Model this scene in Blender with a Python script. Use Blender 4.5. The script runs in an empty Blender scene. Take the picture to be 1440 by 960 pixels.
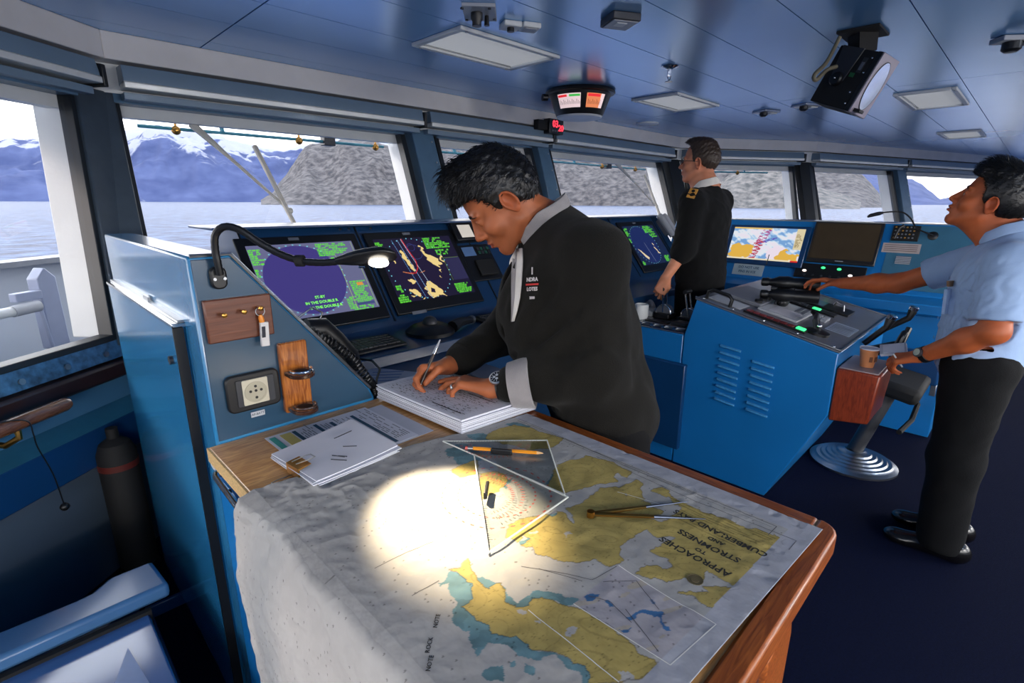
import bpy, bmesh, math, random
import numpy as np
from mathutils import Vector, Matrix
PI = math.pi
R_ = math.radians
scene = bpy.context.scene
# ------------------------------------------------------------------ camera, sky, light, exposure
# world axes: +Y is the ship's bow, +X is starboard; the eye stands at the port side of the bridge
cam_d = bpy.data.cameras.new('camera'); cam_d.sensor_width = 36; cam_d.lens = 18; cam_d.clip_start = .02; cam_d.clip_end = 60000
cam = bpy.data.objects.new('camera', cam_d); scene.collection.objects.link(cam); scene.camera = cam
cam.matrix_world = (Matrix.Translation((0, 0, 1.5)) @ Matrix.Rotation(R_(-45), 4, 'Z') @ Matrix.Rotation(R_(90 - 15.23), 4, 'X')
                    @ Matrix.Rotation(.004, 4, 'Z'))
w = bpy.data.worlds.new('world'); scene.world = w; w.use_nodes = True
nt = w.node_tree; nt.nodes.clear()
wo = nt.nodes.new('ShaderNodeOutputWorld'); bg = nt.nodes.new('ShaderNodeBackground')
tc = nt.nodes.new('ShaderNodeTexCoord'); sx = nt.nodes.new('ShaderNodeSeparateXYZ'); cr = nt.nodes.new('ShaderNodeValToRGB')
nt.links.new(tc.outputs['Generated'], sx.inputs[0]); nt.links.new(sx.outputs['Z'], cr.inputs[0])
e = cr.color_ramp.elements
e[0].position = 0.0; e[0].color = (.93, .90, .90, 1)
e[1].position = .12; e[1].color = (.97, .95, .94, 1)
k = e.new(.45); k.color = (.88, .91, .97, 1)
k = e.new(1.0); k.color = (.76, .83, .95, 1)
bg.inputs['Strength'].default_value = 1.0
nt.links.new(cr.outputs[0], bg.inputs[0]); nt.links.new(bg.outputs[0], wo.inputs[0])
sun_d = bpy.data.lights.new('sun', 'SUN'); sun_d.energy = .2; sun_d.color = (1, .82, .70); sun_d.angle = R_(3)
sun = bpy.data.objects.new('sun', sun_d); scene.collection.objects.link(sun)
sun.rotation_euler = (R_(72), 0, R_(-115))
vs = scene.view_settings; vs.view_transform = 'Standard'; vs.look = 'None'; vs.gamma = 1; vs.exposure = 2.5
scene.cycles.max_bounces = 8; scene.cycles.transparent_max_bounces = 16
scene.cycles.caustics_reflective = False; scene.cycles.caustics_refractive = False

# ------------------------------------------------------------------ mesh helpers
class M:
    def __init__(s): s.v = []; s.f = []
    def add(s, v, f):
        o = len(s.v); s.v += [tuple(p) for p in v]; s.f += [tuple(i + o for i in q) for q in f]; return s
    def box(s, x0, x1, y0, y1, z0, z1):
        return s.add([(x0,y0,z0),(x1,y0,z0),(x1,y1,z0),(x0,y1,z0),(x0,y0,z1),(x1,y0,z1),(x1,y1,z1),(x0,y1,z1)],
                     [(0,3,2,1),(4,5,6,7),(0,1,5,4),(1,2,6,5),(2,3,7,6),(3,0,4,7)])
    def ob(s, c, a, b, d):   # oriented box: centre and three half vectors
        c, a, b, d = map(Vector, (c, a, b, d)); P = []
        for k in (-1, 1):
            for i, j in ((-1,-1),(1,-1),(1,1),(-1,1)): P.append(c + a*i + b*j + d*k)
        fl = [(0,3,2,1),(4,5,6,7),(0,1,5,4),(1,2,6,5),(2,3,7,6),(3,0,4,7)]
        if a.cross(b).dot(d) < 0: fl = [q[::-1] for q in fl]
        return s.add(P, fl)
    def prism(s, poly, ext):  # planar polygon (3D points) extruded by a vector
        p = [Vector(q) for q in poly]; ext = Vector(ext); n = len(p)
        nn = Vector((0,0,0))
        for i in range(n): nn += p[i].cross(p[(i+1) % n])
        if nn.dot(ext) > 0: p = p[::-1]
        f = [tuple(range(n)), tuple(range(2*n-1, n-1, -1))]
        for i in range(n):
            j = (i+1) % n; f.append((j, i, i+n, j+n))
        return s.add(p + [q + ext for q in p], f)
    def tube(s, pts, r, n=10, cap=True, flat=1.0, up=None):
        P = [Vector(p) for p in pts]; m = len(P)
        rr = r if hasattr(r, '__len__') else [r]*m
        T = [(P[min(i+1, m-1)] - P[max(i-1, 0)]).normalized() for i in range(m)]
        u = Vector(up) if up else (Vector((0,0,1)) if abs(T[0].z) < .9 else Vector((1,0,0)))
        u = (u - T[0]*u.dot(T[0])).normalized(); V = []
        for i in range(m):
            u = (u - T[i]*u.dot(T[i]))
            u = u.normalized() if u.length > 1e-6 else T[i].orthogonal().normalized()
            w_ = T[i].cross(u)
            for k in range(n):
                a = 2*PI*k/n; V.append(P[i] + u*(math.cos(a)*rr[i]*flat) + w_*(math.sin(a)*rr[i]))
        F = []
        for i in range(m-1):
            for k in range(n):
                a, b = i*n+k, i*n+(k+1) % n; F.append((a, b, b+n, a+n))
        if cap: F += [tuple(range(n-1, -1, -1)), tuple(range((m-1)*n, m*n))]
        return s.add(V, F)
    def cyl(s, a, b, r, r2=None, n=20): return s.tube([a, b], [r, r if r2 is None else r2], n)
    def lathe(s, prof, c=(0,0,0), axis=(0,0,1), n=24):  # profile [(radius, height)...]
        ax = Vector(axis).normalized(); u = ax.orthogonal().normalized(); w_ = ax.cross(u); c = Vector(c); V = []
        for r, h in prof:
            for k in range(n):
                a = 2*PI*k/n; V.append(c + ax*h + u*(r*math.cos(a)) + w_*(r*math.sin(a)))
        m = len(prof); F = []
        for i in range(m-1):
            for k in range(n):
                a, b = i*n+k, i*n+(k+1) % n; F.append((a, b, b+n, a+n))
        F += [tuple(range(n-1, -1, -1)), tuple(range((m-1)*n, m*n))]
        return s.add(V, F)
    def ell(s, c, r, n=16, m=10):
        rx, ry, rz = r if hasattr(r, '__len__') else (r, r, r); V = []; F = []
        for i in range(m+1):
            t = PI*i/m
            for k in range(n):
                a = 2*PI*k/n; V.append((c[0]+rx*math.sin(t)*math.cos(a), c[1]+ry*math.sin(t)*math.sin(a), c[2]-rz*math.cos(t)))
        for i in range(m):
            for k in range(n):
                a, b = i*n+k, i*n+(k+1) % n; F.append((a, b, b+n, a+n))
        return s.add(V, F)
    def quad(s, a, b, c, d): return s.add([a, b, c, d], [(0,1,2,3)])
    def grid(s, A, B, D, nu, nv): pass
    def build(s, name, mat, parent=None, bev=0, smooth=True, seg=2, ang=35):
        me = bpy.data.meshes.new(name); me.from_pydata(s.v, [], s.f); me.validate()
        if smooth:
            me.polygons.foreach_set('use_smooth', [True]*len(me.polygons)); me.set_sharp_from_angle(angle=R_(ang))
        return link(name, me, mat, parent, bev, seg)
def link(name, me, mat, parent=None, bev=0, seg=2):
    o = bpy.data.objects.new(name, me); scene.collection.objects.link(o)
    if mat: me.materials.append(mat)
    if parent is not None: attach(o, parent)
    if bev:
        b = o.modifiers.new('bevel', 'BEVEL'); b.width = bev; b.segments = seg; b.limit_method = 'ANGLE'; b.angle_limit = R_(40)
    return o
def wmat(p):
    return p.matrix_basis.copy() if p.parent is None else wmat(p.parent) @ p.matrix_parent_inverse @ p.matrix_basis
def attach(o, p):
    o.parent = p; o.matrix_parent_inverse = wmat(p).inverted()
def tag(o, label, cat, group=None):
    o['label'] = label; o['category'] = cat
    if group: o['group'] = group
    return o
def thing(name, label, cat, loc=(0,0,0), group=None):
    o = bpy.data.objects.new(name, None); o.empty_display_size = .05; scene.collection.objects.link(o); o.location = loc
    return tag(o, label, cat, group)
def struct(o): o['kind'] = 'structure'; return o
def kids(o): return [c for c in scene.objects if c.parent == o]
def copy_tree(o, off=(0,0,0), label=None):
    c = o.copy(); scene.collection.objects.link(c); c.location = o.location + Vector(off)
    if label: c['label'] = label
    for ch in kids(o):
        d = ch.copy(); scene.collection.objects.link(d); d.parent = c
        for g in kids(ch):
            h = g.copy(); scene.collection.objects.link(h); h.parent = d
    return c
def text(s, size, mat, parent, c, ux, uy, name='lettering', depth=.0003, align='CENTER', sx=1.0, bold=0):
    cu = bpy.data.curves.new('t', 'FONT'); cu.body = s; cu.size = size; cu.align_x = align; cu.align_y = 'CENTER'; cu.extrude = depth; cu.resolution_u = 2
    cu.offset = bold
    o = bpy.data.objects.new('t', cu); scene.collection.objects.link(o)
    me = bpy.data.meshes.new_from_object(o.evaluated_get(bpy.context.evaluated_depsgraph_get()))
    bpy.data.objects.remove(o); bpy.data.curves.remove(cu)
    ux = Vector(ux).normalized(); uy = Vector(uy); uy = (uy - ux*uy.dot(ux)).normalized(); n = ux.cross(uy)
    mx = Matrix((( *(ux*sx), 0), (*uy, 0), (*n, 0), (0,0,0,1))).transposed(); mx.translation = Vector(c)
    me.transform(mx); me.materials.clear()
    return link(name, me, mat, parent)

# ------------------------------------------------------------------ materials
def srgb(r, g, b):
    f = lambda c: (c/255/12.92 if c <= 10 else ((c/255 + .055)/1.055)**2.4)
    return (f(r), f(g), f(b), 1)
def mat(name, col, rough=.5, metal=0, var=.12, vs_=14, bump=0, bs=60, coat=0, spec=.5, emit=0, attr=None, sheen=0, trans=0, stretch=None, sss=0):
    m = bpy.data.materials.new(name); m.use_nodes = True; t = m.node_tree; b = t.nodes['Principled BSDF']
    if len(col) == 3: col = srgb(*col)
    b.inputs['Base Color'].default_value = col; b.inputs['Roughness'].default_value = rough; b.inputs['Metallic'].default_value = metal
    b.inputs['Coat Weight'].default_value = coat; b.inputs['Coat Roughness'].default_value = .12; b.inputs['Specular IOR Level'].default_value = spec
    b.inputs['Sheen Weight'].default_value = sheen; b.inputs['Transmission Weight'].default_value = trans
    if sss: b.inputs['Subsurface Weight'].default_value = sss; b.inputs['Subsurface Radius'].default_value = (.012, .005, .003); b.inputs['Subsurface Scale'].default_value = 1
    tcn = t.nodes.new('ShaderNodeTexCoord'); src = tcn.outputs['Object']
    if stretch:
        mp = t.nodes.new('ShaderNodeMapping'); mp.inputs['Scale'].default_value = stretch; t.links.new(src, mp.inputs[0]); src = mp.outputs[0]
    csock = None
    if attr:
        a = t.nodes.new('ShaderNodeAttribute'); a.attribute_name = attr; csock = a.outputs['Color']
    if var:
        n = t.nodes.new('ShaderNodeTexNoise'); n.inputs['Scale'].default_value = vs_; n.inputs['Detail'].default_value = 4; t.links.new(src, n.inputs[0])
        mr = t.nodes.new('ShaderNodeMapRange'); mr.inputs[3].default_value = 1-var; mr.inputs[4].default_value = 1+var; mr.inputs[1].default_value = .25; mr.inputs[2].default_value = .75
        t.links.new(n.outputs[0], mr.inputs[0])
        mx = t.nodes.new('ShaderNodeMix'); mx.data_type = 'RGBA'; mx.blend_type = 'MULTIPLY'; mx.inputs[0].default_value = 1
        if csock: t.links.new(csock, mx.inputs[6])
        else: mx.inputs[6].default_value = col
        t.links.new(mr.outputs[0], mx.inputs[7]); csock = mx.outputs[2]
    if csock:
        t.links.new(csock, b.inputs['Base Color'])
        if emit: t.links.new(csock, b.inputs['Emission Color'])
    if emit:
        b.inputs['Emission Strength'].default_value = emit
        if not csock: b.inputs['Emission Color'].default_value = col
    if bump:
        n2 = t.nodes.new('ShaderNodeTexNoise'); n2.inputs['Scale'].default_value = bs; n2.inputs['Detail'].default_value = 3; t.links.new(src, n2.inputs[0])
        bp = t.nodes.new('ShaderNodeBump'); bp.inputs['Strength'].default_value = bump; bp.inputs['Distance'].default_value = .01
        t.links.new(n2.outputs[0], bp.inputs['Height']); t.links.new(bp.outputs[0], b.inputs['Normal'])
    return m
def wood(name, c1, c2, scale=6, rough=.4, stretch=(1, 12, 12), coat=.2):
    m = mat(name, c1, rough, var=0, coat=coat); t = m.node_tree; b = t.nodes['Principled BSDF']
    tcn = t.nodes['Texture Coordinate']; mp = t.nodes.new('ShaderNodeMapping'); mp.inputs['Scale'].default_value = stretch
    t.links.new(tcn.outputs['Object'], mp.inputs[0])
    n = t.nodes.new('ShaderNodeTexNoise'); n.inputs['Scale'].default_value = scale; n.inputs['Detail'].default_value = 6; n.inputs['Distortion'].default_value = 1.2
    t.links.new(mp.outputs[0], n.inputs[0])
    r = t.nodes.new('ShaderNodeValToRGB'); r.color_ramp.elements[0].position = .35; r.color_ramp.elements[1].position = .65
    r.color_ramp.elements[0].color = srgb(*c2); r.color_ramp.elements[1].color = srgb(*c1)
    t.links.new(n.outputs[0], r.inputs[0]); t.links.new(r.outputs[0], b.inputs['Base Color'])
    bp = t.nodes.new('ShaderNodeBump'); bp.inputs['Strength'].default_value = .15; bp.inputs['Distance'].default_value = .002
    t.links.new(n.outputs[0], bp.inputs['Height']); t.links.new(bp.outputs[0], b.inputs['Normal'])
    return m
def glass(name, tint=(1,1,1,1), refl=.06, rough=.0):
    m = bpy.data.materials.new(name); m.use_nodes = True; t = m.node_tree; t.nodes.clear()
    o = t.nodes.new('ShaderNodeOutputMaterial'); mx = t.nodes.new('ShaderNodeMixShader'); tr = t.nodes.new('ShaderNodeBsdfTransparent'); gl = t.nodes.new('ShaderNodeBsdfGlossy')
    lw = t.nodes.new('ShaderNodeLayerWeight'); lw.inputs[0].default_value = .5
    pw_ = t.nodes.new('ShaderNodeMath'); pw_.operation = 'POWER'; pw_.inputs[1].default_value = 4; t.links.new(lw.outputs['Facing'], pw_.inputs[0])
    ma_ = t.nodes.new('ShaderNodeMath'); ma_.operation = 'MULTIPLY_ADD'; ma_.inputs[1].default_value = .6; ma_.inputs[2].default_value = refl*.5; t.links.new(pw_.outputs[0], ma_.inputs[0])
    tr.inputs[0].default_value = tint; gl.inputs['Roughness'].default_value = rough
    t.links.new(ma_.outputs[0], mx.inputs[0]); t.links.new(tr.outputs[0], mx.inputs[1]); t.links.new(gl.outputs[0], mx.inputs[2]); t.links.new(mx.outputs[0], o.inputs[0])
    return m
BLUE = mat('blue_paint', (24, 118, 190), .32, coat=.35, var=.08, vs_=3, bump=.03, bs=200)
BLUED = mat('blue_paint_dark', (16, 62, 110), .35, coat=.3, var=.10, vs_=4, bump=.03, bs=160)
CABB = mat('cabinet_blue', (44, 128, 182), .25, coat=.6, var=.08, vs_=3, bump=.02, bs=160)
PANB = mat('panel_grey_blue', (38, 72, 98), .3, coat=.5, var=.10, vs_=5)
CONS = mat('console_navy', (20, 58, 98), .38, coat=.3, var=.10, vs_=6)
BLACK = mat('black_plastic', (16, 17, 20), .4, var=.1)
BLACKM = mat('black_matt', (14, 14, 15), .75, var=.15, bump=.05, bs=300)
DGREY = mat('dark_grey', (46, 48, 54), .45, var=.08)
MGREY = mat('mid_grey', (110, 114, 124), .45, var=.08)
LGREY = mat('light_grey', (178, 182, 190), .45, var=.06)
WHITE = mat('white_paint', (226, 229, 230), .45, var=.05, vs_=8, bump=.08, bs=60)
CHROME = mat('chrome', (210, 212, 215), .15, metal=1, var=.04)
STEEL = mat('brushed_steel', (165, 168, 172), .32, metal=1, var=.08)
BRASS = mat('brass', (190, 140, 70), .28, metal=1, var=.12, vs_=40)
FRAMEB = mat('window_frame_blue', (82, 112, 138), .4, coat=.2, var=.12, vs_=12)
FRAMED = mat('window_frame_dark', (24, 30, 36), .45, var=.15)
BLIND = mat('blind_blue_grey', (112, 134, 154), .4, coat=.2, var=.06, vs_=6)
BLINDL = mat('blind_lip_light', (232, 232, 226), .35, metal=.3, var=.05)
TRIM = mat('cove_grey', (224, 220, 218), .55, var=.08, vs_=5, bump=.04, bs=80)
TEALP = mat('pipe_teal', (70, 140, 160), .4, var=.15, vs_=30)
PAPER = mat('paper', (214, 216, 228), .7, var=.03, vs_=20)
PAPERG = mat('paper_grey', (188, 192, 206), .7, var=.05, vs_=20)
INK = mat('ink', (40, 42, 52), .7, var=0)
INKT = mat('ink_teal', (24, 70, 96), .7, var=0)
OAK = wood('oak_top', (226, 172, 108), (180, 124, 70), 5, .35, (3, 26, 26))
OAKE = wood('oak_edge', (170, 92, 38), (122, 58, 20), 6, .35, (22, 2.2, 22))
OAKX = wood('oak_edge_cross', (172, 94, 40), (120, 58, 20), 6, .35, (2.2, 22, 22))
CHIP = mat('chipboard_edge', (196, 164, 112), .7, var=.35, vs_=220)
CARPET = mat('carpet', (7, 15, 42), .95, var=.35, vs_=120, bump=.5, bs=400, spec=.1)
def emis(name, col, s): return mat(name, col, .6, var=0, emit=s*.19)
# ------------------------------------------------------------------ the room shell
CZ = 2.18
floor = struct(M().box(-3.2, 12.5, -2.7, 4.2, -.06, 0).build('floor', CARPET))
# ceiling: long glossy panels with open joints, each panel a piece
CEIL = mat('ceiling_panel', (122, 182, 240), .24, metal=.35, var=.04, vs_=2, spec=.9)
CEIL.node_tree.nodes['Principled BSDF'].inputs['IOR'].default_value = 2.6
ceiling = struct(M().box(-3.2, 12.5, -2.7, 3.6, CZ+.014, CZ+.08).build('ceiling', FRAMED))
xs = [-3.2, .84, 4.03, 7.22, 12.5]; ys = [.46 + .3275*k for k in range(-9, 11)]; ys = [y for y in ys if y < 3.7]
for i in range(4):
    for j in range(len(ys)-1):
        m_ = M().box(xs[i]+.003, xs[i+1]-.003, ys[j]+.002, ys[j+1]-.002, CZ, CZ+.013)
        m_.build('panel', CEIL, ceiling)
# plan of the cove line (inner face just below the ceiling), port to starboard
A = Vector((.47, 2.88)); Lp = Vector((-.78, -.63)); A0 = A + Lp*2.6
B_ = Vector((5.43, 2.88)); C_ = Vector((6.85, 1.95)); D_ = Vector((12.2, .12))
plan = [A0, A, B_, C_, D_]
off0 = [-.09, -.23, -.2, -.2]; slope = [.2, .36, .33, .33]
def nrm(i):
    d = (plan[i+1]-plan[i]).normalized(); return Vector((-d.y, d.x))
def isect(i, oi, j, oj):
    ni, nj = nrm(i), nrm(j); ci = ni.dot(plan[i]) + oi; cj = nj.dot(plan[j]) + oj
    det = ni.x*nj.y - ni.y*nj.x
    return Vector(((ci*nj.y - cj*ni.y)/det, (ni.x*cj - nj.x*ci)/det))
def corner(k, offs):      # plan corner k between wall k-1 and k for a per-wall offset list
    if k == 0: return plan[0] + nrm(0)*offs[0]
    if k == 4: return plan[4] + nrm(3)*offs[3]
    return isect(k-1, offs[k-1], k, offs[k])
def strip(i, o0, z0, o1, z1, thick=0):   # quad prism along wall i from offset o0 at z0 to o1 at z1
    pass
def wallslab(i, oin, oout, z0, z1):
    a, b = corner(i, [oin]*4), corner(i+1, [oin]*4); c, d = corner(i+1, [oout]*4), corner(i, [oout]*4)
    return M().prism([(a.x,a.y,z0),(b.x,b.y,z0),(c.x,c.y,z0),(d.x,d.y,z0)], (0,0,z1-z0))
def wofs(z): return [off0[i] + slope[i]*(z-.95) for i in range(4)]
sides = ['port', 'front', 'bow_starboard', 'starboard']
WALLP = mat('wall_panel', (92, 108, 124), .5, var=.12, vs_=3)
for i, sd in enumerate(sides):
    a, b = corner(i, off0), corner(i+1, off0); n = nrm(i)*.05
    w_ = struct(M().prism([(a.x,a.y,0),(b.x,b.y,0),(b.x+n.x,b.y+n.y,0),(a.x+n.x,a.y+n.y,0)], (0,0,.95)).build('wall_'+sd, WALLP))
    # header above the windows, up to the ceiling
    zt = 1.945; p = [corner(i, wofs(zt)), corner(i+1, wofs(zt))]; q = [corner(i, [.27]*4), corner(i+1, [.27]*4)]
    M().add([(p[0].x,p[0].y,zt),(p[1].x,p[1].y,zt),(q[1].x,q[1].y,CZ+.05),(q[0].x,q[0].y,CZ+.05),
             (p[0].x+n.x,p[0].y+n.y,zt),(p[1].x+n.x,p[1].y+n.y,zt),(q[1].x+n.x,q[1].y+n.y,CZ+.05),(q[0].x+n.x,q[0].y+n.y,CZ+.05)],
            [(0,1,2,3),(7,6,5,4),(0,4,5,1),(3,2,6,7),(1,5,6,2),(0,3,7,4)]).build('header', FRAMED, w_)
    # exterior eyebrow over the windows
    e0, e1 = corner(i, [.10]*4), corner(i+1, [.10]*4); h0, h1 = corner(i, [.42]*4), corner(i+1, [.42]*4)
    M().prism([(e0.x,e0.y,1.955),(e1.x,e1.y,1.955),(h1.x,h1.y,2.0),(h0.x,h0.y,2.0)], (0,0,.25)).build('eyebrow', WHITE, w_)
    t_ = struct(wallslab(i, 0, .10, 2.072, CZ).build('trim_%d' % (i+1), TRIM, bev=.004))
# aft side of the bridge: bulkhead with window openings, starboard and port ends
AFT = mat('bulkhead', (150, 160, 172), .6, var=.05)
aw = struct(M().box(-3.2, 12.5, -2.68, -2.6, 0, .70).build('wall_aft', AFT))
M().box(-3.2, 12.5, -2.68, -2.6, 2.05, CZ).build('header', AFT, aw)
for x in (-3.2, -.4, 2.4, 5.2, 8.0, 12.3): M().box(x, x+.2, -2.68, -2.6, .70, 2.05).build('post', AFT, aw)
pw = struct(M().box(-3.2, -3.12, -2.6, 1.25, 0, .8).build('wall_port_aft', AFT)); M().box(-3.2, -3.12, -2.6, 1.25, 1.9, CZ).build('header', AFT, pw)
sw = struct(M().box(12.4, 12.48, -2.6, .2, 0, 1.0).build('wall_starboard_end', AFT)); M().box(12.4, 12.48, -2.6, .2, 1.9, CZ).build('header', AFT, sw)

# ------------------------------------------------------------------ windows
PANE = glass('window_glass')
def wpt(i, s, z, o=0):  # point on wall i's window plane: s metres along from its lower corner at z=.95
    if isinstance(s, tuple): s = s[0] + (s[1]-s[0])*(z-.95)/.995
    a = corner(i, wofs(z)); d = (plan[i+1]-plan[i]).normalized(); n = nrm(i)
    base = plan[i] + d*s; k = n.dot(a); p = base + n*(k - n.dot(base) + o)
    return Vector((p.x, p.y, z))
wn = [0]
def sadd(s, d): return (s[0]+d, s[1]+d) if isinstance(s, tuple) else s+d
def smid(a, b): return ((a[0] if isinstance(a, tuple) else a)+(b[0] if isinstance(b, tuple) else b))/2
def window(i, s0, s1, ext_l=True, ext_r=True, zb=.95, zt=1.945, mw=.13, md=.13):
    wn[0] += 1
    d = (plan[i+1]-plan[i]).normalized(); n = nrm(i); d3 = Vector((d.x,d.y,0)); n3 = Vector((n.x,n.y,0))
    root = struct(bpy.data.objects.new('window_%d' % wn[0], None)); scene.collection.objects.link(root)
    p = wpt(i, smid(s0, s1), zb); root.location = p
    def bar(sa, sb, za, zc, o0, o1):
        m_ = M(); P = []
        for z in (za, zc):
            for s_, o in ((sa,o0),(sb,o0),(sb,o1),(sa,o1)): P.append(wpt(i, s_, z, o))
        return m_.add(P, [(0,3,2,1),(4,5,6,7),(0,1,5,4),(1,2,6,5),(2,3,7,6),(3,0,4,7)])
    bar(s0, s1, zb, zt, .006, .014).build('pane', PANE, root)
    bar(sadd(s0, -.012), sadd(s0, +.022), zb, zt, -.014, .05).build('frame_side', FRAMED, root, bev=.003)
    bar(sadd(s1, -.022), sadd(s1, +.012), zb, zt, -.014, .05).build('frame_side', FRAMED, root, bev=.003)
    bar(s0, s1, zt-.03, zt+.012, -.03, .05).build('frame_head', FRAMEB, root, bev=.003)
    bar(s0, s1, zb-.006, zb+.018, -.014, .05).build('frame_foot', FRAMED, root, bev=.003)
    if ext_l: bar(sadd(s0, -.05), sadd(s0, +.012), zb, zt, .05, .05+md).build('outer_reveal', WHITE, root, bev=.006)
    if ext_r: bar(sadd(s1, -.012), sadd(s1, +.05), zb, zt, .05, .05+md).build('outer_reveal', WHITE, root, bev=.006)
    bar(s0, s1, zt-.080, zt+.03, .05, .11).build('outer_head', WHITE, root)
    return root, bar
mull = [0]
def mullion(i, s0, s1, bolts=True):
    d = (plan[i+1]-plan[i]).normalized()
    mull[0] += 1
    P = []
    for z in (.92, 1.95):
        for s_, o in ((s0,-.05),(s1,-.05),(s1,.05),(s0,.05)): P.append(wpt(i, s_, z, o))
    o = struct(M().add(P, [(0,3,2,1),(4,5,6,7),(0,1,5,4),(1,2,6,5),(2,3,7,6),(3,0,4,7)]).build('trim_%d' % (10+mull[0]), FRAMEB, bev=.006))
    for z in ([1.0, 1.15, 1.3, 1.45, 1.6, 1.75, 1.88] if bolts else []):
        c = wpt(i, s1-.03, z, -.052); n = nrm(i)
        M().cyl(c, c - Vector((n.x, n.y, -.1))*.004, .006, n=10).build('bolt', STEEL, o)
# s is measured from plan[i] along each wall
LW = (A-A0).length
window(0, .4, (LW-.31, LW-.075))                       # port-quarter window
window(1, (-.015, .02), 1.52); mullion(1, 1.565, 1.735)
window(1, 1.78, 2.72); mullion(1, 2.765, 2.90)
window(1, 2.94, 4.78)
window(2, .16, 1.52)
window(3, .14, 1.75); mullion(3, 1.80, 2.0); window(3, 2.05, 4.6)
# corner posts
def cpost(k, r=.075, mt=FRAMED):
    m_ = M(); P = []
    for z in (.92, 1.96):
        c = corner(k, wofs(z)); a = (plan[k]-plan[k-1]).normalized(); b = (plan[k+1]-plan[k]).normalized() if k < 4 else a
        na, nb = nrm(k-1), nrm(min(k,3)); bis = (na+nb).normalized()
        P += [(*(c - a*r*1.3 - na*.03), z), (*(c - bis*.06), z), (*(c + b*r*1.3 - nb*.03), z), (*(c + b*r*1.3 + nb*.06), z), (*(c + bis*.10), z), (*(c - a*r*1.3 + na*.06), z)]
    f = [tuple(range(5,-1,-1)), tuple(range(6,12))] + [(j, (j+1) % 6, (j+1) % 6 + 6, j+6) for j in range(6)]
    mull[0] += 1
    return struct(m_.add(P, f).build('trim_%d' % (10+mull[0]), mt, bev=.006))
m_ = M(); P = []
for z in (.92, 1.96):
    e0, e1 = wpt(0, (LW-.315, LW-.08), z, -.03), wpt(1, (-.01, .025), z, -.03); e2, e3 = wpt(1, (-.01, .025), z, .05), wpt(0, (LW-.315, LW-.08), z, .05); o_ = corner(1, [w2-.03 for w2 in wofs(z)]); q_ = corner(1, [w2+.05 for w2 in wofs(z)])
    P += [e0, (o_.x, o_.y, z), e1, e2, (q_.x, q_.y, z), e3]
mull[0] += 1
struct(m_.add(P, [tuple(range(5,-1,-1)), tuple(range(6,12))] + [(j, (j+1) % 6, (j+1) % 6 + 6, j+6) for j in range(6)]).build('trim_%d' % (10+mull[0]), mat('corner_post', (58, 70, 82), .4, coat=.2, var=.15), bev=.006))
cpost(2); cpost(3)
# sill strip with bolts and the brown rail under the port window
def along(i, s0, s1, z0, z1, o0, o1, oz0=None):
    d = (plan[i+1]-plan[i]).normalized(); n = nrm(i); k = n.dot(corner(i, off0)); P = []
    for z, (oa, ob_) in ((z0, (o0, o1)), (z1, (o0, o1) if oz0 is None else oz0)):
        for s_, o in ((s0,oa),(s1,oa),(s1,ob_),(s0,ob_)):
            b = plan[i] + d*s_; p = b + n*(k - n.dot(b) + o); P.append((p.x, p.y, z))
    return M().add(P, [(0,3,2,1),(4,5,6,7),(0,1,5,4),(1,2,6,5),(2,3,7,6),(3,0,4,7)])
PEEL = mat('peeling_sill_paint', (58, 100, 134), .45, coat=.2, var=.75, vs_=34)
sill = struct(along(0, .3, LW+.2, .875, .952, -.03, .02, (-.012, .02)).build('trim_8', PEEL, bev=.003))
for j in range(9):
    p = along(0, 1.06+.165*j, 1.07+.165*j, .905, .906, -.026, -.02).v[0]; n = nrm(0)
    M().cyl(p, Vector(p) - Vector((n.x, n.y, -.2))*.006, .011, n=12).build('bolt', STEEL, sill)
DBR = mat('dark_brown', (46, 30, 30), .35, coat=.4, var=.2)
rail_ = struct(along(0, .3, LW+.2, .80, .868, -.055, .03).build('trim_7', DBR, bev=.012))
WPAN = mat('port_wall_blue', (70, 118, 150), .45, coat=.15, var=.12, vs_=4)
pp = struct(along(0, .3, LW+.25, .70, .80, -.012, .02).build('trim_6', WPAN))
# boxed pipe duct below: sloping teal top, dark face
duct = struct(along(0, .3, LW+.2, .52, .665, -.10, .02).build('trim_5', BLUED, bev=.004))
along(0, .3, LW+.2, .665, .70, -.10, .02, (-.012, .02)).build('duct_top', mat('duct_top_teal', (50, 112, 138), .35, coat=.3, var=.12), duct)

# ------------------------------------------------------------------ roller blind cassettes under the cove
def blind(i, s0, s1, label, grp='blind cassettes above the windows'):
    d = (plan[i+1]-plan[i]).normalized(); n = nrm(i)
    def P(s_, o, z):
        p = plan[i] + d*s_ + n*o; return (p.x, p.y, z)
    root = thing('blind_cassette', label, 'window blind', P((s0+s1)/2, 0, 1.96), grp)
    def pr(poly, mt, nm, a=s0, b=s1, bv=.003):
        e_ = Vector(P(b,0,0)) - Vector(P(a,0,0))
        return M().prism([P(a, o, z) for o, z in poly], e_).build(nm, mt, root, bev=bv)
    pr([(-.012,2.005),(.0,2.058),(.10,2.062),(.10,1.985),(-.012,1.985)], BLIND, 'housing')
    pr([(-.02,1.966),(-.02,1.99),(-.008,1.996),(.08,1.99),(.08,1.966)], BLINDL, 'lower_lip')
    pr([(.03,1.925),(.03,1.955),(.11,1.955),(.11,1.925)], BLIND, 'roller_bar')
    pr([(-.024,1.955),(-.024,2.04),(.11,2.06),(.11,1.955)], BLACK, 'end_bracket', s1, s1+.02)
    return root
blind(0, .2, LW-.05, 'blue-grey blind cassette above the angled port window', None)
blind(1, .05, 1.60, 'long blind cassette over the window with the snowy peaks')
blind(1, 1.66, 2.85, 'blind cassette over the narrow window behind the writing man', None)
blind(1, 2.90, 4.85, 'blind cassette behind the round ceiling instrument', None)
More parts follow.
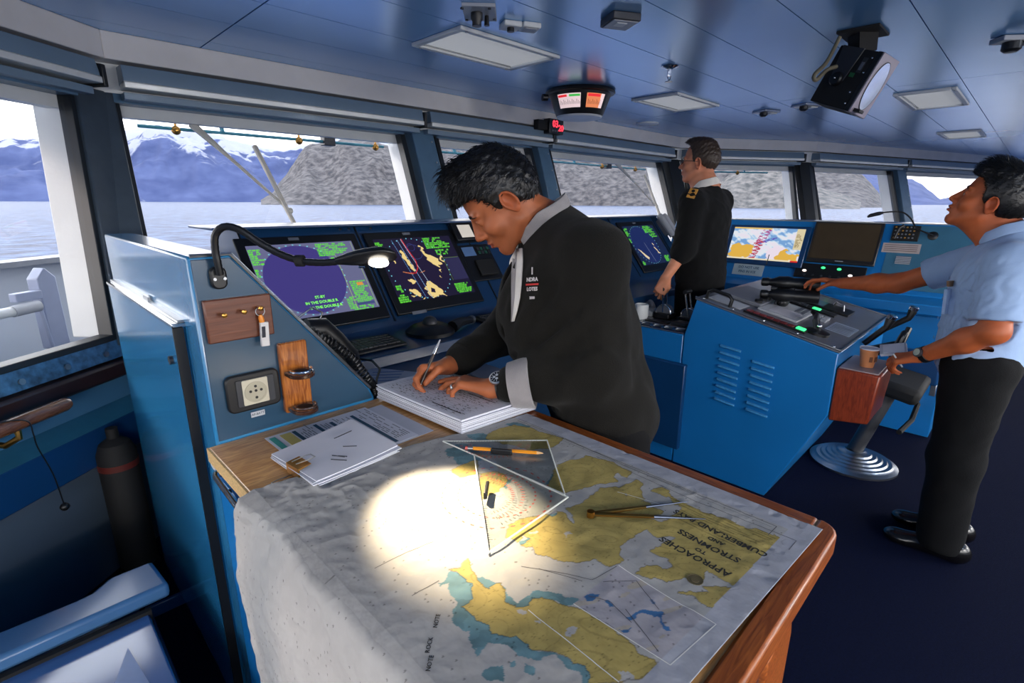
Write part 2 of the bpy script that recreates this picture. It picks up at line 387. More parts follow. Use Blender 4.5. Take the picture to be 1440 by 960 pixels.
blind(2, .08, 1.55, 'blind cassette above the window behind the standing officer', None)
blind(3, .08, 1.85, 'blind cassette above the narrow starboard window', None)
blind(3, 1.95, 4.6, 'blind cassette above the window behind the helmsman', None)
# ------------------------------------------------------------------ outside: wash pipes, wipers
def washpipe(i, s0, s1, nz, label, box=None):
    root = thing('window_wash_pipe', label, 'pipe', wpt(i, (s0+s1)/2, 1.85, .2))
    M().tube([wpt(i, s0, 1.846, .16), wpt(i, s1, 1.846, .16)], .0085, 8).build('pipe', TEALP, root)
    for q in nz:
        c = wpt(i, q, 1.839, .16)
        m_ = M().ell(c, .022, 10, 8); m_.cyl(c, c + Vector((0,0,.07)), .006, n=8); m_.build('nozzle', BRASS, root)
    for q in (s0+.28*(s1-s0), s0+.72*(s1-s0)):
        M().cyl(wpt(i, q, 1.846, .16), wpt(i, q, 1.96, .17), .012, n=8).build('hanger', TEALP, root)
    if box:
        c = wpt(i, box, 1.856, .16); d = (plan[i+1]-plan[i]).normalized(); n = nrm(i)
        M().ob(c, Vector((d.x,d.y,0))*.035, Vector((n.x,n.y,0))*.03, (0,0,.032)).build('junction_box', DGREY, root, bev=.004)
washpipe(1, .12, 1.46, (.28, .90, 1.40), 'teal window wash pipe outside the snowy peaks window', 1.08)
washpipe(1, 1.82, 2.68, (1.9, 2.3, 2.6), 'teal window wash pipe outside the narrow middle window')
washpipe(1, 3.0, 4.7, (3.05, 3.9, 4.5), 'teal window wash pipe outside the third front window', 4.0)
washpipe(2, .2, 1.3, (.3, .9), 'wash pipe outside the window behind the officer', .55)
WIPE = mat('wiper_metal', (206, 202, 192), .4, metal=.2, var=.1)
def wiper(i, sa, za, sb, zb, sc, zc, sd, zd, label):
    root = thing('window_wiper', label, 'wiper', wpt(i, sa, za, .05))
    a, b = wpt(i, sa, za, .05), wpt(i, sb, zb, .04); c, d = wpt(i, sc, zc, .10), wpt(i, sd, zd, .045)
    M().tube([a, b], [.014, .012], 8).build('blade_rail', WIPE, root)
    mid = c.lerp(d, .38); M().tube([c, mid, d], [.02, .009, .007], 8).build('arm', WIPE, root)
    M().ell(d, .018, 8, 6).build('joint', WIPE, root)
wiper(1, .60, 1.78, .74, 1.25, .34, 1.87, .70, 1.45, 'wiper crossing the view of the snowy peaks')
wiper(1, 1.93, 1.77, 2.03, 1.3, 1.70, 1.87, 2.0, 1.48, 'wiper beside the writing man head outside the narrow window')
wiper(1, 4.47, 1.78, 4.60, 1.3, 4.07, 1.88, 4.56, 1.46, 'wiper on the third front window near the officer')
# ------------------------------------------------------------------ bridge wing outside the port window
WINGP = mat('bulwark_white', (176, 184, 196), .55, var=.12, vs_=2)
bul = tag(along(0, -2.5, LW+1.2, -.4, 1.16, 1.15, 1.20).build('bulwark', WINGP), 'white steel bulwark of the bridge wing outside', 'bulwark')
along(0, -2.5, LW+1.2, 1.15, 1.18, 1.10, 1.24).build('cap_rail', mat('bulwark_cap', (126, 130, 138), .5), bul)
along(0, -2.5, LW+1.2, -.4, -.34, .06, 1.16).build('deck_plate', mat('wing_deck', (120, 128, 140), .7, var=.2), bul)
st = thing('wing_post', 'white bracket post carrying a light tube by the bulwark', 'post', along(0, 2.3, 2.31, 0, .1, .6, .61).v[0])
def ap(s_, o, z): return Vector(along(0, s_, s_+.001, z, z+.001, o, o+.001).v[0])
LILAC = mat('post_paint', (156, 166, 192), .5, var=.06)
M().prism([ap(2.580,0.620,0.800), ap(2.670,0.620,0.800), ap(2.670,0.620,1.142), ap(2.625,0.620,1.190), ap(2.580,0.620,1.142)], ap(2.580,0.680,0.800)-ap(2.580,0.620,0.800)).build('post', LILAC, st, bev=.005)
M().ob(ap(2.520,0.630,1.071), (ap(2.580,0.630,1.071)-ap(2.520,0.630,1.071))*1.0, (0,0,.02), ap(2.520,0.650,1.085)-ap(2.520,0.630,1.085)).build('arm', LILAC, st, bev=.004)
M().tube([ap(1.680,0.600,1.019), ap(2.420,0.600,1.019)], .022, 14).build('light_tube', WHITE, st)
M().tube([ap(2.420,0.600,1.019), ap(2.540,0.600,1.023)], .026, 14).build('tube_cap', LGREY, st)
M().tube([ap(2.560,0.620,1.028), ap(2.580,0.620,0.762)], .009, 10).build('stay', LILAC, st)

# ------------------------------------------------------------------ sea and shore
SEA = bpy.data.materials.new('sea_water'); SEA.use_nodes = True; t = SEA.node_tree; b = t.nodes['Principled BSDF']
b.inputs['Roughness'].default_value = .45; b.inputs['IOR'].default_value = 1.33; b.inputs['Specular IOR Level'].default_value = .10
tcn = t.nodes.new('ShaderNodeTexCoord')
mp = t.nodes.new('ShaderNodeMapping'); mp.inputs['Scale'].default_value = (.06, .15, .2); mp.inputs['Rotation'].default_value = (0,0,R_(20)); t.links.new(tcn.outputs['Object'], mp.inputs[0])
n1 = t.nodes.new('ShaderNodeTexNoise'); n1.inputs['Scale'].default_value = 1.6; n1.inputs['Detail'].default_value = 7; n1.inputs['Roughness'].default_value = .62; t.links.new(mp.outputs[0], n1.inputs[0])
cr = t.nodes.new('ShaderNodeValToRGB'); cr.color_ramp.elements[0].position = .42; cr.color_ramp.elements[1].position = .60
cr.color_ramp.elements[0].color = srgb(3, 18, 50); cr.color_ramp.elements[1].color = srgb(60, 80, 112)
t.links.new(n1.outputs[0], cr.inputs[0]); t.links.new(cr.outputs[0], b.inputs['Base Color'])
bp = t.nodes.new('ShaderNodeBump'); bp.inputs['Strength'].default_value = .9; bp.inputs['Distance'].default_value = 1.2
t.links.new(n1.outputs[0], bp.inputs['Height']); t.links.new(bp.outputs[0], b.inputs['Normal'])
sea = struct(M().add([(-30000,-30000,-13),(30000,-30000,-13),(30000,30000,-13),(-30000,30000,-13)], [(0,1,2,3)]).build('sea', SEA))
def fbm(x, y, seed=0, oct_=5):
    rs = np.random.RandomState(seed); out = np.zeros_like(x); amp = 1.
    for o in range(oct_):
        for _ in range(3):
            a = rs.rand()*2*PI; f_ = 2**o*(.8+.5*rs.rand()); ph = rs.rand()*2*PI
            out += amp*np.sin((x*math.cos(a)+y*math.sin(a))*f_ + ph + 1.3*np.sin((x*math.sin(a)-y*math.cos(a))*f_*.7 + ph*2))/3
        amp *= .52
    return out
def ridge(name, az, hh, Rr, Rb, mat_, nseg=420, nrow=26, rough=.10, seed=1, rb_var=.0):
    # terrain from the shore at radius Rb up to a crest at radius Rr whose height follows hh over the bearing az (radians from +Y to +X)
    a = np.linspace(az[0], az[-1], nseg); h = np.interp(a, az, hh); v = np.linspace(0, 1, nrow)
    Aa, V = np.meshgrid(a, v); H = np.tile(h, (nrow, 1))
    rad = Rb + (Rr-Rb)*V + (Rr*.015)*fbm(Aa*30, V*3, seed+9, 3)
    prof = V**.8
    nz = fbm(Aa*40, V*6, seed, 6)*rough*np.sin(np.clip(V*1.0, 0, 1)*PI*.93)
    jag = fbm(Aa*160, V*0, seed+5, 4)*.012*V
    Z = H*np.clip(prof + nz, 0, 1.08) + jag*H.max() - 13.5*(1-V)
    X = rad*np.sin(Aa); Y = rad*np.cos(Aa)
    vv = np.stack([X.ravel(), Y.ravel(), Z.ravel()], 1)
    # back slope
    bk = np.stack([X[-1]*1.25, Y[-1]*1.25, np.full(nseg, -14.)], 1); vv = np.vstack([vv, bk]); F = []
    for r in range(nrow):
        for c in range(nseg-1): F.append((r*nseg+c, r*nseg+c+1, (r+1)*nseg+c+1, (r+1)*nseg+c))
    me = bpy.data.meshes.new(name); me.from_pydata(vv.tolist(), [], F); me.polygons.foreach_set('use_smooth', [True]*len(me.polygons))
    o = link(name, me, mat_); return struct(o)
def az_of(u): return math.atan2((u-720)/720, 1.0364) + PI/4
def hm(u, vtop, R): # crest height for a skyline seen v pixels above the horizon
    b = (480-vtop)/720; return R*(b*.9649-.2627)/math.hypot((u-720)/720, .9649+b*.2627) + 1.5
SN = [(-700,220),(-300,225),(-120,212),(0,210),(15,203),(33,196),(60,200),(80,197),(110,190),(160,184),(185,184),(215,181),(240,178),(262,186),(290,184),(315,191),(340,198),(362,205),(385,211),(405,213),(435,206),(470,196),(500,190),(530,188),(545,178),(562,182),(590,200),(640,225),(700,230),(1000,240),(1120,236),(1150,222),(1180,226),(1200,232),(1230,243),(1255,252),(1275,250),(1290,258),(1320,277),(1338,274),(1380,254),(1450,240),(1600,235)]
HL = [(366,284),(385,272),(410,242),(435,210),(445,205),(457,204),(465,207),(475,206),(487,195),(500,194),(515,196),(530,200),(550,206),(570,201),(600,196),(650,200),(700,203),(740,206),(800,209),(860,212),(930,216),(960,219),(1040,219),(1100,221),(1145,222),(1185,229),(1200,241),(1220,258),(1246,284)]
NR = [(985,272),(1000,262),(1020,246),(1050,240),(1085,236),(1100,240),(1115,252),(1140,262),(1180,272),(1210,284)]
def landmat(name, rock, rock2, snow=None, scale=3, sl=0):
    m = bpy.data.materials.new(name); m.use_nodes = True; t = m.node_tree; b = t.nodes['Principled BSDF']; b.inputs['Roughness'].default_value = .9; b.inputs['Specular IOR Level'].default_value = .1
    g = t.nodes.new('ShaderNodeNewGeometry'); mp = t.nodes.new('ShaderNodeMapping'); mp.inputs['Scale'].default_value = (scale, scale, scale*1.6); t.links.new(g.outputs['Position'], mp.inputs[0])
    n = t.nodes.new('ShaderNodeTexNoise'); n.inputs['Scale'].default_value = 1; n.inputs['Detail'].default_value = 8; n.inputs['Roughness'].default_value = .62; t.links.new(mp.outputs[0], n.inputs[0])
    r = t.nodes.new('ShaderNodeValToRGB'); r.color_ramp.elements[0].position = .38; r.color_ramp.elements[1].position = .62
    r.color_ramp.elements[0].color = srgb(*rock); r.color_ramp.elements[1].color = srgb(*rock2); t.links.new(n.outputs[0], r.inputs[0]); out = r.outputs[0]
    if snow:
        s = t.nodes.new('ShaderNodeSeparateXYZ'); t.links.new(g.outputs['Position'], s.inputs[0])
        ma = t.nodes.new('ShaderNodeMapRange'); ma.inputs[1].default_value = sl*.35; ma.inputs[2].default_value = sl; ma.inputs[3].default_value = -.26; ma.inputs[4].default_value = .16; t.links.new(s.outputs['Z'], ma.inputs[0])
        n3 = t.nodes.new('ShaderNodeTexNoise'); n3.inputs['Scale'].default_value = .8; n3.inputs['Detail'].default_value = 6; n3.inputs['Roughness'].default_value = .55; n3.inputs['Distortion'].default_value = .8; t.links.new(mp.outputs[0], n3.inputs[0])
        ad = t.nodes.new('ShaderNodeMath'); ad.operation = 'ADD'; t.links.new(n3.outputs[0], ad.inputs[0]); t.links.new(ma.outputs[0], ad.inputs[1])
        r2 = t.nodes.new('ShaderNodeValToRGB'); r2.color_ramp.elements[0].position = .43; r2.color_ramp.elements[1].position = .49; t.links.new(ad.outputs[0], r2.inputs[0])
        mx = t.nodes.new('ShaderNodeMix'); mx.data_type = 'RGBA'; t.links.new(r2.outputs[0], mx.inputs[0]); t.links.new(out, mx.inputs[6]); mx.inputs[7].default_value = srgb(*snow); out = mx.outputs[2]
    t.links.new(out, b.inputs['Base Color']); return m
SNOW = landmat('snow_mountain', (46, 56, 90), (62, 72, 106), (122, 126, 140), .0022, 1150)  # haze of distance is put into the bluish rock colour
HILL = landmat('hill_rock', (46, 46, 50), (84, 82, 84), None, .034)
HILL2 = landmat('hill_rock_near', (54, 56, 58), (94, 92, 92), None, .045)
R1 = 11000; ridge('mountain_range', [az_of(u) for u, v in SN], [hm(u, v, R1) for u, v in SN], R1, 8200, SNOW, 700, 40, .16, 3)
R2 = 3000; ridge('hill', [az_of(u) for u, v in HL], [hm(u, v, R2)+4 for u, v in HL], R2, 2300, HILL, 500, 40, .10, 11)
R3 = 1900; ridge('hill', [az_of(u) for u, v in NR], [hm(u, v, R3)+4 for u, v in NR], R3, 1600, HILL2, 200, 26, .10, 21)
# ------------------------------------------------------------------ painted screens (colour kept on the mesh itself)
rs = np.random.RandomState(4)
def inpoly(X, Y, poly):
    r = np.zeros(X.shape, bool); n = len(poly)
    for i in range(n):
        x0, y0 = poly[i]; x1, y1 = poly[(i+1) % n]
        if y0 == y1: continue
        c = ((Y < y0) != (Y < y1)) & (X < (x1-x0)*(Y-y0)/(y1-y0) + x0); r ^= c
    return r
def seg(X, Y, a, b, wd):
    ax, ay = a; bx, by = b; dx, dy = bx-ax, by-ay; L2 = dx*dx+dy*dy+1e-12
    t = np.clip(((X-ax)*dx + (Y-ay)*dy)/L2, 0, 1); return (X-ax-t*dx)**2 + (Y-ay-t*dy)**2 < wd*wd
def colmesh(name, P, C, mat_, parent, smooth=False):
    # P: (nv,nu,3) points, C: (nv,nu,3) linear colours
    nv, nu = P.shape[:2]; idx = np.arange(nv*nu).reshape(nv, nu)
    F = np.stack([idx[:-1,:-1], idx[:-1,1:], idx[1:,1:], idx[1:,:-1]], -1).reshape(-1, 4)
    me = bpy.data.meshes.new(name); me.vertices.add(nv*nu); me.vertices.foreach_set('co', P.reshape(-1).astype(np.float32))
    me.loops.add(F.size); me.loops.foreach_set('vertex_index', F.reshape(-1).astype(np.int32))
    me.polygons.add(len(F)); me.polygons.foreach_set('loop_start', np.arange(0, F.size, 4, dtype=np.int32)); me.polygons.foreach_set('loop_total', np.full(len(F), 4, np.int32))
    me.update(calc_edges=True)
    if smooth: me.polygons.foreach_set('use_smooth', [True]*len(F))
    a = me.color_attributes.new('Col', 'FLOAT_COLOR', 'POINT'); cc = np.ones((nv*nu, 4), np.float32); cc[:, :3] = C.reshape(-1, 3); a.data.foreach_set('color', cc.ravel())
    return link(name, me, mat_, parent)
SCR = mat('lit_screen', (255,255,255), .3, var=0, emit=.17, attr='Col', spec=.2)
SCR.node_tree.nodes['Principled BSDF'].inputs['Base Color'].default_value = (0.01,.01,.01,1)
for l in list(SCR.node_tree.links):
    if l.to_socket.name == 'Base Color': SCR.node_tree.links.remove(l)
PRINT = mat('print', (255,255,255), .65, var=0, attr='Col')
lin = lambda *c: np.array(srgb(*c)[:3])
def glyphs(C, m0, cols, rows, x0, y0, x1, y1, fill=.85, col=(104,226,62), seed=0):
    nv, nu = C.shape[:2]; r = np.random.RandomState(seed); i0, i1, j0, j1 = int(y0*nv), int(y1*nv), int(x0*nu), int(x1*nu)
    rh = max(4, int((i1-i0)/rows))
    for k in range(rows):
        a = i0 + k*rh; ln = int((j1-j0)*(.55+.45*r.rand())); j = j0
        while j < j0+ln-3:
            wl = r.randint(3, 9)
            if r.rand() < fill:
                blk = r.rand(rh-1, min(wl, j0+ln-j)) < .78; sub = C[a:a+rh-1, j:j+blk.shape[1]]; sub[blk[:sub.shape[0], :sub.shape[1]]] = lin(*col)
            j += wl+1
def screen(name, TL, TR, BR, BL, paint, parent, nu=240, nv=186):
    TL, TR, BR, BL = [np.array(p, float) for p in (TL, TR, BR, BL)]
    u = np.linspace(0, 1, nu)[None, :, None]; v = np.linspace(0, 1, nv)[:, None, None]
    P = (BL*(1-u) + BR*u)*(1-v) + (TL*(1-u) + TR*u)*v
    X, Y = np.meshgrid(np.linspace(0, 1, nu), np.linspace(0, 1, nv)); C = np.zeros((nv, nu, 3)); paint(C, X, Y)
    return colmesh(name, P, C, SCR, parent)
def radar_base(C, X, Y, bg, disc, cx=.41, cy=.5, r=.47, asp=1.29):
    C[:] = lin(*bg); d = np.hypot((X-cx)*asp, Y-cy); C[d < r] = lin(*disc)
    for k in range(36):
        a = 2*PI*k/36; C[np.hypot((X-cx)*asp - (r+.012)*math.cos(a), Y-cy-(r+.012)*math.sin(a)) < .009] = lin(120, 205, 225)
    return d
def txt_common(C, s):
    glyphs(C, 0, 0, 8, .01, .74, .13, .99, seed=s); glyphs(C, 0, 0, 3, .01, .58, .07, .70, seed=s+1)
    glyphs(C, 0, 0, 7, .62, .80, .97, .99, seed=s+2); glyphs(C, 0, 0, 3, .72, .68, .97, .78, .7, seed=s+3)
def paint1(C, X, Y):
    d = radar_base(C, X, Y, (104,106,142), (66,58,128)); txt_common(C, 10)
    glyphs(C, 0, 0, 14, .80, .04, .98, .42, .95, seed=16); glyphs(C, 0, 0, 8, .70, .03, .82, .22, .95, seed=17); glyphs(C, 0, 0, 2, .74, .01, .99, .05, seed=18)
    C[seg(X, Y, (.775,.02), (.775,.80), .002) | seg(X, Y, (.775,.44), (.985,.44), .002) | seg(X, Y, (.985,.02), (.985,.98), .002) | seg(X, Y, (.775,.16), (.985,.16), .002)] = lin(170,200,120)
    m_ = (X > .79) & (X < .97) & (Y > .06) & (Y < .10); C[m_] = lin(66,78,128)
    m_ = (X > .87) & (X < .93) & (Y > .34) & (Y < .38); C[m_] = lin(222,150,70)
def islands(C, X, Y, polys, col=(240,212,140)):
    for p in polys:
        n = fb2(X*34, Y*34, 3)*.010; C[inpoly(X+n, Y-n, p)] = lin(*col)
def vn(x, y, seed=0):
    x = np.asarray(x, float); y = np.asarray(y, float); xi = np.floor(x).astype(np.int64); yi = np.floor(y).astype(np.int64); u = x-xi; v = y-yi; u = u*u*(3-2*u); v = v*v*(3-2*v)
    def hsh(a, b):
        h = (a*374761393 + b*668265263 + seed*982451653) & 0xffffffff; h = ((h ^ (h >> 13))*1274126177) & 0xffffffff; return ((h ^ (h >> 16)) & 0xffff)/65535.
    return (hsh(xi, yi)*(1-u) + hsh(xi+1, yi)*u)*(1-v) + (hsh(xi, yi+1)*(1-u) + hsh(xi+1, yi+1)*u)*v
def fv(x, y, seed=0, o=4): return sum(vn(x*2**k, y*2**k, seed+k)*.5**k for k in range(o))/1.9
def fb2(x, y, s): return np.sin(x+s+1.7*np.sin(y*1.3+s)) + .6*np.sin(2.1*y-s+1.2*np.sin(x*1.9)) + .4*np.sin(4.3*x+3.1*y)
def paint2(C, X, Y):
    d = radar_base(C, X, Y, (26,22,48), (30,22,52), r=.475); txt_common(C, 30)
    glyphs(C, 0, 0, 6, .76, .03, .98, .22, .95, seed=36); glyphs(C, 0, 0, 4, .005, .0, .14, .14, .9, seed=37); glyphs(C, 0, 0, 3, .03, .16, .13, .27, .9, seed=38)
    C[(X > .79) & (Y > .24) & (Y < .62)] = lin(44,42,78)
    C[seg(X, Y, (.775,.24), (.775,.8), .002) | seg(X, Y, (.775,.24), (.99,.24), .002) | seg(X, Y, (.775,.43), (.99,.43), .002) | seg(X, Y, (.775,.62), (.99,.62), .002)] = lin(110,140,70)
    islands(C, X, Y, [[(.25,.78),(.29,.80),(.33,.62),(.36,.46),(.33,.44),(.28,.60)],[(.12,.80),(.15,.78),(.145,.66),(.17,.62),(.15,.58),(.13,.66)],
        [(.53,.86),(.56,.84),(.57,.72),(.63,.68),(.70,.62),(.72,.52),(.66,.48),(.60,.54),(.57,.60),(.54,.72)],[(.74,.70),(.76,.66),(.76,.56),(.73,.58)],
        [(.22,.32),(.25,.34),(.30,.30),(.27,.24),(.23,.26)],[(.17,.17),(.24,.18),(.30,.08),(.25,.06),(.19,.12)],[(.17,.08),(.21,.09),(.20,.04)],
        [(.42,.28),(.48,.26),(.56,.12),(.58,.02),(.50,.04),(.40,.02),(.36,.12)],[(.65,.44),(.69,.44),(.67,.38)],[(.61,.34),(.63,.34),(.62,.31)],[(.27,.02),(.31,.04),(.30,.01)]])
    C[inpoly(X, Y, [(.44,.17),(.48,.14),(.47,.08),(.42,.10)])] = lin(30,22,52)
    for a, b, cl in [((.22,.97),(.33,.02),(86,130,180)),((.29,.97),(.40,.02),(120,160,205)),((.335,.97),(.45,.22),(170,190,210))]: C[seg(X, Y, a, b, .003)] = lin(*cl)
    for a, b in [((.345,.98),(.37,.80)),((.37,.80),(.405,.62)),((.405,.62),(.39,.50)),((.39,.50),(.34,.42)),((.34,.42),(.22,.44))]: C[seg(X, Y, a, b, .005)] = lin(225,40,44)
    C[seg(X, Y, (.19,.46), (.30,.41), .005) | seg(X, Y, (.40,.42), (.46,.44), .004)] = lin(205,130,80)
    dd = np.hypot((X-.44)*1.29, Y-.76); C[abs(dd-.12) < .003] = lin(58,72,130); dd = np.hypot((X-.42)*1.29, Y-.84); C[abs(dd-.06) < .003] = lin(52,56,130)
def paint3(C, X, Y):
    d = radar_base(C, X, Y, (22,34,66), (26,40,92)); txt_common(C, 50)
    glyphs(C, 0, 0, 6, .78, .03, .98, .22, .95, seed=56); glyphs(C, 0, 0, 3, .02, .02, .12, .12, .9, seed=57)
    islands(C, X, Y, [[(.12,.40),(.18,.36),(.22,.28),(.30,.18),(.27,.12),(.2,.2)],[(.62,.44),(.66,.40),(.70,.30),(.72,.24),(.68,.24),(.65,.34)],[(.63,.50),(.67,.52),(.64,.46)]], (228,206,170))
    C[seg(X, Y, (.40,.55), (.44,.06), .004)] = lin(120,130,160)
def paint_chart(C, X, Y):
    n = fb2(X*9, Y*7, 1)+fb2(X*23, Y*17, 2)*.7; C[:] = lin(226,232,240); C[n > .1] = lin(176,206,236); C[n > .9] = lin(120,164,214); C[(n < -.9)] = lin(232,226,238)
    C[seg(X, Y, (.50,.98), (.42,.55), .06) & (fb2(X*50, Y*50, 1) > .2)] = lin(176,72,140); C[seg(X, Y, (.42,.55), (.34,.08), .07) & (fb2(X*40, Y*44, 4) > 0)] = lin(186,70,96)
    C[seg(X, Y, (.62,.7), (.44,.5), .03) & (fb2(X*60, Y*50, 2) > .3)] = lin(96,80,180)
    k = fb2(X*20, Y*20, 5)*.015
    C[inpoly(X+k, Y+k, [(.0,.05),(.03,.42),(.12,.5),(.2,.44),(.28,.5),(.36,.40),(.32,.1),(.28,.04)])] = lin(226,178,74)
    C[inpoly(X+k, Y+k, [(.55,.04),(.56,.3),(.62,.42),(.70,.46),(.80,.42),(.86,.1),(.80,.03)])] = lin(236,222,236)
    C[inpoly(X+k, Y+k, [(.68,.04),(.72,.25),(.80,.4),(.84,.25),(.98,.22),(.99,.03)])] = lin(226,178,74)
    C[(Y > .95) & (X < .55)] = lin(226,190,110); C[(X > .89) & (Y > .38)] = lin(220,206,168); C[(Y < .05)] = lin(232,220,190); C[(Y < .05) & (X > .9)] = lin(214,40,40)
    glyphs(C, 0, 0, 10, .90, .45, .99, .93, .8, (150,130,90), 71)
def slope(y0, z0, y1, z1):
    return lambda z: y0 + (y1-y0)*(z0-z)/(z0-z1)
# ------------------------------------------------------------------ front console (along the front windows)
root = thing('front_console', 'long navy blue radar console running below the front windows', 'console', (2.6, 2.3, 0))
FS = slope(2.33, 1.385, 2.00, .962)      # depth of the sloping face at a height
def fp(x, z, o=0):                        # point on the sloping face, o metres proud of it
    return (x, FS(z) - o*.79, z + o*.61)
prof = [(2.62,0),(2.62,1.385),(2.33,1.385),(2.00,.962),(1.95,.935),(1.69,.925),(1.685,.88),(1.80,.85),(1.92,.80),(1.92,0)]
M().prism([(.72,y,z) for y, z in prof], (3.36,0,0)).build('body', CONS, root, bev=.004)
M().box(.62, 4.14, 2.30, 2.64, 1.386, 1.396).build('top_cap', BLUED, root, bev=.003)
for x in (.72, 1.245, 1.90, 2.55, 3.35, 3.98): M().prism([fp(x-.004,1.38,.001), fp(x+.004,1.38,.001), fp(x+.004,.97,.001), fp(x-.004,.97,.001)], (0,-.002,.002)).build('seam', BLACK, root)
for x in (1.17, 1.215, 1.33, 1.93, 3.38): M().cyl(fp(x,1.372,0), fp(x,1.372,.006), .006, n=10).build('screw', STEEL, root)
def radar(x0, x1, paint, label, msg=None):
    r = thing('radar_display', label, 'monitor', ((x0+x1)/2, 2.1, .96), 'radar displays in the front console')
    r['group'] = 'radar displays in the front console'
    bz = M().prism([fp(x0-.035,1.345), fp(x1+.035,1.345), fp(x1+.035,.985), fp(x0-.035,.985)], (0,-.012,.009)); bz.build('bezel', BLACK, r, bev=.005)
    zt, zb = 1.312, 1.03
    screen('screen', fp(x0,zt,.0165), fp(x1,zt,.0165), fp(x1,zb,.0165), fp(x0,zb,.0165), paint, r)
    M().prism([fp((x0+x1)/2-.05,1.337,.016), fp((x0+x1)/2-.005,1.337,.016), fp((x0+x1)/2-.005,1.326,.016), fp((x0+x1)/2-.05,1.326,.016)], (0,-.001,.0008)).build('name_plate', MGREY, r)
    return r
r1 = radar(.722, 1.19, paint1, 'radar display showing an empty purple disc beside the gooseneck lamp')
G1 = emis('radar_green_text', (120,232,80), 1.0)
for i, s in enumerate(['ST-BY', 'IN THE DOUBLE R', 'IN THE DOUBLE R']):
    text(s, .0175, G1, r1, fp(.94 + .012*(i == 2), 1.098-.019*i, .0175), (1,0,0), Vector(fp(0,1.2)) - Vector(fp(0,1.1)), depth=.0002, bold=.0004)
radar(1.30, 1.765, paint2, 'radar display with yellow coastline echoes and a red track')
radar(3.445, 3.90, paint3, 'blue radar display beyond the writing man near the officer')
# small instruments between the second radar and the centre
d = thing('echo_sounder', 'small bridge instrument with a pale square screen above a keypad', 'instrument', fp(1.90,1.3))
M().prism([fp(1.80,1.368), fp(2.01,1.368), fp(2.01,1.275), fp(1.80,1.275)], (0,-.03,.022)).build('housing', BLACK, d, bev=.006)
M().prism([fp(1.835,1.352,.0375), fp(1.925,1.352,.0375), fp(1.925,1.288,.0375), fp(1.835,1.288,.0375)], (0,-.001,.001)).build('screen', emis('pale_screen', (206,198,186), .55), d)
d = thing('keypad_panel', 'dark keypad panel with a blue label below the small pale screen', 'panel', fp(1.92,1.2))
M().prism([fp(1.80,1.262), fp(2.02,1.262), fp(2.02,1.08), fp(1.80,1.08)], (0,-.008,.006)).build('plate', BLACK, d, bev=.003)
M().prism([fp(1.815,1.25,.0105), fp(1.90,1.25,.0105), fp(1.90,1.205,.0105), fp(1.815,1.205,.0105)], (0,-.001,.001)).build('blue_label', mat('label_blue', (96,130,178), .5), d)
for i in range(4):
    for j in range(2): M().prism([fp(1.92+.024*i,1.245-.02*j,.0105), fp(1.938+.024*i,1.245-.02*j,.0105), fp(1.938+.024*i,1.231-.02*j,.0105), fp(1.92+.024*i,1.231-.02*j,.0105)], (0,-.003,.002)).build('key', mat('key_green', (36,84,70), .5) if (i+j) % 2 else DGREY, d)
M().prism([fp(1.86,1.18,.0105), fp(1.99,1.18,.0105), fp(1.99,1.10,.0105), fp(1.86,1.10,.0105)], (0,-.012,.009)).build('blank_module', BLACKM, d, bev=.006)
for x, z, n_ in ((2.2,1.3,'vhf_radio'),(2.6,1.3,'vhf_radio'),(3.0,1.25,'vhf_radio')):
    d = thing(n_, 'black radio set in the front console, ' + {2.2: 'nearest the keypad panel', 2.6: 'middle of the three', 3.0: 'nearest the third radar'}[x], 'radio', fp(x,z), 'radio sets in the front console')
    M().prism([fp(x-.12,z+.05), fp(x+.12,z+.05), fp(x+.12,z-.05), fp(x-.12,z-.05)], (0,-.02,.015)).build('body', BLACK, d, bev=.004); M().cyl(fp(x+.08,z,.025), fp(x+.08,z,.045), .016).build('knob', DGREY, d)
# telephone handsets on the console right of the third radar
for i, x in enumerate((4.03, 4.10)):
    d = thing('telephone_handset', ['white telephone handset hanging beside the third radar', 'second white handset tucked behind the first by the officer'][i], 'telephone', fp(x,1.2))
    a, b = Vector(fp(x,1.37,.05)), Vector(fp(x+.02,1.20,.05))
    M().tube([a, a.lerp(b,.15), a.lerp(b,.85), b], [.022,.030,.026,.024], 12).build('handset', LGREY, d)
    M().tube([b, Vector(fp(x+.03,1.12,.03)), Vector(fp(x+.05,1.0,.02))], .008, 8).build('cord', DGREY, d)
    M().ob(a.lerp(b,.5)+Vector((0,.025,-.02)), (.02,0,0), (b-a)*.35, (0,.012,-.01)).build('cradle', MGREY, d)
# keyboards, trackball and handset on the shelf
def keyboard(x0, x1, y0, y1, z, label):
    d = thing('keyboard', label, 'keyboard', ((x0+x1)/2, (y0+y1)/2, z))
    M().prism([(x0,y0,z),(x1,y0,z),(x1,y0,z+.012),(x0,y0,z+.012)], (0,y1-y0,.012)).build('base', BLACK, d, bev=.004)
    nx, ny = 14, 5
    me = None
    for i in range(nx):
        for j in range(ny):
            cx = x0+.02+(x1-x0-.04)*(i+.5)/nx; cy = y0+.015+(y1-y0-.03)*(j+.5)/ny; hw = (x1-x0-.04)/nx*.42; hd = (y1-y0-.03)/ny*.42
            o = M().box(-hw,hw,-hd,hd,0,.006).build('key', DGREY, d) if me is None else link('key', me, None, d)
            me = me or o.data; o.location = (cx, cy, z+.012+.012*(cy-y0)/(y1-y0))
keyboard(.80, 1.13, 1.74, 1.89, .93, 'black keyboard on the navy shelf under the purple radar')
M().prism([fp(1.02,.955,.002), fp(1.15,.955,.002), fp(1.15,.937,.002), fp(1.02,.937,.002)], (0,-.002,.001)).build('label_strip', LGREY, root)
M().prism([fp(1.34,.99,.013), fp(1.42,.99,.013), fp(1.42,.977,.013), fp(1.34,.977,.013)], (0,-.002,.001)).build('label_strip', MGREY, root)
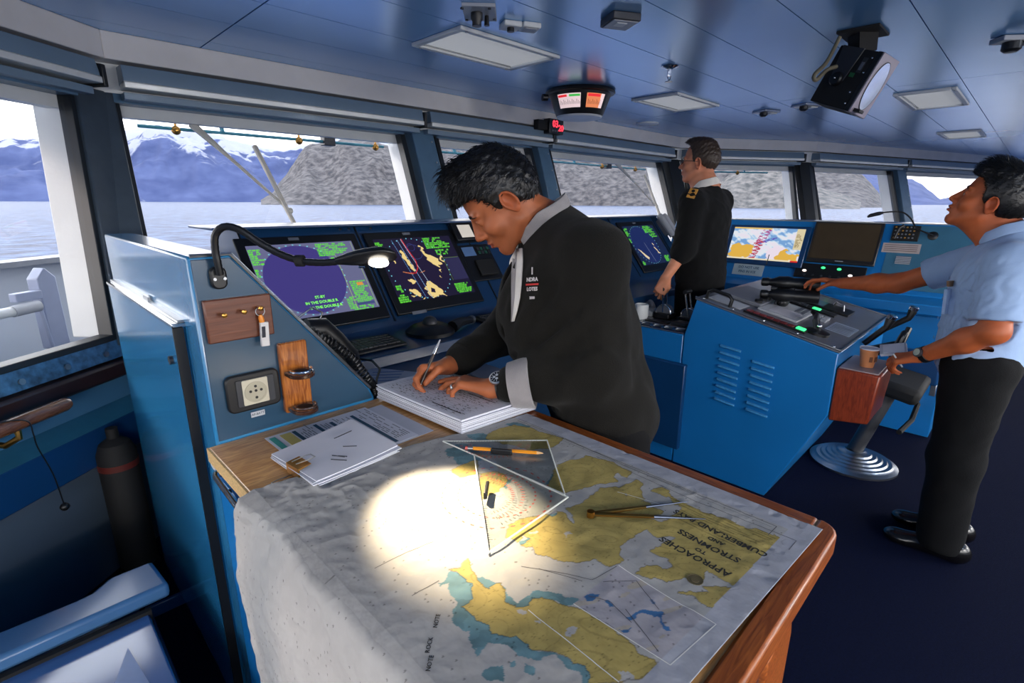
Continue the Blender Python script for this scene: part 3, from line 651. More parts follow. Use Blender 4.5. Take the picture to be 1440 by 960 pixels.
d = thing('trackball', 'round black trackball unit under the echo radar', 'trackball', (1.32,1.84,.93))
M().lathe([(.11,0),(.11,.015),(.085,.035),(.055,.045)], (1.32,1.84,.93), n=28).build('base', BLACK, d); M().ell((1.32,1.84,.975), .034).build('ball', DGREY, d)
d = thing('hand_microphone', 'black hand microphone lying right of the trackball', 'microphone', (1.46,1.80,.93))
M().tube([(1.40,1.78,.955),(1.46,1.80,.965),(1.55,1.83,.955)], [.028,.022,.016], 10).build('handle', BLACK, d); M().tube([(1.55,1.83,.955),(1.565,1.835,.955)], .021, 12).build('ring', STEEL, d)
keyboard(1.60, 1.92, 1.74, 1.89, .93, 'black keyboard on the shelf behind the writing man arm')
# ------------------------------------------------------------------ port end cabinet with its sloping side panel
cab = thing('end_cabinet', 'glossy blue end cabinet with a sloping top beside the chart table', 'cabinet', (.5,1.8,0))
M().prism([(.284,1.262,0),(.284,1.262,1.385),(.37,1.262,1.385),(.688,1.262,.985),(.70,1.262,.955),(.70,1.262,0)], (0,1.07,0)).build('body', CABB, cab, bev=.006)
M().prism([(.290,1.262,.955),(.290,1.262,1.378),(.368,1.262,1.378),(.680,1.262,.985),(.692,1.262,.955)], (0,-.003,0)).build('side_panel', PANB, cab, bev=.002)
M().tube([(.290,1.262,1.386),(.37,1.261,1.386),(.688,1.261,.986)], .0045, 8).build('edge_trim', STEEL, cab)
dr = M().box(.262,.284, 1.378,2.29, .06,1.215).build('door', CABB, cab, bev=.003)
M().box(.258,.288, 1.376,2.29, 1.213,1.223).build('door_edge', CHROME, dr, bev=.002); M().box(.270,.288, 1.376,2.29, 1.223,1.230).build('door_edge', STEEL, dr, bev=.002)
M().box(.258,.2795, 1.370,1.379, .06,1.213).build('door_seal', BLACK, dr)
M().box(.274,.280, 1.70,1.76, 1.228,1.242).build('door_catch', STEEL, dr)
M().cyl((.262,1.45,1.12), (.254,1.45,1.12), .011, n=12).build('door_screw', DGREY, dr)
M().cyl((.284,1.292,.90), (.276,1.292,.90), .026, n=24).build('cover_cap', LGREY, cab, bev=.002)
# key board with three hooks
kb = thing('key_board', 'brown wooden key board with three brass hooks on the blue panel', 'key rack', (.37,1.25,1.24))
M().box(.298,.440, 1.246,1.259, 1.192,1.290).build('board', wood('key_board_wood', (112,62,40), (92,48,30), 4, .35, (2,8,20)), kb, bev=.003)
for x, z in ((.331,1.257),(.372,1.259),(.408,1.262)):
    M().cyl((x,1.247,z), (x,1.226,z), .0028, n=10).lathe([(.0028,0),(.0058,.0),(.0058,.004),(.002,.006)], (x,1.227,z), (0,-1,0), 12).build('hook', BRASS, kb)
kf = thing('key_tag', 'white key tag with an orange tip hanging on the third hook', 'key tag', (.41,1.24,1.2))
ring = [(.408+.010*math.cos(a), 1.232, 1.254+.010*math.sin(a)) for a in np.linspace(0, 2*PI, 20)]
M().tube(ring, .0011, 6).build('ring', STEEL, kf)
M().tube([(.408,1.233,1.246),(.409,1.234,1.238),(.410,1.234,1.228)], [.004,.0062,.006], 10).build('orange_tip', mat('orange_plastic', (232,140,40), .4), kf)
M().ob((.4125,1.235,1.199), (.0095,0,-.0006), (0,.005,0), (.0015,0,.029)).build('tag', mat('tag_white', (206,204,204), .4), kf, bev=.002)
M().ob((.4095,1.2295,1.205), (.004,0,0), (0,.0005,0), (.001,0,.013)).build('tag_print', INK, kf)
# wall socket
so = thing('wall_socket', 'black framed wall socket with a cream outlet on the blue panel', 'socket', (.375,1.25,1.06))
def rrect(x0, x1, z0, z1, r, y, sk=0.0, n=5):
    P = []
    for cx, cz, a0 in ((x1-r,z1-r,0),(x0+r,z1-r,90),(x0+r,z0+r,180),(x1-r,z0+r,270)):
        for k in range(n+1): a = R_(a0+90*k/n); P.append((cx+r*math.cos(a), y, cz+r*math.sin(a)))
    return P
M().prism(rrect(.317,.438,1.016,1.108,.016,1.259), (0,-.012,0)).build('frame', BLACK, so, bev=.004)
M().prism(rrect(.338,.424,1.030,1.096,.004,1.247), (0,-.003,0)).build('inner_plate', DGREY, so, bev=.001)
M().prism(rrect(.350,.408,1.032,1.094,.003,1.244), (0,-.003,0)).build('outlet', mat('cream', (196,190,170), .45), so, bev=.001)
M().lathe([(.0255,0),(.0255,.002),(.022,.002),(.022,.0005)], (.379,1.241,1.062), (0,-1,0), 28).build('outlet_ring', mat('cream_dark', (172,166,146), .45), so)
for dx, dz in ((-.012,.003),(0,.003),(.012,.003),(0,.014),(0,-.014)): M().cyl((.379+dx,1.241,1.062+dz), (.379+dx,1.2395,1.062+dz), .0033, n=10).build('pin_hole', BLACK, so)
lb = tag(M().box(.366,.398,1.2575,1.259,.993,1.006).build('cabinet_label', LGREY), 'small engraved grey label under the wall socket', 'label')
text('AP-BATT', .0075, INK, lb, (.382,1.2573,.9995), (1,0,0), (0,0,1))
# cup holder of varnished wood
ch = thing('cup_holder', 'varnished oak holder with two ring shelves on the blue panel', 'holder', (.48,1.24,1.07))
HW = wood('holder_wood', (186,112,46), (128,66,22), 9, .22, (16,16,1.5), .7)
M().prism(rrect(.443,.512,.985,1.166,.006,1.259), (0,-.018,0)).build('back_board', HW, ch, bev=.004)
for z in (1.085, .992):
    m_ = M().prism([(.447,1.24,z),(.447,1.215,z)] + [(.4785+.0315*math.cos(a), 1.212+.034*math.sin(a), z) for a in np.linspace(PI, 2*PI, 14)] + [(.510,1.24,z)], (0,0,.010)); m_.build('shelf', mat('holder_dark', (58,32,18), .2, coat=.7), ch, bev=.002)
    m_ = M().tube([(.4785+.026*math.cos(a), 1.210+.028*math.sin(a), z+.016) for a in np.linspace(PI*.95, 2.05*PI, 18)], .0035, 8); m_.build('rim', CHROME if z > 1.05 else mat('rim_dark', (60,40,28), .25, coat=.5), ch)
    M().ell((.4785,1.212,z+.010), (.022,.022,.004)).build('felt_pad', BLACKM, ch)
# telephone on the sloping top
ph = thing('telephone', 'black telephone handset with a coiled cord on the sloping top', 'telephone', (.6,1.36,1.05))
sl_ = lambda x, o=0: (x + o*.78, 1.385 - (x-.37)*1.257 + o*.62)
def spt(x, y, o): a, z = sl_(x, o); return (a, y, z)
M().tube([spt(.565,1.40,.02), spt(.585,1.40,.05), spt(.62,1.395,.058), spt(.66,1.39,.048), spt(.685,1.385,.03)], [.030,.034,.026,.030,.022], 14).build('handset', BLACK, ph)
M().ob(spt(.62,1.43,.018), Vector((.315,0,-.4)).normalized()*.07, (0,.06,0), Vector((.78,0,.62))*.02).build('cradle', BLACK, ph, bev=.006)
M().tube([spt(.54,1.40,.03), spt(.545,1.40,.075), spt(.565,1.40,.085), spt(.575,1.40,.05)], .003, 8).build('hook_wire', STEEL, ph)
cp = [Vector(p) for p in [spt(.555,1.33,.012), spt(.60,1.32,.03), spt(.645,1.31,.035), spt(.69,1.30,.02), (.72,1.30,.975), (.735,1.32,.93)]]
pts = []; N_ = 300
for k in range(N_):
    t_ = k/(N_-1)*(len(cp)-1); i = min(int(t_), len(cp)-2); p = cp[i].lerp(cp[i+1], t_-i); a = k/N_*2*PI*34
    dd = (cp[i+1]-cp[i]).normalized(); u_ = dd.orthogonal().normalized(); v_ = dd.cross(u_); pts.append(p + (u_*math.cos(a)+v_*math.sin(a))*.011)
M().tube(pts, .0032, 5).build('coiled_cord', BLACK, ph)
M().tube([(.735,1.32,.93),(.80,1.42,.945),(.86,1.50,.945),(.90,1.62,.94),(.84,1.70,.95)], .004, 6).build('cord', BLACK, ph)
# small ledge between the cabinet and the console carrying loose papers
lg = tag(M().box(.70,1.30, 1.262,1.70, .86,.88).build('lower_shelf', CONS, bev=.003), 'low navy shelf between the chart table and the console', 'shelf')
pc = tag(M().ob((.90,1.56,.8835), (.09,.05,0), (-.05,.09,0), (0,0,.003)).build('notice_sheet', PAPERG), 'pale printed sheet on the low shelf behind the logbook', 'paper')
for i in range(5): M().ob((.86+.024*i,1.52+.022*i,.8872), (.045,-.035,0), (.004,.004,0), (0,0,.0002)).build('print_stripe', mat('stripe_blue', (120,144,190), .6), pc)
M().ob((.90,1.40,.885), (.06,.08,0), (-.05,.03,0), (0,0,.004)).build('loose_leaf', PAPER, pc)
# ------------------------------------------------------------------ gooseneck chart lamp
gl_ = thing('gooseneck_lamp', 'black gooseneck chart lamp arching from the cabinet panel', 'lamp', (.336,1.25,1.34))
M().prism(rrect(.320,.353,1.312,1.362,.014,1.259), (0,-.016,0)).build('wall_base', BLACK, gl_, bev=.004)
for x in (.327,.347): M().cyl((x,1.243,1.335), (x,1.240,1.335), .0035, n=10).build('base_screw', STEEL, gl_)
LP = [Vector(p) for p in [(.337,1.235,1.345),(.335,1.232,1.37),(.333,1.23,1.40),(.336,1.222,1.432),(.352,1.205,1.448),(.375,1.185,1.44),(.40,1.165,1.416),(.43,1.14,1.392),(.462,1.11,1.376),(.492,1.082,1.372),(.518,1.056,1.374)]]
def smooth(P, n=6):
    out = []
    for i in range(len(P)-1):
        a, b, c, d_ = P[max(i-1,0)], P[i], P[i+1], P[min(i+2,len(P)-1)]
        for k in range(n):
            t_ = k/n; out.append(.5*((2*b) + (c-a)*t_ + (2*a-5*b+4*c-d_)*t_*t_ + (3*b-a-3*c+d_)*t_**3))
    return out + [P[-1]]
sp = smooth(LP); M().tube(sp, [.0075 + .0006*(i % 2) for i in range(len(sp))], 10).build('neck', BLACK, gl_)
q = sp[int(len(sp)*.80)]; M().cyl(q-Vector((.006,-.006,0)), q+Vector((.006,-.006,0)), .0125, n=14).build('collar', BLACKM, gl_)
h0 = LP[-1]; hd = Vector((.62,-.60,.10)).normalized(); dn = Vector((-.20,-.52,-.83)).normalized(); dn = (dn - hd*dn.dot(hd)).normalized(); sd_ = hd.cross(dn)
V = []; F = []; NR_ = 14; sec = [(0,.010,.010,0),(.012,.014,.012,0),(.03,.020,.016,0),(.055,.027,.019,.001),(.085,.030,.020,.002),(.105,.029,.018,.003),(.122,.022,.013,.004),(.130,.010,.006,.004)]
for s_, wd, ht, o in sec:
    for k in range(NR_):
        a = 2*PI*k/NR_; up_ = math.sin(a); V.append(h0 + hd*s_ + sd_*(wd*math.cos(a)) - dn*((ht*up_) if up_ > 0 else ht*.55*up_))
for i in range(len(sec)-1):
    for k in range(NR_): a, b = i*NR_+k, i*NR_+(k+1) % NR_; F.append((a, b, b+NR_, a+NR_))
F += [tuple(range(NR_-1,-1,-1)), tuple(range((len(sec)-1)*NR_, len(sec)*NR_))]
M().add(V, F).build('head', BLACK, gl_)
lc = h0 + hd*.092 + dn*.0125
M().lathe([(.021,0),(.021,.003),(.004,.0045)], lc, dn, 24).build('lens', emis('lamp_lens', (255,244,226), 14), gl_)
M().tube([h0+hd*.045+dn*.012+sd_*.012, h0+hd*.058+dn*.014+sd_*.012], .003, 8).build('switch', CHROME, gl_)
sd2 = bpy.data.lights.new('lamp_beam', 'SPOT'); sd2.energy = 17; sd2.spot_size = R_(37); sd2.spot_blend = .8; sd2.shadow_soft_size = .012; sd2.color = (1, .80, .52)
so2 = bpy.data.objects.new('lamp_beam', sd2); scene.collection.objects.link(so2)
lpos = lc + dn*.012; tgt = Vector((.500,.660,.952)); so2.matrix_world = Matrix.Translation(lpos) @ (tgt-lpos).to_track_quat('-Z', 'Y').to_matrix().to_4x4(); attach(so2, gl_)
so2.matrix_basis = Matrix.Identity(4); so2.matrix_parent_inverse = wmat(gl_).inverted() @ Matrix.Translation(lpos) @ (tgt-lpos).to_track_quat('-Z', 'Y').to_matrix().to_4x4()
# ------------------------------------------------------------------ chart table
tb = thing('chart_table', 'blue chart table with an oak worktop under the nautical chart', 'table', (.6,.7,0))
rc = .035; x0, x1, y0, y1 = .267, .967, .145, 1.262
top = [(x0,y1,.912),(x0,y0,.912),(x1-rc,y0,.912)] + [(x1-rc+rc*math.sin(a), y0+rc-rc*math.cos(a), .912) for a in np.linspace(.2, PI/2, 6)] + [(x1,y1,.912)]
M().prism(top, (0,0,.036)).build('worktop', OAK, tb, bev=.003)
M().box(x0-.004,x0, y0+.02,y1, .914,.9475).build('edge_band', CHIP, tb)
M().box(x1-.042,x1+.002, y0+.0345,y1, .908,.9505).build('edge_rail', OAKE, tb, bev=.006)
rail = [(x0,y0-.002,.908),(x1-rc,y0-.002,.908)] + [(x1-rc+(rc+.002)*math.sin(a), y0+rc-(rc+.002)*math.cos(a), .908) for a in np.linspace(.25, PI/2, 6)] + [(x1-.042,y0+rc,.908),(x0,y0+rc,.908)]
M().prism(rail, (0,0,.0425)).build('edge_rail', OAKX, tb, bev=.006)
M().box(.282,.93, .19,1.258, 0,.912).build('cabinet_body', BLUE, tb, bev=.004)
d1 = M().box(.268,.284, .24,1.225, .10,.885).build('door', BLUE, tb, bev=.003)
M().tube([(.262,1.21,.905),(.258,1.20,.900),(.258,.86,.872),(.262,.85,.868)], .006, 10).build('handle', CHROME, d1)
for y, z in ((1.20,.872),(1.13,.892),(1.08,.886)): M().cyl((.268,y,z), (.264,y,z), .005, n=10).build('screw', DGREY, d1)
M().box(.276,.283, 1.235,1.262, 0,.905).build('corner_strip', BLUED, tb)
wd_ = thing('stowage_rail', 'varnished wooden board end under the near table corner', 'board', (.86,.17,.6))
M().prism([(.72,.165,.60),(.72,.165,.82),(.80,.165,.845),(.835,.165,.83),(.845,.165,.80),(.845,.165,.60)], (0,.026,0)).build('board', OAKE, wd_, bev=.008)
M().box(.78,.80,.188,.195,.60,.80).build('bracket', STEEL, wd_)
# ------------------------------------------------------------------ the nautical chart (printed colours on the sheet itself)
CH=dict(
land=[[(783,856),(854,836),(867,793),(877,704),(827,690),(778,722),(771,760),(748,809),(749,835)],[(615,778),(595,777),(592,738),(622,728),(666,704),(659,671),(632,649),(609,645),(586,651),(564,647),(666,770)],[(778,633),(847,609),(863,558),(857,510),(830,522),(805,502),(782,516),(749,535),(721,540),(692,552),(692,589),(736,612)],[(548,554),(580,550),(617,532),(622,515),(638,523),(644,513),(632,491),(632,475),(645,493),(657,519),(689,503),(758,512),(786,489),(840,482),(835,463),(809,451),(798,472),(771,463),(778,421),(776,383),(738,390),(746,353),(801,334),(748,309),(725,332),(728,357),(715,377),(677,381),(652,379),(634,385),(614,368),(609,355),(586,370),(581,396),(552,413),(537,440),(529,466),(525,502),(551,502),(546,514),(524,509),(521,532)],[(793,477),(815,455),(789,427),(771,428),(771,455)],[(830,440),(854,426),(850,405),(823,402),(821,435)],[(855,544),(859,503),(833,494),(836,526)],[(837,432),(831,376),(832,302),(850,198),(829,194),(733,207),(660,207),(615,211),(618,246),(606,272),(624,254),(640,235),(649,250),(664,229),(682,216),(685,233),(682,259),(659,254),(641,273),(621,286),(607,313),(598,333),(629,329),(643,304),(662,302),(661,345),(710,334),(727,336),(700,358),(711,381),(731,368),(777,366),(809,365),(829,405)],[(406,535),(419,532),(440,538),(426,496),(416,484),(419,469),(443,463),(438,447),(425,432),(425,416),(441,405),(450,412),(466,402),(472,384),(472,373),(483,359),(489,345),(479,228),(452,231),(420,248),(403,269),(418,286),(413,307),(395,339),(389,358),(391,379),(372,402),(373,431),(371,464),(392,471),(412,498)]],
hole=[[(445,341),(453,338),(454,330),(446,326),(439,331),(441,338)],[(423,378),(428,376),(428,370),(423,371),(420,376)],[(592,467),(605,466),(603,459),(590,459)],[(558,515),(572,513),(568,508),(557,509)],[(421,408),(429,407),(430,397),(421,397),(418,404)],[(436,256),(447,240),(441,235),(428,245)]],
teal=[[(832,859),(866,847),(874,805),(844,802),(839,828)],[(729,883),(760,866),(774,837),(740,818),(719,852)],[(639,857),(690,856),(710,810),(715,756),(665,765),(620,783),(629,819)],[(615,522),(630,523),(641,519),(631,498),(632,475),(621,494),(610,505)],[(654,666),(669,660),(623,640),(630,652)],[(699,600),(750,619),(747,612),(699,590)],[(775,490),(790,479),(778,469),(769,478)],[(689,471),(726,449),(724,444),(685,464)],[(524,509),(554,505),(547,496),(525,498)],[(383,527),(405,529),(417,499),(390,467),(373,462),(373,431),(372,402),(391,379),(389,358),(393,338),(412,306),(418,286),(404,268),(397,276),(404,288),(403,305),(399,322),(378,338),(366,355),(370,377),(354,398),(332,394),(339,413),(350,430),(342,447),(353,467),(372,479),(380,512)],[(426,496),(434,481),(443,460),(435,438),(435,422),(454,419),(469,416),(486,396),(488,382),(504,360),(488,363),(470,367),(474,382),(462,402),(447,409),(438,403),(422,413),(421,430),(436,446),(438,463),(417,468),(415,484)],[(323,369),(341,359),(333,340),(319,354)],[(363,341),(372,326),(363,321),(356,332)],[(355,358),(360,354),(357,349),(352,353)],[(376,528),(388,522),(383,512),(373,519)]],
blue=[[(508,360),(520,354),(523,344),(514,342),(504,353)],[(519,332),(526,327),(522,318),(513,321)],[(514,293),(530,292),(547,282),(559,266),(550,261),(540,243),(535,244),(548,264),(535,282),(514,288)],[(492,290),(506,285),(498,282),(493,285)],[(570,290),(572,285),(568,279),(563,281)]],
inset=[[(484,360),(596,360),(591,203),(490,215)]],
lines=[[(317,606),(275,553),(242,510),(240,475),(237,438)],[(319,576),(301,532),(279,489),(249,426)],[(324,621),(378,617),(426,609)],[(332,533),(379,531)],[(227,858),(240,719),(245,616),(239,502)],[(488,466),(514,423),(542,371),(593,361)],[(723,903),(669,910)],[(860,594),(851,387),(854,292),(858,185),(824,186)],[(885,860),(880,701),(870,518),(872,368)],[(503,443),(529,379)],[(512,355),(525,325),(513,284)],[(529,304),(497,235)],[(551,357),(589,324),(562,271)]],
white=[[(433,399),(426,246)],[(484,360),(490,215)],[(596,360),(591,203),(490,215)],[(772,480),(794,397)]],
)
def chart():
    root_l = 'worn nautical chart spread over the table and hanging over its edge'
    pol = {k_: [[(x/1000, y/1000) for x, y in p] for p in v] for k_, v in CH.items()}
    # corners on the table: near the port edge the sheet bends down
    nu, nv = 760, 560
    # u runs from the far starboard edge (x=.93) to port and down the front; v from far (y~.95) to near (y~.17)
    Ltop = .93-.270; Ld = .60; S = np.linspace(0, Ltop+Ld, nu); Vv = np.linspace(0, 1, nv)
    SS, VV = np.meshgrid(S, Vv)
    xf = .925 - SS                                   # unfolded x
    yfar = np.interp(xf, [-.4, .27, .54, .75, .925], [.90, .985, .945, .893, .868]); ynear = np.interp(xf, [-.4,.27,.65,.925], [.215,.198,.178,.163])
    Y = ynear + (yfar-ynear)*VV
    X = np.maximum(xf, 0); Z = np.full_like(X, .9505)
    dd = np.clip(.272 - xf, 0, None)                 # length past the bend
    r = .018; th = np.minimum(dd/r, PI/2*.96); rest = np.clip(dd - r*PI/2*.96, 0, None)
    bow = .020*np.sin(np.clip(rest/.36, 0, 1)*PI)**1 
    X = np.where(dd > 0, .272 - r*np.sin(th) - rest*.05 - bow, X); Z = np.where(dd > 0, .9505 - r*(1-np.cos(th)) - rest*.99, Z)
    rg = lambda f, sd: np.abs(fv(xf*f, Y*f, sd, 3)-.5)
    edge = np.exp(-((xf-.925)/.10)**2) + np.exp(-((Y-ynear)/.07)**2)
    crumple = -.010*rg(7, 3) - .005*rg(19, 5) - edge*.010*rg(26, 8) + .004 + .003*edge
    port = np.exp(-((xf-.36)/.13)**2)*np.exp(-((VV-1)/.32)**2); crumple += port*(.006 - .030*rg(20, 11))
    crumple = np.clip(crumple, -.0010, .0035 + .0055*np.clip(port, 0, 1))
    fold = -np.abs(((xf-.10) % .36)-.18); 
    flat = (dd <= 0)
    Z = Z + np.where(flat, .0022 + crumple, 0); X = X - np.where(flat, 0, .004 + crumple*3)
    P = np.stack([X, Y, Z], -1)
    globals()['CHZ'] = (X[:, xf[0] > .26], Y[:, xf[0] > .26], Z[:, xf[0] > .26])
    # colour
    px, py = xf, Y
    wx = px + (fv(px*60, py*60, 1)-.5)*.016; wy = py + (fv(px*60, py*60, 7)-.5)*.016
    C = np.zeros(P.shape); C[:] = lin(168, 167, 166)
    n = fb2(px*9, py*9, 6); C *= (1 + .03*n)[..., None]
    def fill(k_, col, dx=0, mott=.06):
        m_ = np.zeros(px.shape, bool)
        for p in pol[k_]: m_ |= inpoly(wx, wy, p)
        C[m_] = lin(*col)*(1 + mott*fb2(px*70, py*64, 8)[m_])[:, None]; return m_
    te = fill('teal', (102, 138, 148), mott=.10); la = fill('land', (172, 154, 92), mott=.05); fill('hole', (172, 171, 171))
    ins = np.zeros(px.shape, bool)
    for p in pol['inset']: ins |= inpoly(px, py, p)
    C[ins] = lin(166, 163, 170); 
    hatch = ins & (fb2(px*40, py*90, 2) > 1.1); C[hatch] = lin(172, 164, 154)
    fill('blue', (62, 106, 152))
    # darker teal in the deep bottom-left of the land mass, away from the coast
    dk = te & (fb2(px*60, py*60, 12) > .5); C[dk] *= .82
    # coastline ink, soundings and contour dots
    gx = np.abs(np.diff(la.astype(int), axis=1, prepend=0)) + np.abs(np.diff(la.astype(int), axis=0, prepend=0)); C[gx > 0] = C[gx > 0]*.55
    rsd = np.random.RandomState(8); sp_ = rsd.rand(*px.shape) < .0030
    for sft in ((0,0),(0,1),(1,0)): C[np.roll(sp_, sft, (0,1)) & ~la] *= .45
    sp_ = rsd.rand(*px.shape) < .010
    for sft in ((0,0),(0,1)): C[np.roll(sp_, sft, (0,1)) & la] *= .62
    for k_ in range(9):                                 # soundings as short figures
        pass
    # double neat line, margin print
    inm = px > .905-.0
    mar = ((px > .883) | (py < ynear+.040)); C[mar] = lin(166, 168, 178)*(1 + .05*fb2(px*50, py*50, 3)[mar])[:, None]
    # small print block beside the title
    tb_ = inpoly(px, py, [(.775,.245),(.86,.20),(.86,.40),(.775,.40)]) & (np.sin(px*900) > .1) & (fb2(px*300, py*60, 2) > -.6) & la; C[tb_] *= .62
    # contour lines across the land
    ct = la & (np.abs((fb2(px*14, py*13, 9) % .5) - .25) < .018); C[ct] *= .80
    # compass rose arcs in magenta around the set square
    for rad in (.075, .105): 
        dd_ = np.hypot(px-.60, py-.64); arc = (np.abs(dd_-rad) < .0016) & (np.sin(np.arctan2(py-.64, px-.60)*36) > .2); C[arc] = lin(200, 92, 88)
    CHM = mat('chart_print', (255,255,255), .75, var=.05, vs_=40, attr='Col', bump=.35, bs=26, spec=.25)
    o = colmesh('nautical_chart', P, C, CHM, None, True); tag(o, root_l, 'chart')
    sol = o.modifiers.new('thick', 'SOLIDIFY'); sol.thickness = .0004; sol.offset = -1
    return o
chart_o = chart()
def chart_z(x, y):
    X, Y, Z = CHZ; n = X.shape[1]; fj = float(np.interp(x, X[0][::-1], np.arange(n)[::-1])); j = min(int(fj), n-2); r = []
    for q in (j, j+1):
        fi = float(np.interp(y, Y[:, q], np.arange(len(Y)))); i = min(int(fi), len(Y)-2); r.append(Z[i, q]*(1-fi+i) + Z[i+1, q]*(fi-i))
    return float(r[0]*(1-fj+j) + r[1]*(fj-j))
def lay(o, base):
    for v in o.data.vertices: v.co.z = chart_z(v.co.x, v.co.y) + .0005 + (v.co.z-base)
    return o
CI = mat('chart_ink', (40, 38, 34), .7, var=0)
tx, ty = Vector((.058,-.135,0)), Vector((-.92,-.39,0))   # reading direction runs towards the near edge, upside down for the viewer
tx = Vector((.06,.99,0)); 
def ctext(s, size, x, y, bold=.0003): lay(text(s, size, CI, chart_o, (x, y, .9562), (.05,.999,0), (-.999,.05,0), name='title_lettering', depth=.0002, bold=bold), .9562)
ctext('APPROACHES', .0195, .702, .289); ctext('TO', .013, .722, .2865); ctext('STROMNESS', .0195, .744, .2845); ctext('AND', .013, .766, .2805); ctext('CUMBERLAND BAYS', .0182, .790, .2885)
M().lathe([(.012,0),(.012,.0008),(.0105,.0008),(.0105,.0004),(.006,.0004),(.006,.0009),(.002,.0009)], (.651,.262,max(chart_z(.651+a_,.262+b_) for a_ in (-.012,0,.012) for b_ in (-.012,0,.012))+.0001), n=24).build('seal', mat('seal_ink', (92,82,56), .7), chart_o)
for x_, y_, t_ in ((.330,.471,'NOTE'), (.300,.447,'ROCK'), (.285,.425,'NOTE')): lay(text(t_, .0085, CI, chart_o, (x_,y_,.9556), (.75,.66,0), (-.66,.75,0), name='note_lettering'), .9556)
def ribbon(P, wd, nm, m_, dz=.0007):
    P = [Vector((x/1000, y/1000, 0)) for x, y in P]; V = []; F = []
    Q = []
    for a, b in zip(P[:-1], P[1:]):
        n = max(1, int((b-a).length/.004)); Q += [a.lerp(b, k/n) for k in range(n)]
    Q.append(P[-1])
    for i, q in enumerate(Q):
        t = (Q[min(i+1, len(Q)-1)] - Q[max(i-1, 0)]).normalized(); nn = Vector((-t.y, t.x, 0))
        for sg in (-1, 1): r = q + nn*wd*sg; x = max(r.x, .272); V.append((x, r.y, chart_z(x, r.y) + dz))
    for i in range(len(Q)-1): F.append((2*i, 2*i+1, 2*i+3, 2*i+2))
    return M().add(V, F).build(nm, m_, chart_o, smooth=False)
CL = mat('chart_line', (84, 82, 86), .7, var=0)
for P_ in CH['lines']:
    if min(x for x, y in P_) > 262: ribbon(P_, .0005, 'track_line', CL)
ribbon([(876,222),(876,855)], .0006, 'neat_line', CL); ribbon([(868,228),(868,855)], .0003, 'neat_line', CL); ribbon([(876,222),(840,224)], .0006, 'neat_line', CL)
CW = mat('chart_crease', (226, 226, 220), .7, var=0)
for P_ in CH['white']: ribbon(P_, .0007, 'crease_line', CW)
# hanging corner of a second sheet behind the drape
s2 = tag(M().prism([(.250,.93,.80),(.246,.93,.30),(.246,.60,.30),(.246,.60,.62)], (.001,0,0)).build('under_chart', PAPERG), 'grey folded chart corner hanging below the draped chart', 'chart')
for k_ in range(3): M().box(.2452,.246,.875-.006*k_,.877-.006*k_,.32,.70-.05*k_).build('neat_line', INK, s2)
# ------------------------------------------------------------------ things lying on the table
ZT = .9495; ZC = .9555
def on(x, y, z=ZC): return Vector((x, y, z))
# logbook: thick block of pages with a bent open top sheet
lgb = thing('logbook', 'thick open logbook with curling pages under the writing man hands', 'book', (.84,1.07,ZT))
def sheetgrid(A_, B_, C_, D_, h, nu=18, nv=10): pass
def page(z0, inset, hump, name, m_, j=0):
    a, b, c, d_ = [np.array(p) for p in ((.700,1.250),(.722,.893),(.965,.872),(.955,1.232))]
    n_, m2 = 16, 10; V = []; F = []
    for lay in (0, 1):
        for i in range(n_+1):
            for k in range(m2+1):
                u, v = i/n_, k/m2; p = (a*(1-v)+d_*v)*(1-u) + (b*(1-v)+c*v)*u
                cc = (a+b+c+d_)/4; p = cc + (p-cc)*(1-inset)
                z = z0 + hump*(math.sin(min(u*1.4,1)*PI*.5)*.2 + .9*(1-u)**3*.6) + (.0028 if lay else 0)
                V.append((p[0], p[1], z))
    q = (n_+1)*(m2+1)
    for i in range(n_):
        for k in range(m2):
            o = i*(m2+1)+k; F.append((o, o+1, o+m2+2, o+m2+1)); F.append((q+o, q+o+m2+1, q+o+m2+2, q+o+1))
    for i in range(n_):
        for e_ in (0, m2): o = i*(m2+1)+e_; F.append((o, o+m2+1, q+o+m2+1, q+o) if e_ == 0 else (o, q+o, q+o+m2+1, o+m2+1))
    for k in range(m2):
        for e_ in (0, n_): o = e_*(m2+1)+k; F.append((o, q+o, q+o+1, o+1) if e_ == 0 else (o, o+1, q+o+1, q+o))
    return M().add(V, [f[::-1] for f in F]).build(name, m_, lgb)
rl = random.Random(3)
page(.9555, 0, .0, 'cover', PAPERG)
for j in range(9): page(.9585+.0034*j, rl.uniform(.0,.03), .0016*j, 'page', PAPER, j)
PZ = .9585+.0034*9
def lp(u, v):  # point on the open page (u along the binding, v across)
    a, b, c, d_ = [np.array(p) for p in ((.703,1.245),(.725,.898),(.962,.877),(.952,1.228))]
    p = (a*(1-v)+d_*v)*(1-u) + (b*(1-v)+c*v)*u; z = PZ + .0016*8*(math.sin(min(u*1.4,1)*PI*.5)*.2 + .54*(1-u)**3)
    return Vector((p[0], p[1], z+.0002))
def stroke(u0, v0, u1, v1, wd, h=.0004, m_=INK, nm='ruled_line'):
    n_ = max(2, int(abs(u1-u0)/.08)+1); V = []; F = []
    dv = np.array([v1-v0, u1-u0]); 
    for i in range(n_+1):
        t_ = i/n_; u, v = u0+(u1-u0)*t_, v0+(v1-v0)*t_; V += [lp(u-wd*(abs(v1-v0) > abs(u1-u0)), v-wd*(abs(v1-v0) <= abs(u1-u0))) + Vector((0,0,h)), lp(u+wd*(abs(v1-v0) > abs(u1-u0)), v+wd*(abs(v1-v0) <= abs(u1-u0))) + Vector((0,0,h))]
    for i in range(n_): F.append((2*i, 2*i+1, 2*i+3, 2*i+2))
    return V, F
mm = M()
for k in range(20): V, F = stroke(.05, .04+.048*k, .95, .04+.048*k, .0012); mm.add(V, F)
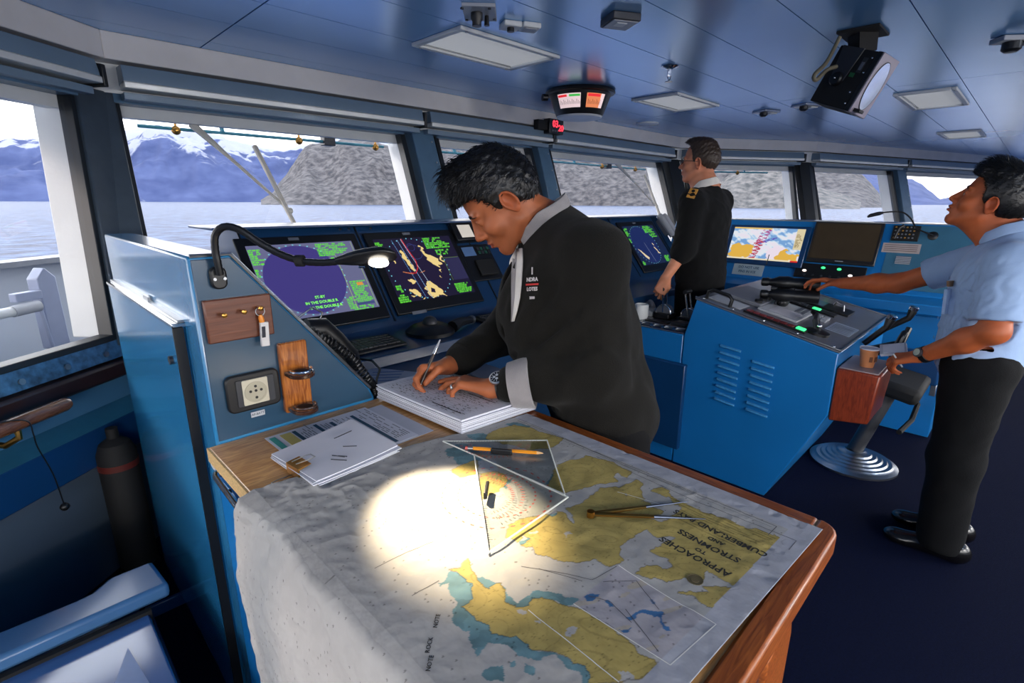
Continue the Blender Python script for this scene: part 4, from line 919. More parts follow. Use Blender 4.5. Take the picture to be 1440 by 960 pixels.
for k in range(9): V, F = stroke(.06+.10*k, .03, .06+.10*k, .97, .0010); mm.add(V, F)
mm.build('ruling', MGREY, lgb, smooth=False)
mm = M()
for k in range(20):
    u = .08
    while u < .92:
        l_ = rl.uniform(.01, .035)
        if rl.random() < .62: V, F = stroke(u, .064+.048*k, u+l_, .064+.048*k + rl.uniform(-.006,.006), .005); mm.add(V, F)
        u += l_+rl.uniform(.008,.03)
mm.build('handwriting', INK, lgb, smooth=False)
mm = M(); V, F = stroke(.60, .10, .92, .10, .008, .0006); mm.add(V, F); V, F = stroke(.62, .55, .92, .55, .006, .0006); mm.add(V, F); mm.build('heavy_rule', INK, lgb, smooth=False)
# printed table sheets and the clipped stack
def sheet(name, c, w_, h, ang, z, m_, label, cat='paper', th_=.0006, par=None):
    a = R_(ang); ux = Vector((math.cos(a), math.sin(a), 0)); uy = Vector((-math.sin(a), math.cos(a), 0)); c = Vector((c[0], c[1], z+th_/2))
    o = M().ob(c, ux*w_/2, uy*h/2, (0,0,th_/2)).build(name, m_, par, smooth=False)
    if par is None: tag(o, label, cat)
    return o, c, ux, uy
o0, c0, ux, uy = sheet('print_sheet', (.585,1.085), .21, .24, 1, ZT, PAPERG, 'second printed sheet peeking out under the timetable sheet')
o1, c1, ux, uy = sheet('timetable_sheet', (.512,1.092), .270, .248, 1, ZT+.0012, PAPER, 'timetable sheet with teal and yellow column heads under the clipped notes')
def mark(o, c, ux, uy, x, y, w_, h, m_, nm, dz=.0006): return M().ob(c + ux*x + uy*y + Vector((0,0,dz)), ux*w_/2, uy*h/2, (0,0,.0002)).build(nm, m_, o, smooth=False)
mark(o1, c1, ux, uy, -.122, .005, .014, .215, mat('teal_band', (64,160,150), .6), 'header_band')
mark(o1, c1, ux, uy, -.091, .005, .026, .215, mat('yellow_band', (196,184,110), .6), 'header_band')
for x in (-.070, -.016, .020, .078): mark(o1, c1, ux, uy, x, .005 if x < 0 else -.01, .009, .215, INKT, 'header_band')
mm = M()
for x in np.arange(-.06, .13, .0062):
    if min(abs(x-q) for q in (-.070,-.016,.020,.078)) < .008: continue
    y = -.10
    while y < .10:
        l_ = rl.uniform(.01,.04)
        if rl.random() < .75: mm.ob(c1 + ux*x + uy*(y+l_/2) + Vector((0,0,.0005)), ux*.0011, uy*l_/2, (0,0,.0001))
        y += l_+.008
mm.build('printed_rows', MGREY, o1, smooth=False)
st_ = thing('clipped_notes', 'stack of scrap notes held by a gold binder clip', 'paper', (.455,1.0,ZT))
corn = [(.348,1.082),(.549,1.109),(.559,.914),(.363,.904)]
for j in range(6):
    jit = lambda: rl.uniform(-.006,.006); z = ZT+.0045+.0026*j; p = [(x+jit(), y+jit(), z+rl.uniform(0,.0008)) for x, y in corn]
    cx = sum(q[0] for q in p)/4; cy = sum(q[1] for q in p)/4
    # sheet as a 6x6 curled grid
    V = []; F = []
    for lay in (0, .0016):
        for i in range(7):
            for k in range(7):
                u, v = i/6, k/6; q = [(p[0][d_]*(1-v)+p[3][d_]*v)*(1-u) + (p[1][d_]*(1-v)+p[2][d_]*v)*u for d_ in range(3)]
                V.append((q[0], q[1], q[2]+lay+.010*(u**2)*(.4+.12*j)*(1 if v < .9 else .8) + (.004*math.sin(3*u+2*v) if j == 5 else 0)*.4))
    for i in range(6):
        for k in range(6): o = i*7+k; F += [(o, o+1, o+8, o+7), (49+o, 49+o+7, 49+o+8, 49+o+1)]
    for i in range(6):
        F += [(i*7, i*7+7, 49+i*7+7, 49+i*7), (i*7+6, 49+i*7+6, 49+i*7+13, i*7+13), (i, 49+i, 50+i, i+1), (42+i, 43+i, 92+i, 91+i)]
    M().add(V, [f[::-1] for f in F]).build('note_sheet', PAPER if j % 2 else PAPERG, st_)
bc = M(); bx_ = Vector((.356,.990,ZT+.012)); ux2 = Vector((.995,.10,0)); uy2 = Vector((-.10,.995,0))
bc.prism([bx_+uy2*-.024+Vector((-.005,0,-.009)), bx_+uy2*-.024+Vector((-.005,0,.013)), bx_+uy2*-.024+ux2*.024+Vector((0,0,.016)), bx_+uy2*-.024+ux2*.024+Vector((0,0,.0145)), bx_+uy2*-.024+Vector((-.002,0,.010)), bx_+uy2*-.024+Vector((-.002,0,-.009))], uy2*.048)
clipb = bc.build('binder_clip', BRASS, st_)
for sg, zz in ((.012,.0185),(-.012,-.0105)):
    q = bx_ + Vector((0,0,zz)) if zz > 0 else bx_ + Vector((-.004,0,zz))
    dx_ = ux2 if zz > 0 else -ux2
    M().tube([q-uy2*.008, q-uy2*.011+dx_*.03, q-uy2*.009+dx_*.042, q+uy2*.009+dx_*.042, q+uy2*.011+dx_*.03, q+uy2*.008], .0013, 6).build('clip_wire', STEEL, st_)
mm = M()
for (u, v, l_, a) in [(.70,.30,.05,1.4),(.60,.62,.03,.5),(.40,.72,.03,.2),(.36,.80,.035,.3),(.43,.76,.02,.3)]:
    q = [(corn[0][d_]*(1-v)+corn[3][d_]*v)*(1-u) + (corn[1][d_]*(1-v)+corn[2][d_]*v)*u for d_ in range(2)]
    dx_ = Vector((math.cos(a-1.2), math.sin(a-1.2), 0)); mm.ob((q[0],q[1],ZT+.0255+.0095*u*u), dx_*l_/2, dx_.orthogonal().normalized()*.0006, (0,0,.0006))
mm.build('pencil_notes', INK, st_)
# set squares
PLEX = glass('plexiglass', (.97,.985,.98,1), .1, .02)
EDGEM = mat('plexi_edge', (222,226,220), .3, var=.03, spec=.6)
def square(P, label, z, w_=.0016):
    P = [Vector((x, y, z)) for x, y in P]; r = thing('set_square', label, 'set square', sum(P, Vector())/3)
    M().prism(P, (0,0,.0022)).build('plate', PLEX, r, smooth=False)
    for i in range(3): M().tube([P[i]+Vector((0,0,.0011)), P[(i+1) % 3]+Vector((0,0,.0011))], w_, 6).build('bevelled_edge', EDGEM, r)
    mm = M(); L_ = (P[1]-P[0]); N_ = int(L_.length/.006); inn = (P[2]-P[0]); inn = (inn - L_*inn.dot(L_)/L_.length_squared).normalized()
    for i in range(4, N_-3): p = P[0]+L_*(i/N_); mm.ob(p + inn*(.004+.002*(i % 5 == 0)) + Vector((0,0,.0024)), inn*(.002+.002*(i % 5 == 0)), L_.normalized()*.0003, (0,0,.0001))
    mm.build('graduation', INK, r, smooth=False)
    cc = P[0].lerp(P[1], .5); mm = M()
    for i in range(3, 26):
        a = PI*i/28; d_ = L_.normalized()*math.cos(a) + inn*math.sin(a)
        for rr in (.062,.082): mm.ob(cc + d_*rr + Vector((0,0,.0024)), d_*.0035, Vector((-d_.y,d_.x,0))*.0007, (0,0,.0001))
    mm.build('angle_scale', mat('scale_red', (186,72,62), .6, var=0), r, smooth=False)
    return r, cc, inn, L_.normalized()
sq1, cc, inn, L_ = square([(.469,.520),(.668,.785),(.684,.532)], 'clear set square lying nearest the bright lamp spot', .9595)
q = cc + inn*.012 + Vector((0,0,.0125)); M().ob(q, (inn*.2+L_*.98)*.022, Vector((-L_.y,L_.x,0))*.0035, (0,0,.007)).build('grip', BLACK, sq1, bev=.002)
sq2, cc2, inn2, L2 = square([(.840,.722),(.662,.890),(.690,.545)], 'clear set square under the yellow pencil', .9570)
q = Vector((.713,.745,.9665)); M().ob(q, Vector((.55,-.83,0))*.024, Vector((.83,.55,0))*.0035, (0,0,.0065)).build('grip', BLACK, sq2, bev=.002)
# pencil
pe = thing('pencil', 'yellow wooden pencil with a pink eraser on the set squares', 'pencil', (.72,.75,.965))
a, b = Vector((.668,.815,.9665)), Vector((.776,.672,.9665)); d_ = (b-a).normalized()
M().tube([a+d_*.018, b-d_*.018], .0042, 6).build('shaft', mat('pencil_yellow', (232,150,36), .35, coat=.3), pe, smooth=False)
M().tube([b-d_*.018, b-d_*.004], [.0040,.0012], 10).build('sharpened_wood', mat('pencil_wood', (214,170,120), .6), pe)
M().tube([b-d_*.004, b], [.0012,.0003], 8).build('lead', INK, pe); M().tube([a+d_*.006, a+d_*.018], .0043, 12).build('ferrule', STEEL, pe); M().tube([a, a+d_*.006], .0040, 12).build('eraser', mat('eraser_red', (196,92,86), .7), pe)
# dividers
dv = thing('dividers', 'brass chart dividers lying open on the chart', 'dividers', (.74,.4,.96))
h_ = Vector((.670,.468,.9615))
for tip in ((.836,.366),(.806,.318)):
    t_ = Vector((*tip, .9585)); m1 = h_.lerp(t_, .55)
    M().tube([h_, h_.lerp(t_,.1), m1], [.0045,.0048,.0034], 10, flat=.8).build('brass_leg', BRASS, dv); M().tube([m1, t_], [.0030,.0008], 8).build('steel_point', mat('blued_steel', (58,66,82), .3, metal=.8), dv)
M().cyl(h_+Vector((-.001,0,-.005)), h_+Vector((-.001,0,.006)), .007, n=18).build('pivot', BRASS, dv)
# ------------------------------------------------------------------ helm pod
pod = thing('helm_console', 'bright blue helm console with a grey sloping control panel and louvres', 'console', (3.17,.85,0))
prof = [(.533,.53),(.533,.835),(1.232,.992),(1.285,.785),(1.285,0),(.757,0)]
M().prism([(2.65,y,z) for y, z in prof], (1.05,0,0)).build('body', BLUE, pod, bev=.005)
PS = lambda y: .850 + (y-.533)*.2218
def pp_(x, y, o=0): return Vector((x, y - o*.2165, PS(y) + o*.976))
M().prism([pp_(2.648,.528,-.012), pp_(3.704,.528,-.012), pp_(3.704,1.238,-.012), pp_(2.648,1.238,-.012)], pp_(0,0,.012)-pp_(0,0,0)).build('top_panel', mat('panel_grey', (104,106,116), .35, coat=.15, var=.12, vs_=8), pod, bev=.002)
M().tube([pp_(2.648,1.238,.002), pp_(2.648,.528,.002), pp_(3.704,.528,.002), pp_(3.704,1.238,.002)], .005, 8).build('edge_trim', STEEL, pod)
for y in (.56,.72,.88,1.04,1.20): M().ell(pp_(2.665,y,.003), .006, 8, 6).build('screw', CHROME, pod)
LOUV = mat('louvre_blue', (70,150,206), .28, coat=.5, var=.2, vs_=60)
# louvres on the end face
for col, (ya, yb, za) in enumerate(((1.075,.965,.775),(.905,.795,.725))):
    for k in range(9 if col == 0 else 8):
        z = za - .0375*k; sk = -.012
        m_ = M().prism([(2.65,ya,z),(2.65,ya,z-.016),(2.632,ya-.004,z-.010),(2.634,ya-.004,z-.001)], (0,yb-ya,sk)); m_.build('louvre', LOUV, pod, bev=.003)
M().prism([(2.650,1.245,.62),(2.650,1.245,.10),(2.650,1.80,.10),(2.650,1.80,.62)], (-.035,0,0)).build('side_door', BLUED, pod, bev=.006)
M().cyl((2.615,1.50,.52),(2.610,1.50,.52), .011, n=12).build('lock', DGREY, pod)
def onpod(name, label, cat, x, y, g=None): return thing(name, label, cat, pp_(x, y), g)
# grab handles
for (x, y0_, y1_, lab) in ((2.70,1.07,1.20,'black grab handle at the forward corner of the helm panel'),):
    d = onpod('grab_handle', lab, 'handle', x, 1.13); M().tube([pp_(x,y0_,0), pp_(x,y0_,.04), pp_(x,y0_+.02,.055), pp_(x,y1_-.02,.055), pp_(x,y1_,.04), pp_(x,y1_,0)], .010, 8).build('bar', BLACK, d)
d = onpod('chart_card', 'pale printed card at the corner of the helm panel', 'card', 2.78, 1.15)
M().prism([pp_(2.71,1.02,.002), pp_(2.84,1.02,.002), pp_(2.84,1.20,.002), pp_(2.71,1.20,.002)], (0,0,.002)).build('sheet', LGREY, d)
d = onpod('control_module', 'grey control module under the binoculars on the helm panel', 'control', 3.05, 1.05)
M().prism([pp_(2.88,.98), pp_(3.22,.98), pp_(3.22,1.19), pp_(2.88,1.19)], pp_(0,0,.02)-pp_(0,0,0)).build('base', MGREY, d, bev=.004)
for k in range(3): M().lathe([(.020,0),(.020,.012),(.014,.016)], pp_(2.92+.07*k,1.01,.02), (0,-.2,.97), 16).build('knob', BLACK, d)
# binoculars under the helmsman's hand
bi = onpod('binoculars', 'black binoculars under the outstretched hand on the helm console', 'binoculars', 3.35, 1.1)
ax_ = Vector((.36,-.93,.0)).normalized(); sd_ = Vector((-.42,-.163,-.80)).normalized(); b0 = Vector((3.02,1.035,1.040))
for sg in (-1, 1):
    o_ = b0 + sd_*(.036*sg)
    M().lathe([(.020,0),(.023,.004),(.023,.03),(.018,.04),(.024,.06),(.036,.085),(.038,.13),(.030,.16),(.034,.22),(.036,.27),(.036,.285),(.030,.287),(.029,.278)], o_, ax_, 20).build('barrel', BLACK, bi)
    M().lathe([(.016,0),(.016,.002),(.004,.003)], o_ - ax_*.0035, ax_, 16).build('eyepiece_lens', mat('lens_glass', (120,110,90), .08, metal=.6), bi)
M().ob(b0 + ax_*.12, ax_*.05, sd_*.03, (0,0,.014)).build('bridge', BLACK, bi, bev=.004); M().lathe([(.012,0),(.012,.03)], b0 + ax_*.05, ax_, 14).build('focus_wheel', DGREY, bi)
# display / lever groups on the helm panel
GREEN = emis('green_lamp', (60,236,130), 1.6)
d = onpod('autopilot_unit', 'autopilot unit with a tilted dial and two green lamps', 'instrument', 3.02, .86)
M().prism([pp_(2.84,.78), pp_(3.16,.78), pp_(3.16,.98), pp_(2.84,.98)], pp_(0,0,.012)-pp_(0,0,0)).build('plate', LGREY, d, bev=.003)
M().prism([pp_(2.86,.80,.013), pp_(3.0,.80,.013), pp_(3.0,.93,.013), pp_(2.86,.93,.013)], (0,0,.001)).build('pale_screen', mat('lcd_pale', (196,196,208), .35), d)
M().ell(pp_(3.06,.93,.03), (.045,.03,.028)).build('dial_hood', BLACK, d); M().tube([pp_(3.0,.95,.02), pp_(3.06,.96,.06), pp_(3.12,.95,.02)], .006, 8).build('dial_guard', DGREY, d)
for i in range(6):
    for j in range(2): M().prism([pp_(3.02+.022*i,.80+.03*j,.012), pp_(3.036+.022*i,.80+.03*j,.012), pp_(3.036+.022*i,.82+.03*j,.012), pp_(3.02+.022*i,.82+.03*j,.012)], (0,0,.003)).build('button', MGREY, d)
def lampbtn(x, y, par): M().prism([pp_(x-.02,y-.02,.0), pp_(x+.02,y-.02,.0), pp_(x+.02,y+.02,.0), pp_(x-.02,y+.02,.0)], pp_(0,0,.016)-pp_(0,0,0)).build('green_lamp', GREEN, par, bev=.003)
d2 = onpod('alarm_strip', 'dark strip of red buttons along the port edge of the helm panel', 'control', 2.72, .85)
M().prism([pp_(2.70,.70), pp_(2.76,.70), pp_(2.76,1.0), pp_(2.70,1.0)], pp_(0,0,.010)-pp_(0,0,0)).build('plate', BLACK, d2, bev=.002)
RED = mat('button_red', (120,40,44), .4)
for k in range(7): M().prism([pp_(2.712,.76+.034*k,.010), pp_(2.748,.76+.034*k,.010), pp_(2.748,.785+.034*k,.010), pp_(2.712,.785+.034*k,.010)], (0,0,.004)).build('button', RED, d2)
lampbtn(2.735, .728, d2)
d3 = onpod('selector_strip', 'black selector strip with a green lamp across the helm panel', 'control', 3.3, .86)
M().prism([pp_(3.22,.70), pp_(3.28,.70), pp_(3.28,1.02), pp_(3.22,1.02)], pp_(0,0,.010)-pp_(0,0,0)).build('plate', BLACK, d3, bev=.002); lampbtn(3.25, .80, d3)
for k in range(4): M().prism([pp_(3.23,.85+.04*k,.010), pp_(3.27,.85+.04*k,.010), pp_(3.27,.875+.04*k,.010), pp_(3.23,.875+.04*k,.010)], (0,0,.004)).build('button', DGREY, d3)
d4 = onpod('helm_display', 'long blue-grey display bar on the far half of the helm panel', 'display', 3.42, .85)
M().prism([pp_(3.34,.66), pp_(3.50,.66), pp_(3.50,1.02), pp_(3.34,1.02)], pp_(0,0,.012)-pp_(0,0,0)).build('frame', BLACK, d4, bev=.003); M().prism([pp_(3.355,.80,.0125), pp_(3.485,.80,.0125), pp_(3.485,1.0,.0125), pp_(3.355,1.0,.0125)], (0,0,.001)).build('screen', mat('display_blue', (96,122,150), .25), d4)
M().tube([pp_(3.40,.70,.012), pp_(3.41,.71,.04), pp_(3.47,.76,.04), pp_(3.48,.77,.012)], .005, 8).build('handle', STEEL, d4)
d5 = onpod('thruster_lever', 'black thruster lever on a round base near the aft corner', 'lever', 2.80, .66)
M().lathe([(.055,0),(.055,.012),(.03,.02)], pp_(2.80,.67,0), (0,-.2,.97), 22).build('base', BLACK, d5); M().tube([pp_(2.80,.67,.01), pp_(2.82,.70,.05), pp_(2.90,.72,.062)], [.016,.014,.011], 10).build('lever', DGREY, d5); M().ell(pp_(2.79,.67,.04), .012, 8, 6).build('cap', CHROME, d5)
M().tube([pp_(2.92,.70,.0), pp_(2.95,.73,.045), pp_(2.99,.76,.05)], [.016,.014,.012], 10).build('lever', BLACK, d5)
for k in range(4): M().prism([pp_(3.05+.05*(k % 2),.70+.035*(k//2),0), pp_(3.09+.05*(k % 2),.70+.035*(k//2),0), pp_(3.09+.05*(k % 2),.725+.035*(k//2),0), pp_(3.05+.05*(k % 2),.725+.035*(k//2),0)], pp_(0,0,.014)-pp_(0,0,0)).build('button', LGREY, d5)
d6 = tag(M().prism([pp_(2.93,.56,.001), pp_(3.14,.56,.001), pp_(3.14,.67,.001), pp_(2.93,.67,.001)], (0,0,.002)).build('instruction_plate', mat('plate_bluegrey', (150,164,186), .5)), 'blue-grey instruction plate near the aft edge of the helm panel', 'plate')
for k in range(6): M().prism([pp_(2.945+.031*k,.57,.0035), pp_(2.955+.031*k,.57,.0035), pp_(2.955+.031*k,.66,.0035), pp_(2.945+.031*k,.66,.0035)], (0,0,.0003)).build('print_line', MGREY, d6)
# things at the aft side of the pod: red box with a cup, levers, steering grips
rb = thing('red_box', 'red-brown box hung on the aft side of the helm console', 'box', (2.80,.43,.5))
MAH = wood('mahogany', (150,62,34), (112,40,22), 7, .35, (16,16,2), .3)
M().prism([(2.655,.531,.505),(2.655,.375,.53),(2.655,.36,.765),(2.655,.531,.765)], (.30,0,0)).build('shell', MAH, rb, bev=.008)
M().prism([(2.665,.525,.765),(2.665,.372,.765),(2.945,.372,.765),(2.945,.525,.765)], (0,0,.006)).build('lid', mat('lid_violet_grey', (150,136,140), .4), rb, bev=.002)
cu_ = thing('paper_cup', 'orange and white paper cup standing on the red-brown box', 'cup', (2.76,.44,.772))
M().lathe([(.027,0),(.038,.085),(.036,.085),(.026,.004)], (2.765,.438,.7715), n=28).build('cup', mat('cup_orange', (206,132,84), .6), cu_)
M().lathe([(.0385,0),(.0400,.003),(.0385,.006),(.0365,.003)], (2.765,.438,.855), n=28).build('rim', PAPER, cu_); 
for k in range(5): a = -2.6+.62*k; M().ob((2.765+.034*math.cos(a), .438+.034*math.sin(a), .812), (-.006*math.sin(a),.006*math.cos(a),0), (.0012*math.cos(a),.0012*math.sin(a),.0), (0,0,.012)).build('print_mark', mat('cup_print', (120,70,44), .6), cu_)
wh = thing('steering_column', 'dark steering grips and levers behind the cup at the helm', 'steering', (3.3,.45,.7))
M().tube([(3.25,.53,.72),(3.25,.40,.78)], .03, 12).build('column', BLACK, wh)
M().tube([(3.25,.39,.78)]+[(3.25+.11*math.sin(a), .39-.02*math.cos(a), .80+.085*math.cos(a)) for a in np.linspace(.6, 2*PI-.6, 24)]+[(3.25,.39,.78)], .014, 8).build('wheel_rim', BLACK, wh)
for x, y in ((3.10,.44),(3.45,.40)): M().tube([(x,.52,.80),(x,y,.90),(x+.01,y-.01,.94)], [.014,.016,.022], 10).build('grip', BLACK, wh); M().lathe([(.022,0),(.022,.015),(.016,.02)], (x+.01,y-.01,.945), (0,-.3,.95), 14).build('grip_cap', CHROME, wh)
# ------------------------------------------------------------------ low centre counter forward of the helm (telegraph levers)
ct = thing('centre_counter', 'low blue counter with telegraph levers beyond the writing man', 'console', (2.8,1.7,0))
M().box(2.652,2.96, 1.29,1.672, 0,.785).build('body', BLUE, ct, bev=.006)
M().box(2.69,2.955, 1.30,1.67, .785,.812).build('raised_panel', STEEL, ct, bev=.004)
M().tube([(2.655,1.29,.789),(2.655,1.67,.789)], .004, 8).build('edge_trim', STEEL, ct)
for k, y in enumerate((1.36,1.43,1.50,1.58)): M().cyl((2.69,y,.799),(2.670,y,.799), .012, n=14).build('knob', CHROME, ct)
M().box(2.72,2.80,1.31,1.41,.812,.830).build('dark_panel', DGREY, ct, bev=.003); M().box(2.70,2.74,1.42,1.57,.812,.820).build('dark_panel', BLACK, ct, bev=.003)
for i, y in enumerate((1.365,1.530)):
    t_ = thing('engine_telegraph', ['chrome rimmed telegraph quadrant nearest the helm panel', 'second telegraph quadrant with a lever under the officer hand'][i], 'telegraph', (2.86,y,.82))
    M().box(2.82,2.92,y-.052,y+.052,.812,.845).build('base', BLACK, t_, bev=.006)
    arc = [(2.85,y+.048*math.cos(a),.845+.050*math.sin(a)) for a in np.linspace(0, PI, 16)]
    M().prism(arc, (.04,0,0)).build('quadrant', MGREY, t_); M().tube(arc, .005, 6).build('rim', CHROME, t_)
    for x in (2.843, 2.897): M().tube([(x,y,.85),(x,y+(.012 if i else .03),.985)], .005, 8).build('lever_arm', CHROME, t_)
    yy = y+(.012 if i else .03); M().cyl((2.835,yy,.99),(2.905,yy,.99), .013, n=12).build('grip', BLACK, t_)
tp = thing('desk_telephone', 'grey desk telephone at the far end of the low counter', 'telephone', (2.82,1.83,.82))
M().prism([(2.83,1.595,.812),(2.83,1.668,.812),(2.83,1.668,.862),(2.83,1.595,.840)], (.11,0,0)).build('base', LGREY, tp, bev=.006); M().tube([(2.85,1.605,.868),(2.86,1.62,.888),(2.88,1.64,.893),(2.89,1.66,.872)], [.020,.016,.016,.022], 10).build('handset', MGREY, tp)
mu = thing('white_mug', 'squat white container beside the desk telephone on the counter', 'container', (2.80,1.66,.82)); M().lathe([(.036,0),(.042,.02),(.042,.085),(.038,.09),(.036,.088),(.034,.02)], (2.735,1.615,.813), n=24).build('body', WHITE, mu)
# ------------------------------------------------------------------ starboard console (faces port)
sc_ = thing('starboard_console', 'blue starboard console carrying the chart screen and a dark monitor', 'console', (4.4,1.2,0))
SX = lambda z: 4.30 - (1.37-z)*.42
def qs(y, z, o=0): return Vector((SX(z) - o*.92, y, z + o*.39))
M().prism([(4.75,.25,0),(4.75,.25,1.37),(4.30,.25,1.37),(SX(.93),.25,.93),(3.98,.25,.90),(3.98,.25,.84),(4.16,.25,.80),(4.16,.25,0)], (0,2.0,0)).build('body', BLUE, sc_, bev=.005)
M().tube([(4.30,.25,1.372),(4.30,2.25,1.372)], .004, 6).build('edge_trim', STEEL, sc_)
for y in (.33,.36,.40): M().ell((4.32,y,1.373), (.008,.008,.005), 8, 5).build('screw', BRASS, sc_)
M().prism([qs(.26,1.36,.001), qs(.68,1.36,.001), qs(.68,.96,.001), qs(.26,.96,.001)], (-.002,0,.001)).build('side_panel', mat('stbd_panel', (60,110,138), .4, var=.1), sc_)
cs = thing('chart_display', 'electronic chart screen with yellow land and blue sea behind the officer', 'monitor', qs(1.45,1.2))
M().prism([qs(1.75,1.325), qs(1.16,1.325), qs(1.16,1.035), qs(1.75,1.035)], Vector((-.022,0,.009))).build('bezel', BLUED, cs, bev=.006)
screen('screen', qs(1.715,1.305,.0245), qs(1.195,1.305,.0245), qs(1.195,1.068,.0245), qs(1.715,1.068,.0245), paint_chart, cs, 200, 100)
M().tube([qs(1.40,1.035,.03), qs(1.40,1.11,.03)], .003, 6).build('stylus', BLACK, cs)
sg = tag(M().prism([qs(1.65,1.035,.001), qs(1.42,1.035,.001), qs(1.42,.955,.001), qs(1.65,.955,.001)], Vector((-.003,0,.001))).build('warning_sign', mat('sign_pale', (176,196,206), .5)), 'pale sign with two lines of capitals under the chart screen', 'sign')
SI = mat('sign_ink', (60,96,128), .6, var=0)
text('DO NOT USE', .026, SI, sg, qs(1.532,1.012,.0058), (0,-1,0), (.39,0,.92), depth=.0002, bold=.0006); text('FINS IN ICE', .026, SI, sg, qs(1.538,.980,.0058), (0,-1,0), (.39,0,.92), depth=.0002, bold=.0006)
mo = thing('dark_monitor', 'switched-off brown-black monitor set in the starboard console', 'monitor', qs(.93,1.24))
M().prism([qs(1.145,1.365), qs(.725,1.365), qs(.725,1.085), qs(1.145,1.085)], Vector((-.02,0,.008))).build('bezel', mat('bezel_dark', (34,34,36), .35), mo, bev=.006)
M().prism([qs(1.13,1.352,.022), qs(.742,1.352,.022), qs(.742,1.112,.022), qs(1.13,1.112,.022)], Vector((-.001,0,.0005))).build('screen', mat('screen_off', (74,62,44), .18, var=.1, spec=.6), mo)
M().prism([qs(.96,1.103,.022), qs(.91,1.103,.022), qs(.91,1.098,.022), qs(.96,1.098,.022)], Vector((-.001,0,.0005))).build('maker_plate', LGREY, mo)
ip = thing('indicator_panel', 'black indicator panel with green and white lamps below the dark monitor', 'panel', qs(.97,1.03))
M().prism([qs(1.20,1.075), qs(.76,1.075), qs(.76,.975), qs(1.20,.975)], Vector((-.014,0,.006))).build('plate', BLACK, ip, bev=.003)
WL = emis('white_lamp', (255,236,226), 1.4)
for y, z, m_ in ((1.02,1.050,GREEN),(.92,1.048,GREEN),(1.135,1.022,WL),(.845,1.012,WL)): M().ell(qs(y,z,.020), (.008,.014,.009), 10, 8).build('lamp', m_, ip)
for k in range(6): M().cyl(qs(1.13-.055*k,.995,.014), qs(1.13-.055*k,.995,.026), .008, n=10).build('knob', DGREY, ip)
hp = thing('loudhailer_panel', 'dark grilled loudhailer panel with keypad beside the dark monitor', 'panel', qs(.6,1.3))
M().prism([qs(.675,1.355), qs(.530,1.355), qs(.530,1.260), qs(.675,1.260)], Vector((-.016,0,.007))).build('body', BLACKM, hp, bev=.004)
for i in range(6):
    for j in range(4): M().ell(qs(.660-.020*i,1.342-.022*j,.0175), (.003,.006,.006), 8, 5).build('key', MGREY if (i+j) % 3 else BRASS, hp)
M().tube([qs(.655,1.27,.02), qs(.64,1.33,.035), qs(.62,1.35,.03)], [.008,.008,.012], 8).build('handset', BLACK, hp)
lp_ = tag(M().prism([qs(.71,1.245,.001), qs(.505,1.245,.001), qs(.505,1.185,.001), qs(.71,1.185,.001)], Vector((-.003,0,.001))).build('label_card', mat('card_pink_grey', (182,170,168), .5)), 'pinkish printed card under the loudhailer panel', 'card')
for k in range(4): M().prism([qs(.70,1.236-.012*k,.0045), qs(.52,1.236-.012*k,.0045), qs(.52,1.231-.012*k,.0045), qs(.70,1.231-.012*k,.0045)], Vector((-.0004,0,0))).build('print_line', mat('print_brown', (130,112,110), .6), lp_)
gr = tag(M().prism([qs(.62,1.165,.001), qs(.54,1.165,.001), qs(.54,1.115,.001), qs(.62,1.115,.001)], Vector((-.004,0,.002))).build('vent_grille', MGREY), 'small grey vent grille above the helmsman forearm', 'grille')
for k in range(5): M().prism([qs(.62,1.160-.010*k,.006), qs(.54,1.160-.010*k,.006), qs(.54,1.156-.010*k,.006), qs(.62,1.156-.010*k,.006)], Vector((-.003,0,.001))).build('slat', LGREY, gr)
gn = thing('gooseneck_microphone', 'black gooseneck microphone arching over the starboard console', 'microphone', qs(.46,1.30))
M().lathe([(.028,0),(.028,.008),(.014,.016)], qs(.46,1.30,0), Vector((-.92,0,.39)), 18).build('base', BLACK, gn)
M().tube(smooth([qs(.46,1.30,.01), qs(.49,1.305,.035), qs(.55,1.33,.05), qs(.59,1.385,.05), qs(.64,1.425,.045), qs(.70,1.432,.04), qs(.75,1.425,.04)], 5), .005, 8).build('stem', BLACK, gn); M().tube([qs(.75,1.425,.04), qs(.77,1.42,.04), qs(.82,1.405,.04), qs(.835,1.395,.04)], [.007,.013,.012,.006], 10).build('mic_head', BLACK, gn)
# ------------------------------------------------------------------ helmsman's chair: round ribbed base, column, footrest, seat
hc = thing('helm_chair', 'helm chair on a round ribbed metal base behind the console', 'chair', (1.98,2.0,0))
bc_ = Vector((3.42,.52,0))
M().lathe([(.225,0),(.225,.012),(.205,.022)] + [(.20-.0135*k + (.006 if k % 2 else 0), .024+.005*k + (.004 if k % 2 else 0)) for k in range(11)] + [(.05,.085)], bc_, n=40).build('base', STEEL, hc)
M().cyl(bc_+Vector((0,0,.08)), bc_+Vector((.08,-.10,.46)), .04, n=20).build('column', DGREY, hc)
M().tube([(3.30,.32,.30),(3.55,.30,.30),(3.68,.30,.36),(3.68,.35,.44)], .014, 8).build('footrest', BLACKM, hc)
M().ob((3.55,.38,.50), (.20,0,0), (0,.11,.02), (0,-.01,.045)).build('seat', BLACKM, hc, bev=.03)
M().ob((3.79,.36,.56), (.02,0,0), (0,.12,0), (0,0,.10)).build('armrest', BLUED, hc, bev=.012)
M().ob((3.80,.255,.43), (.012,0,0), (0,.014,0), (0,0,.035)).build('seat_lever', STEEL, hc, bev=.003)
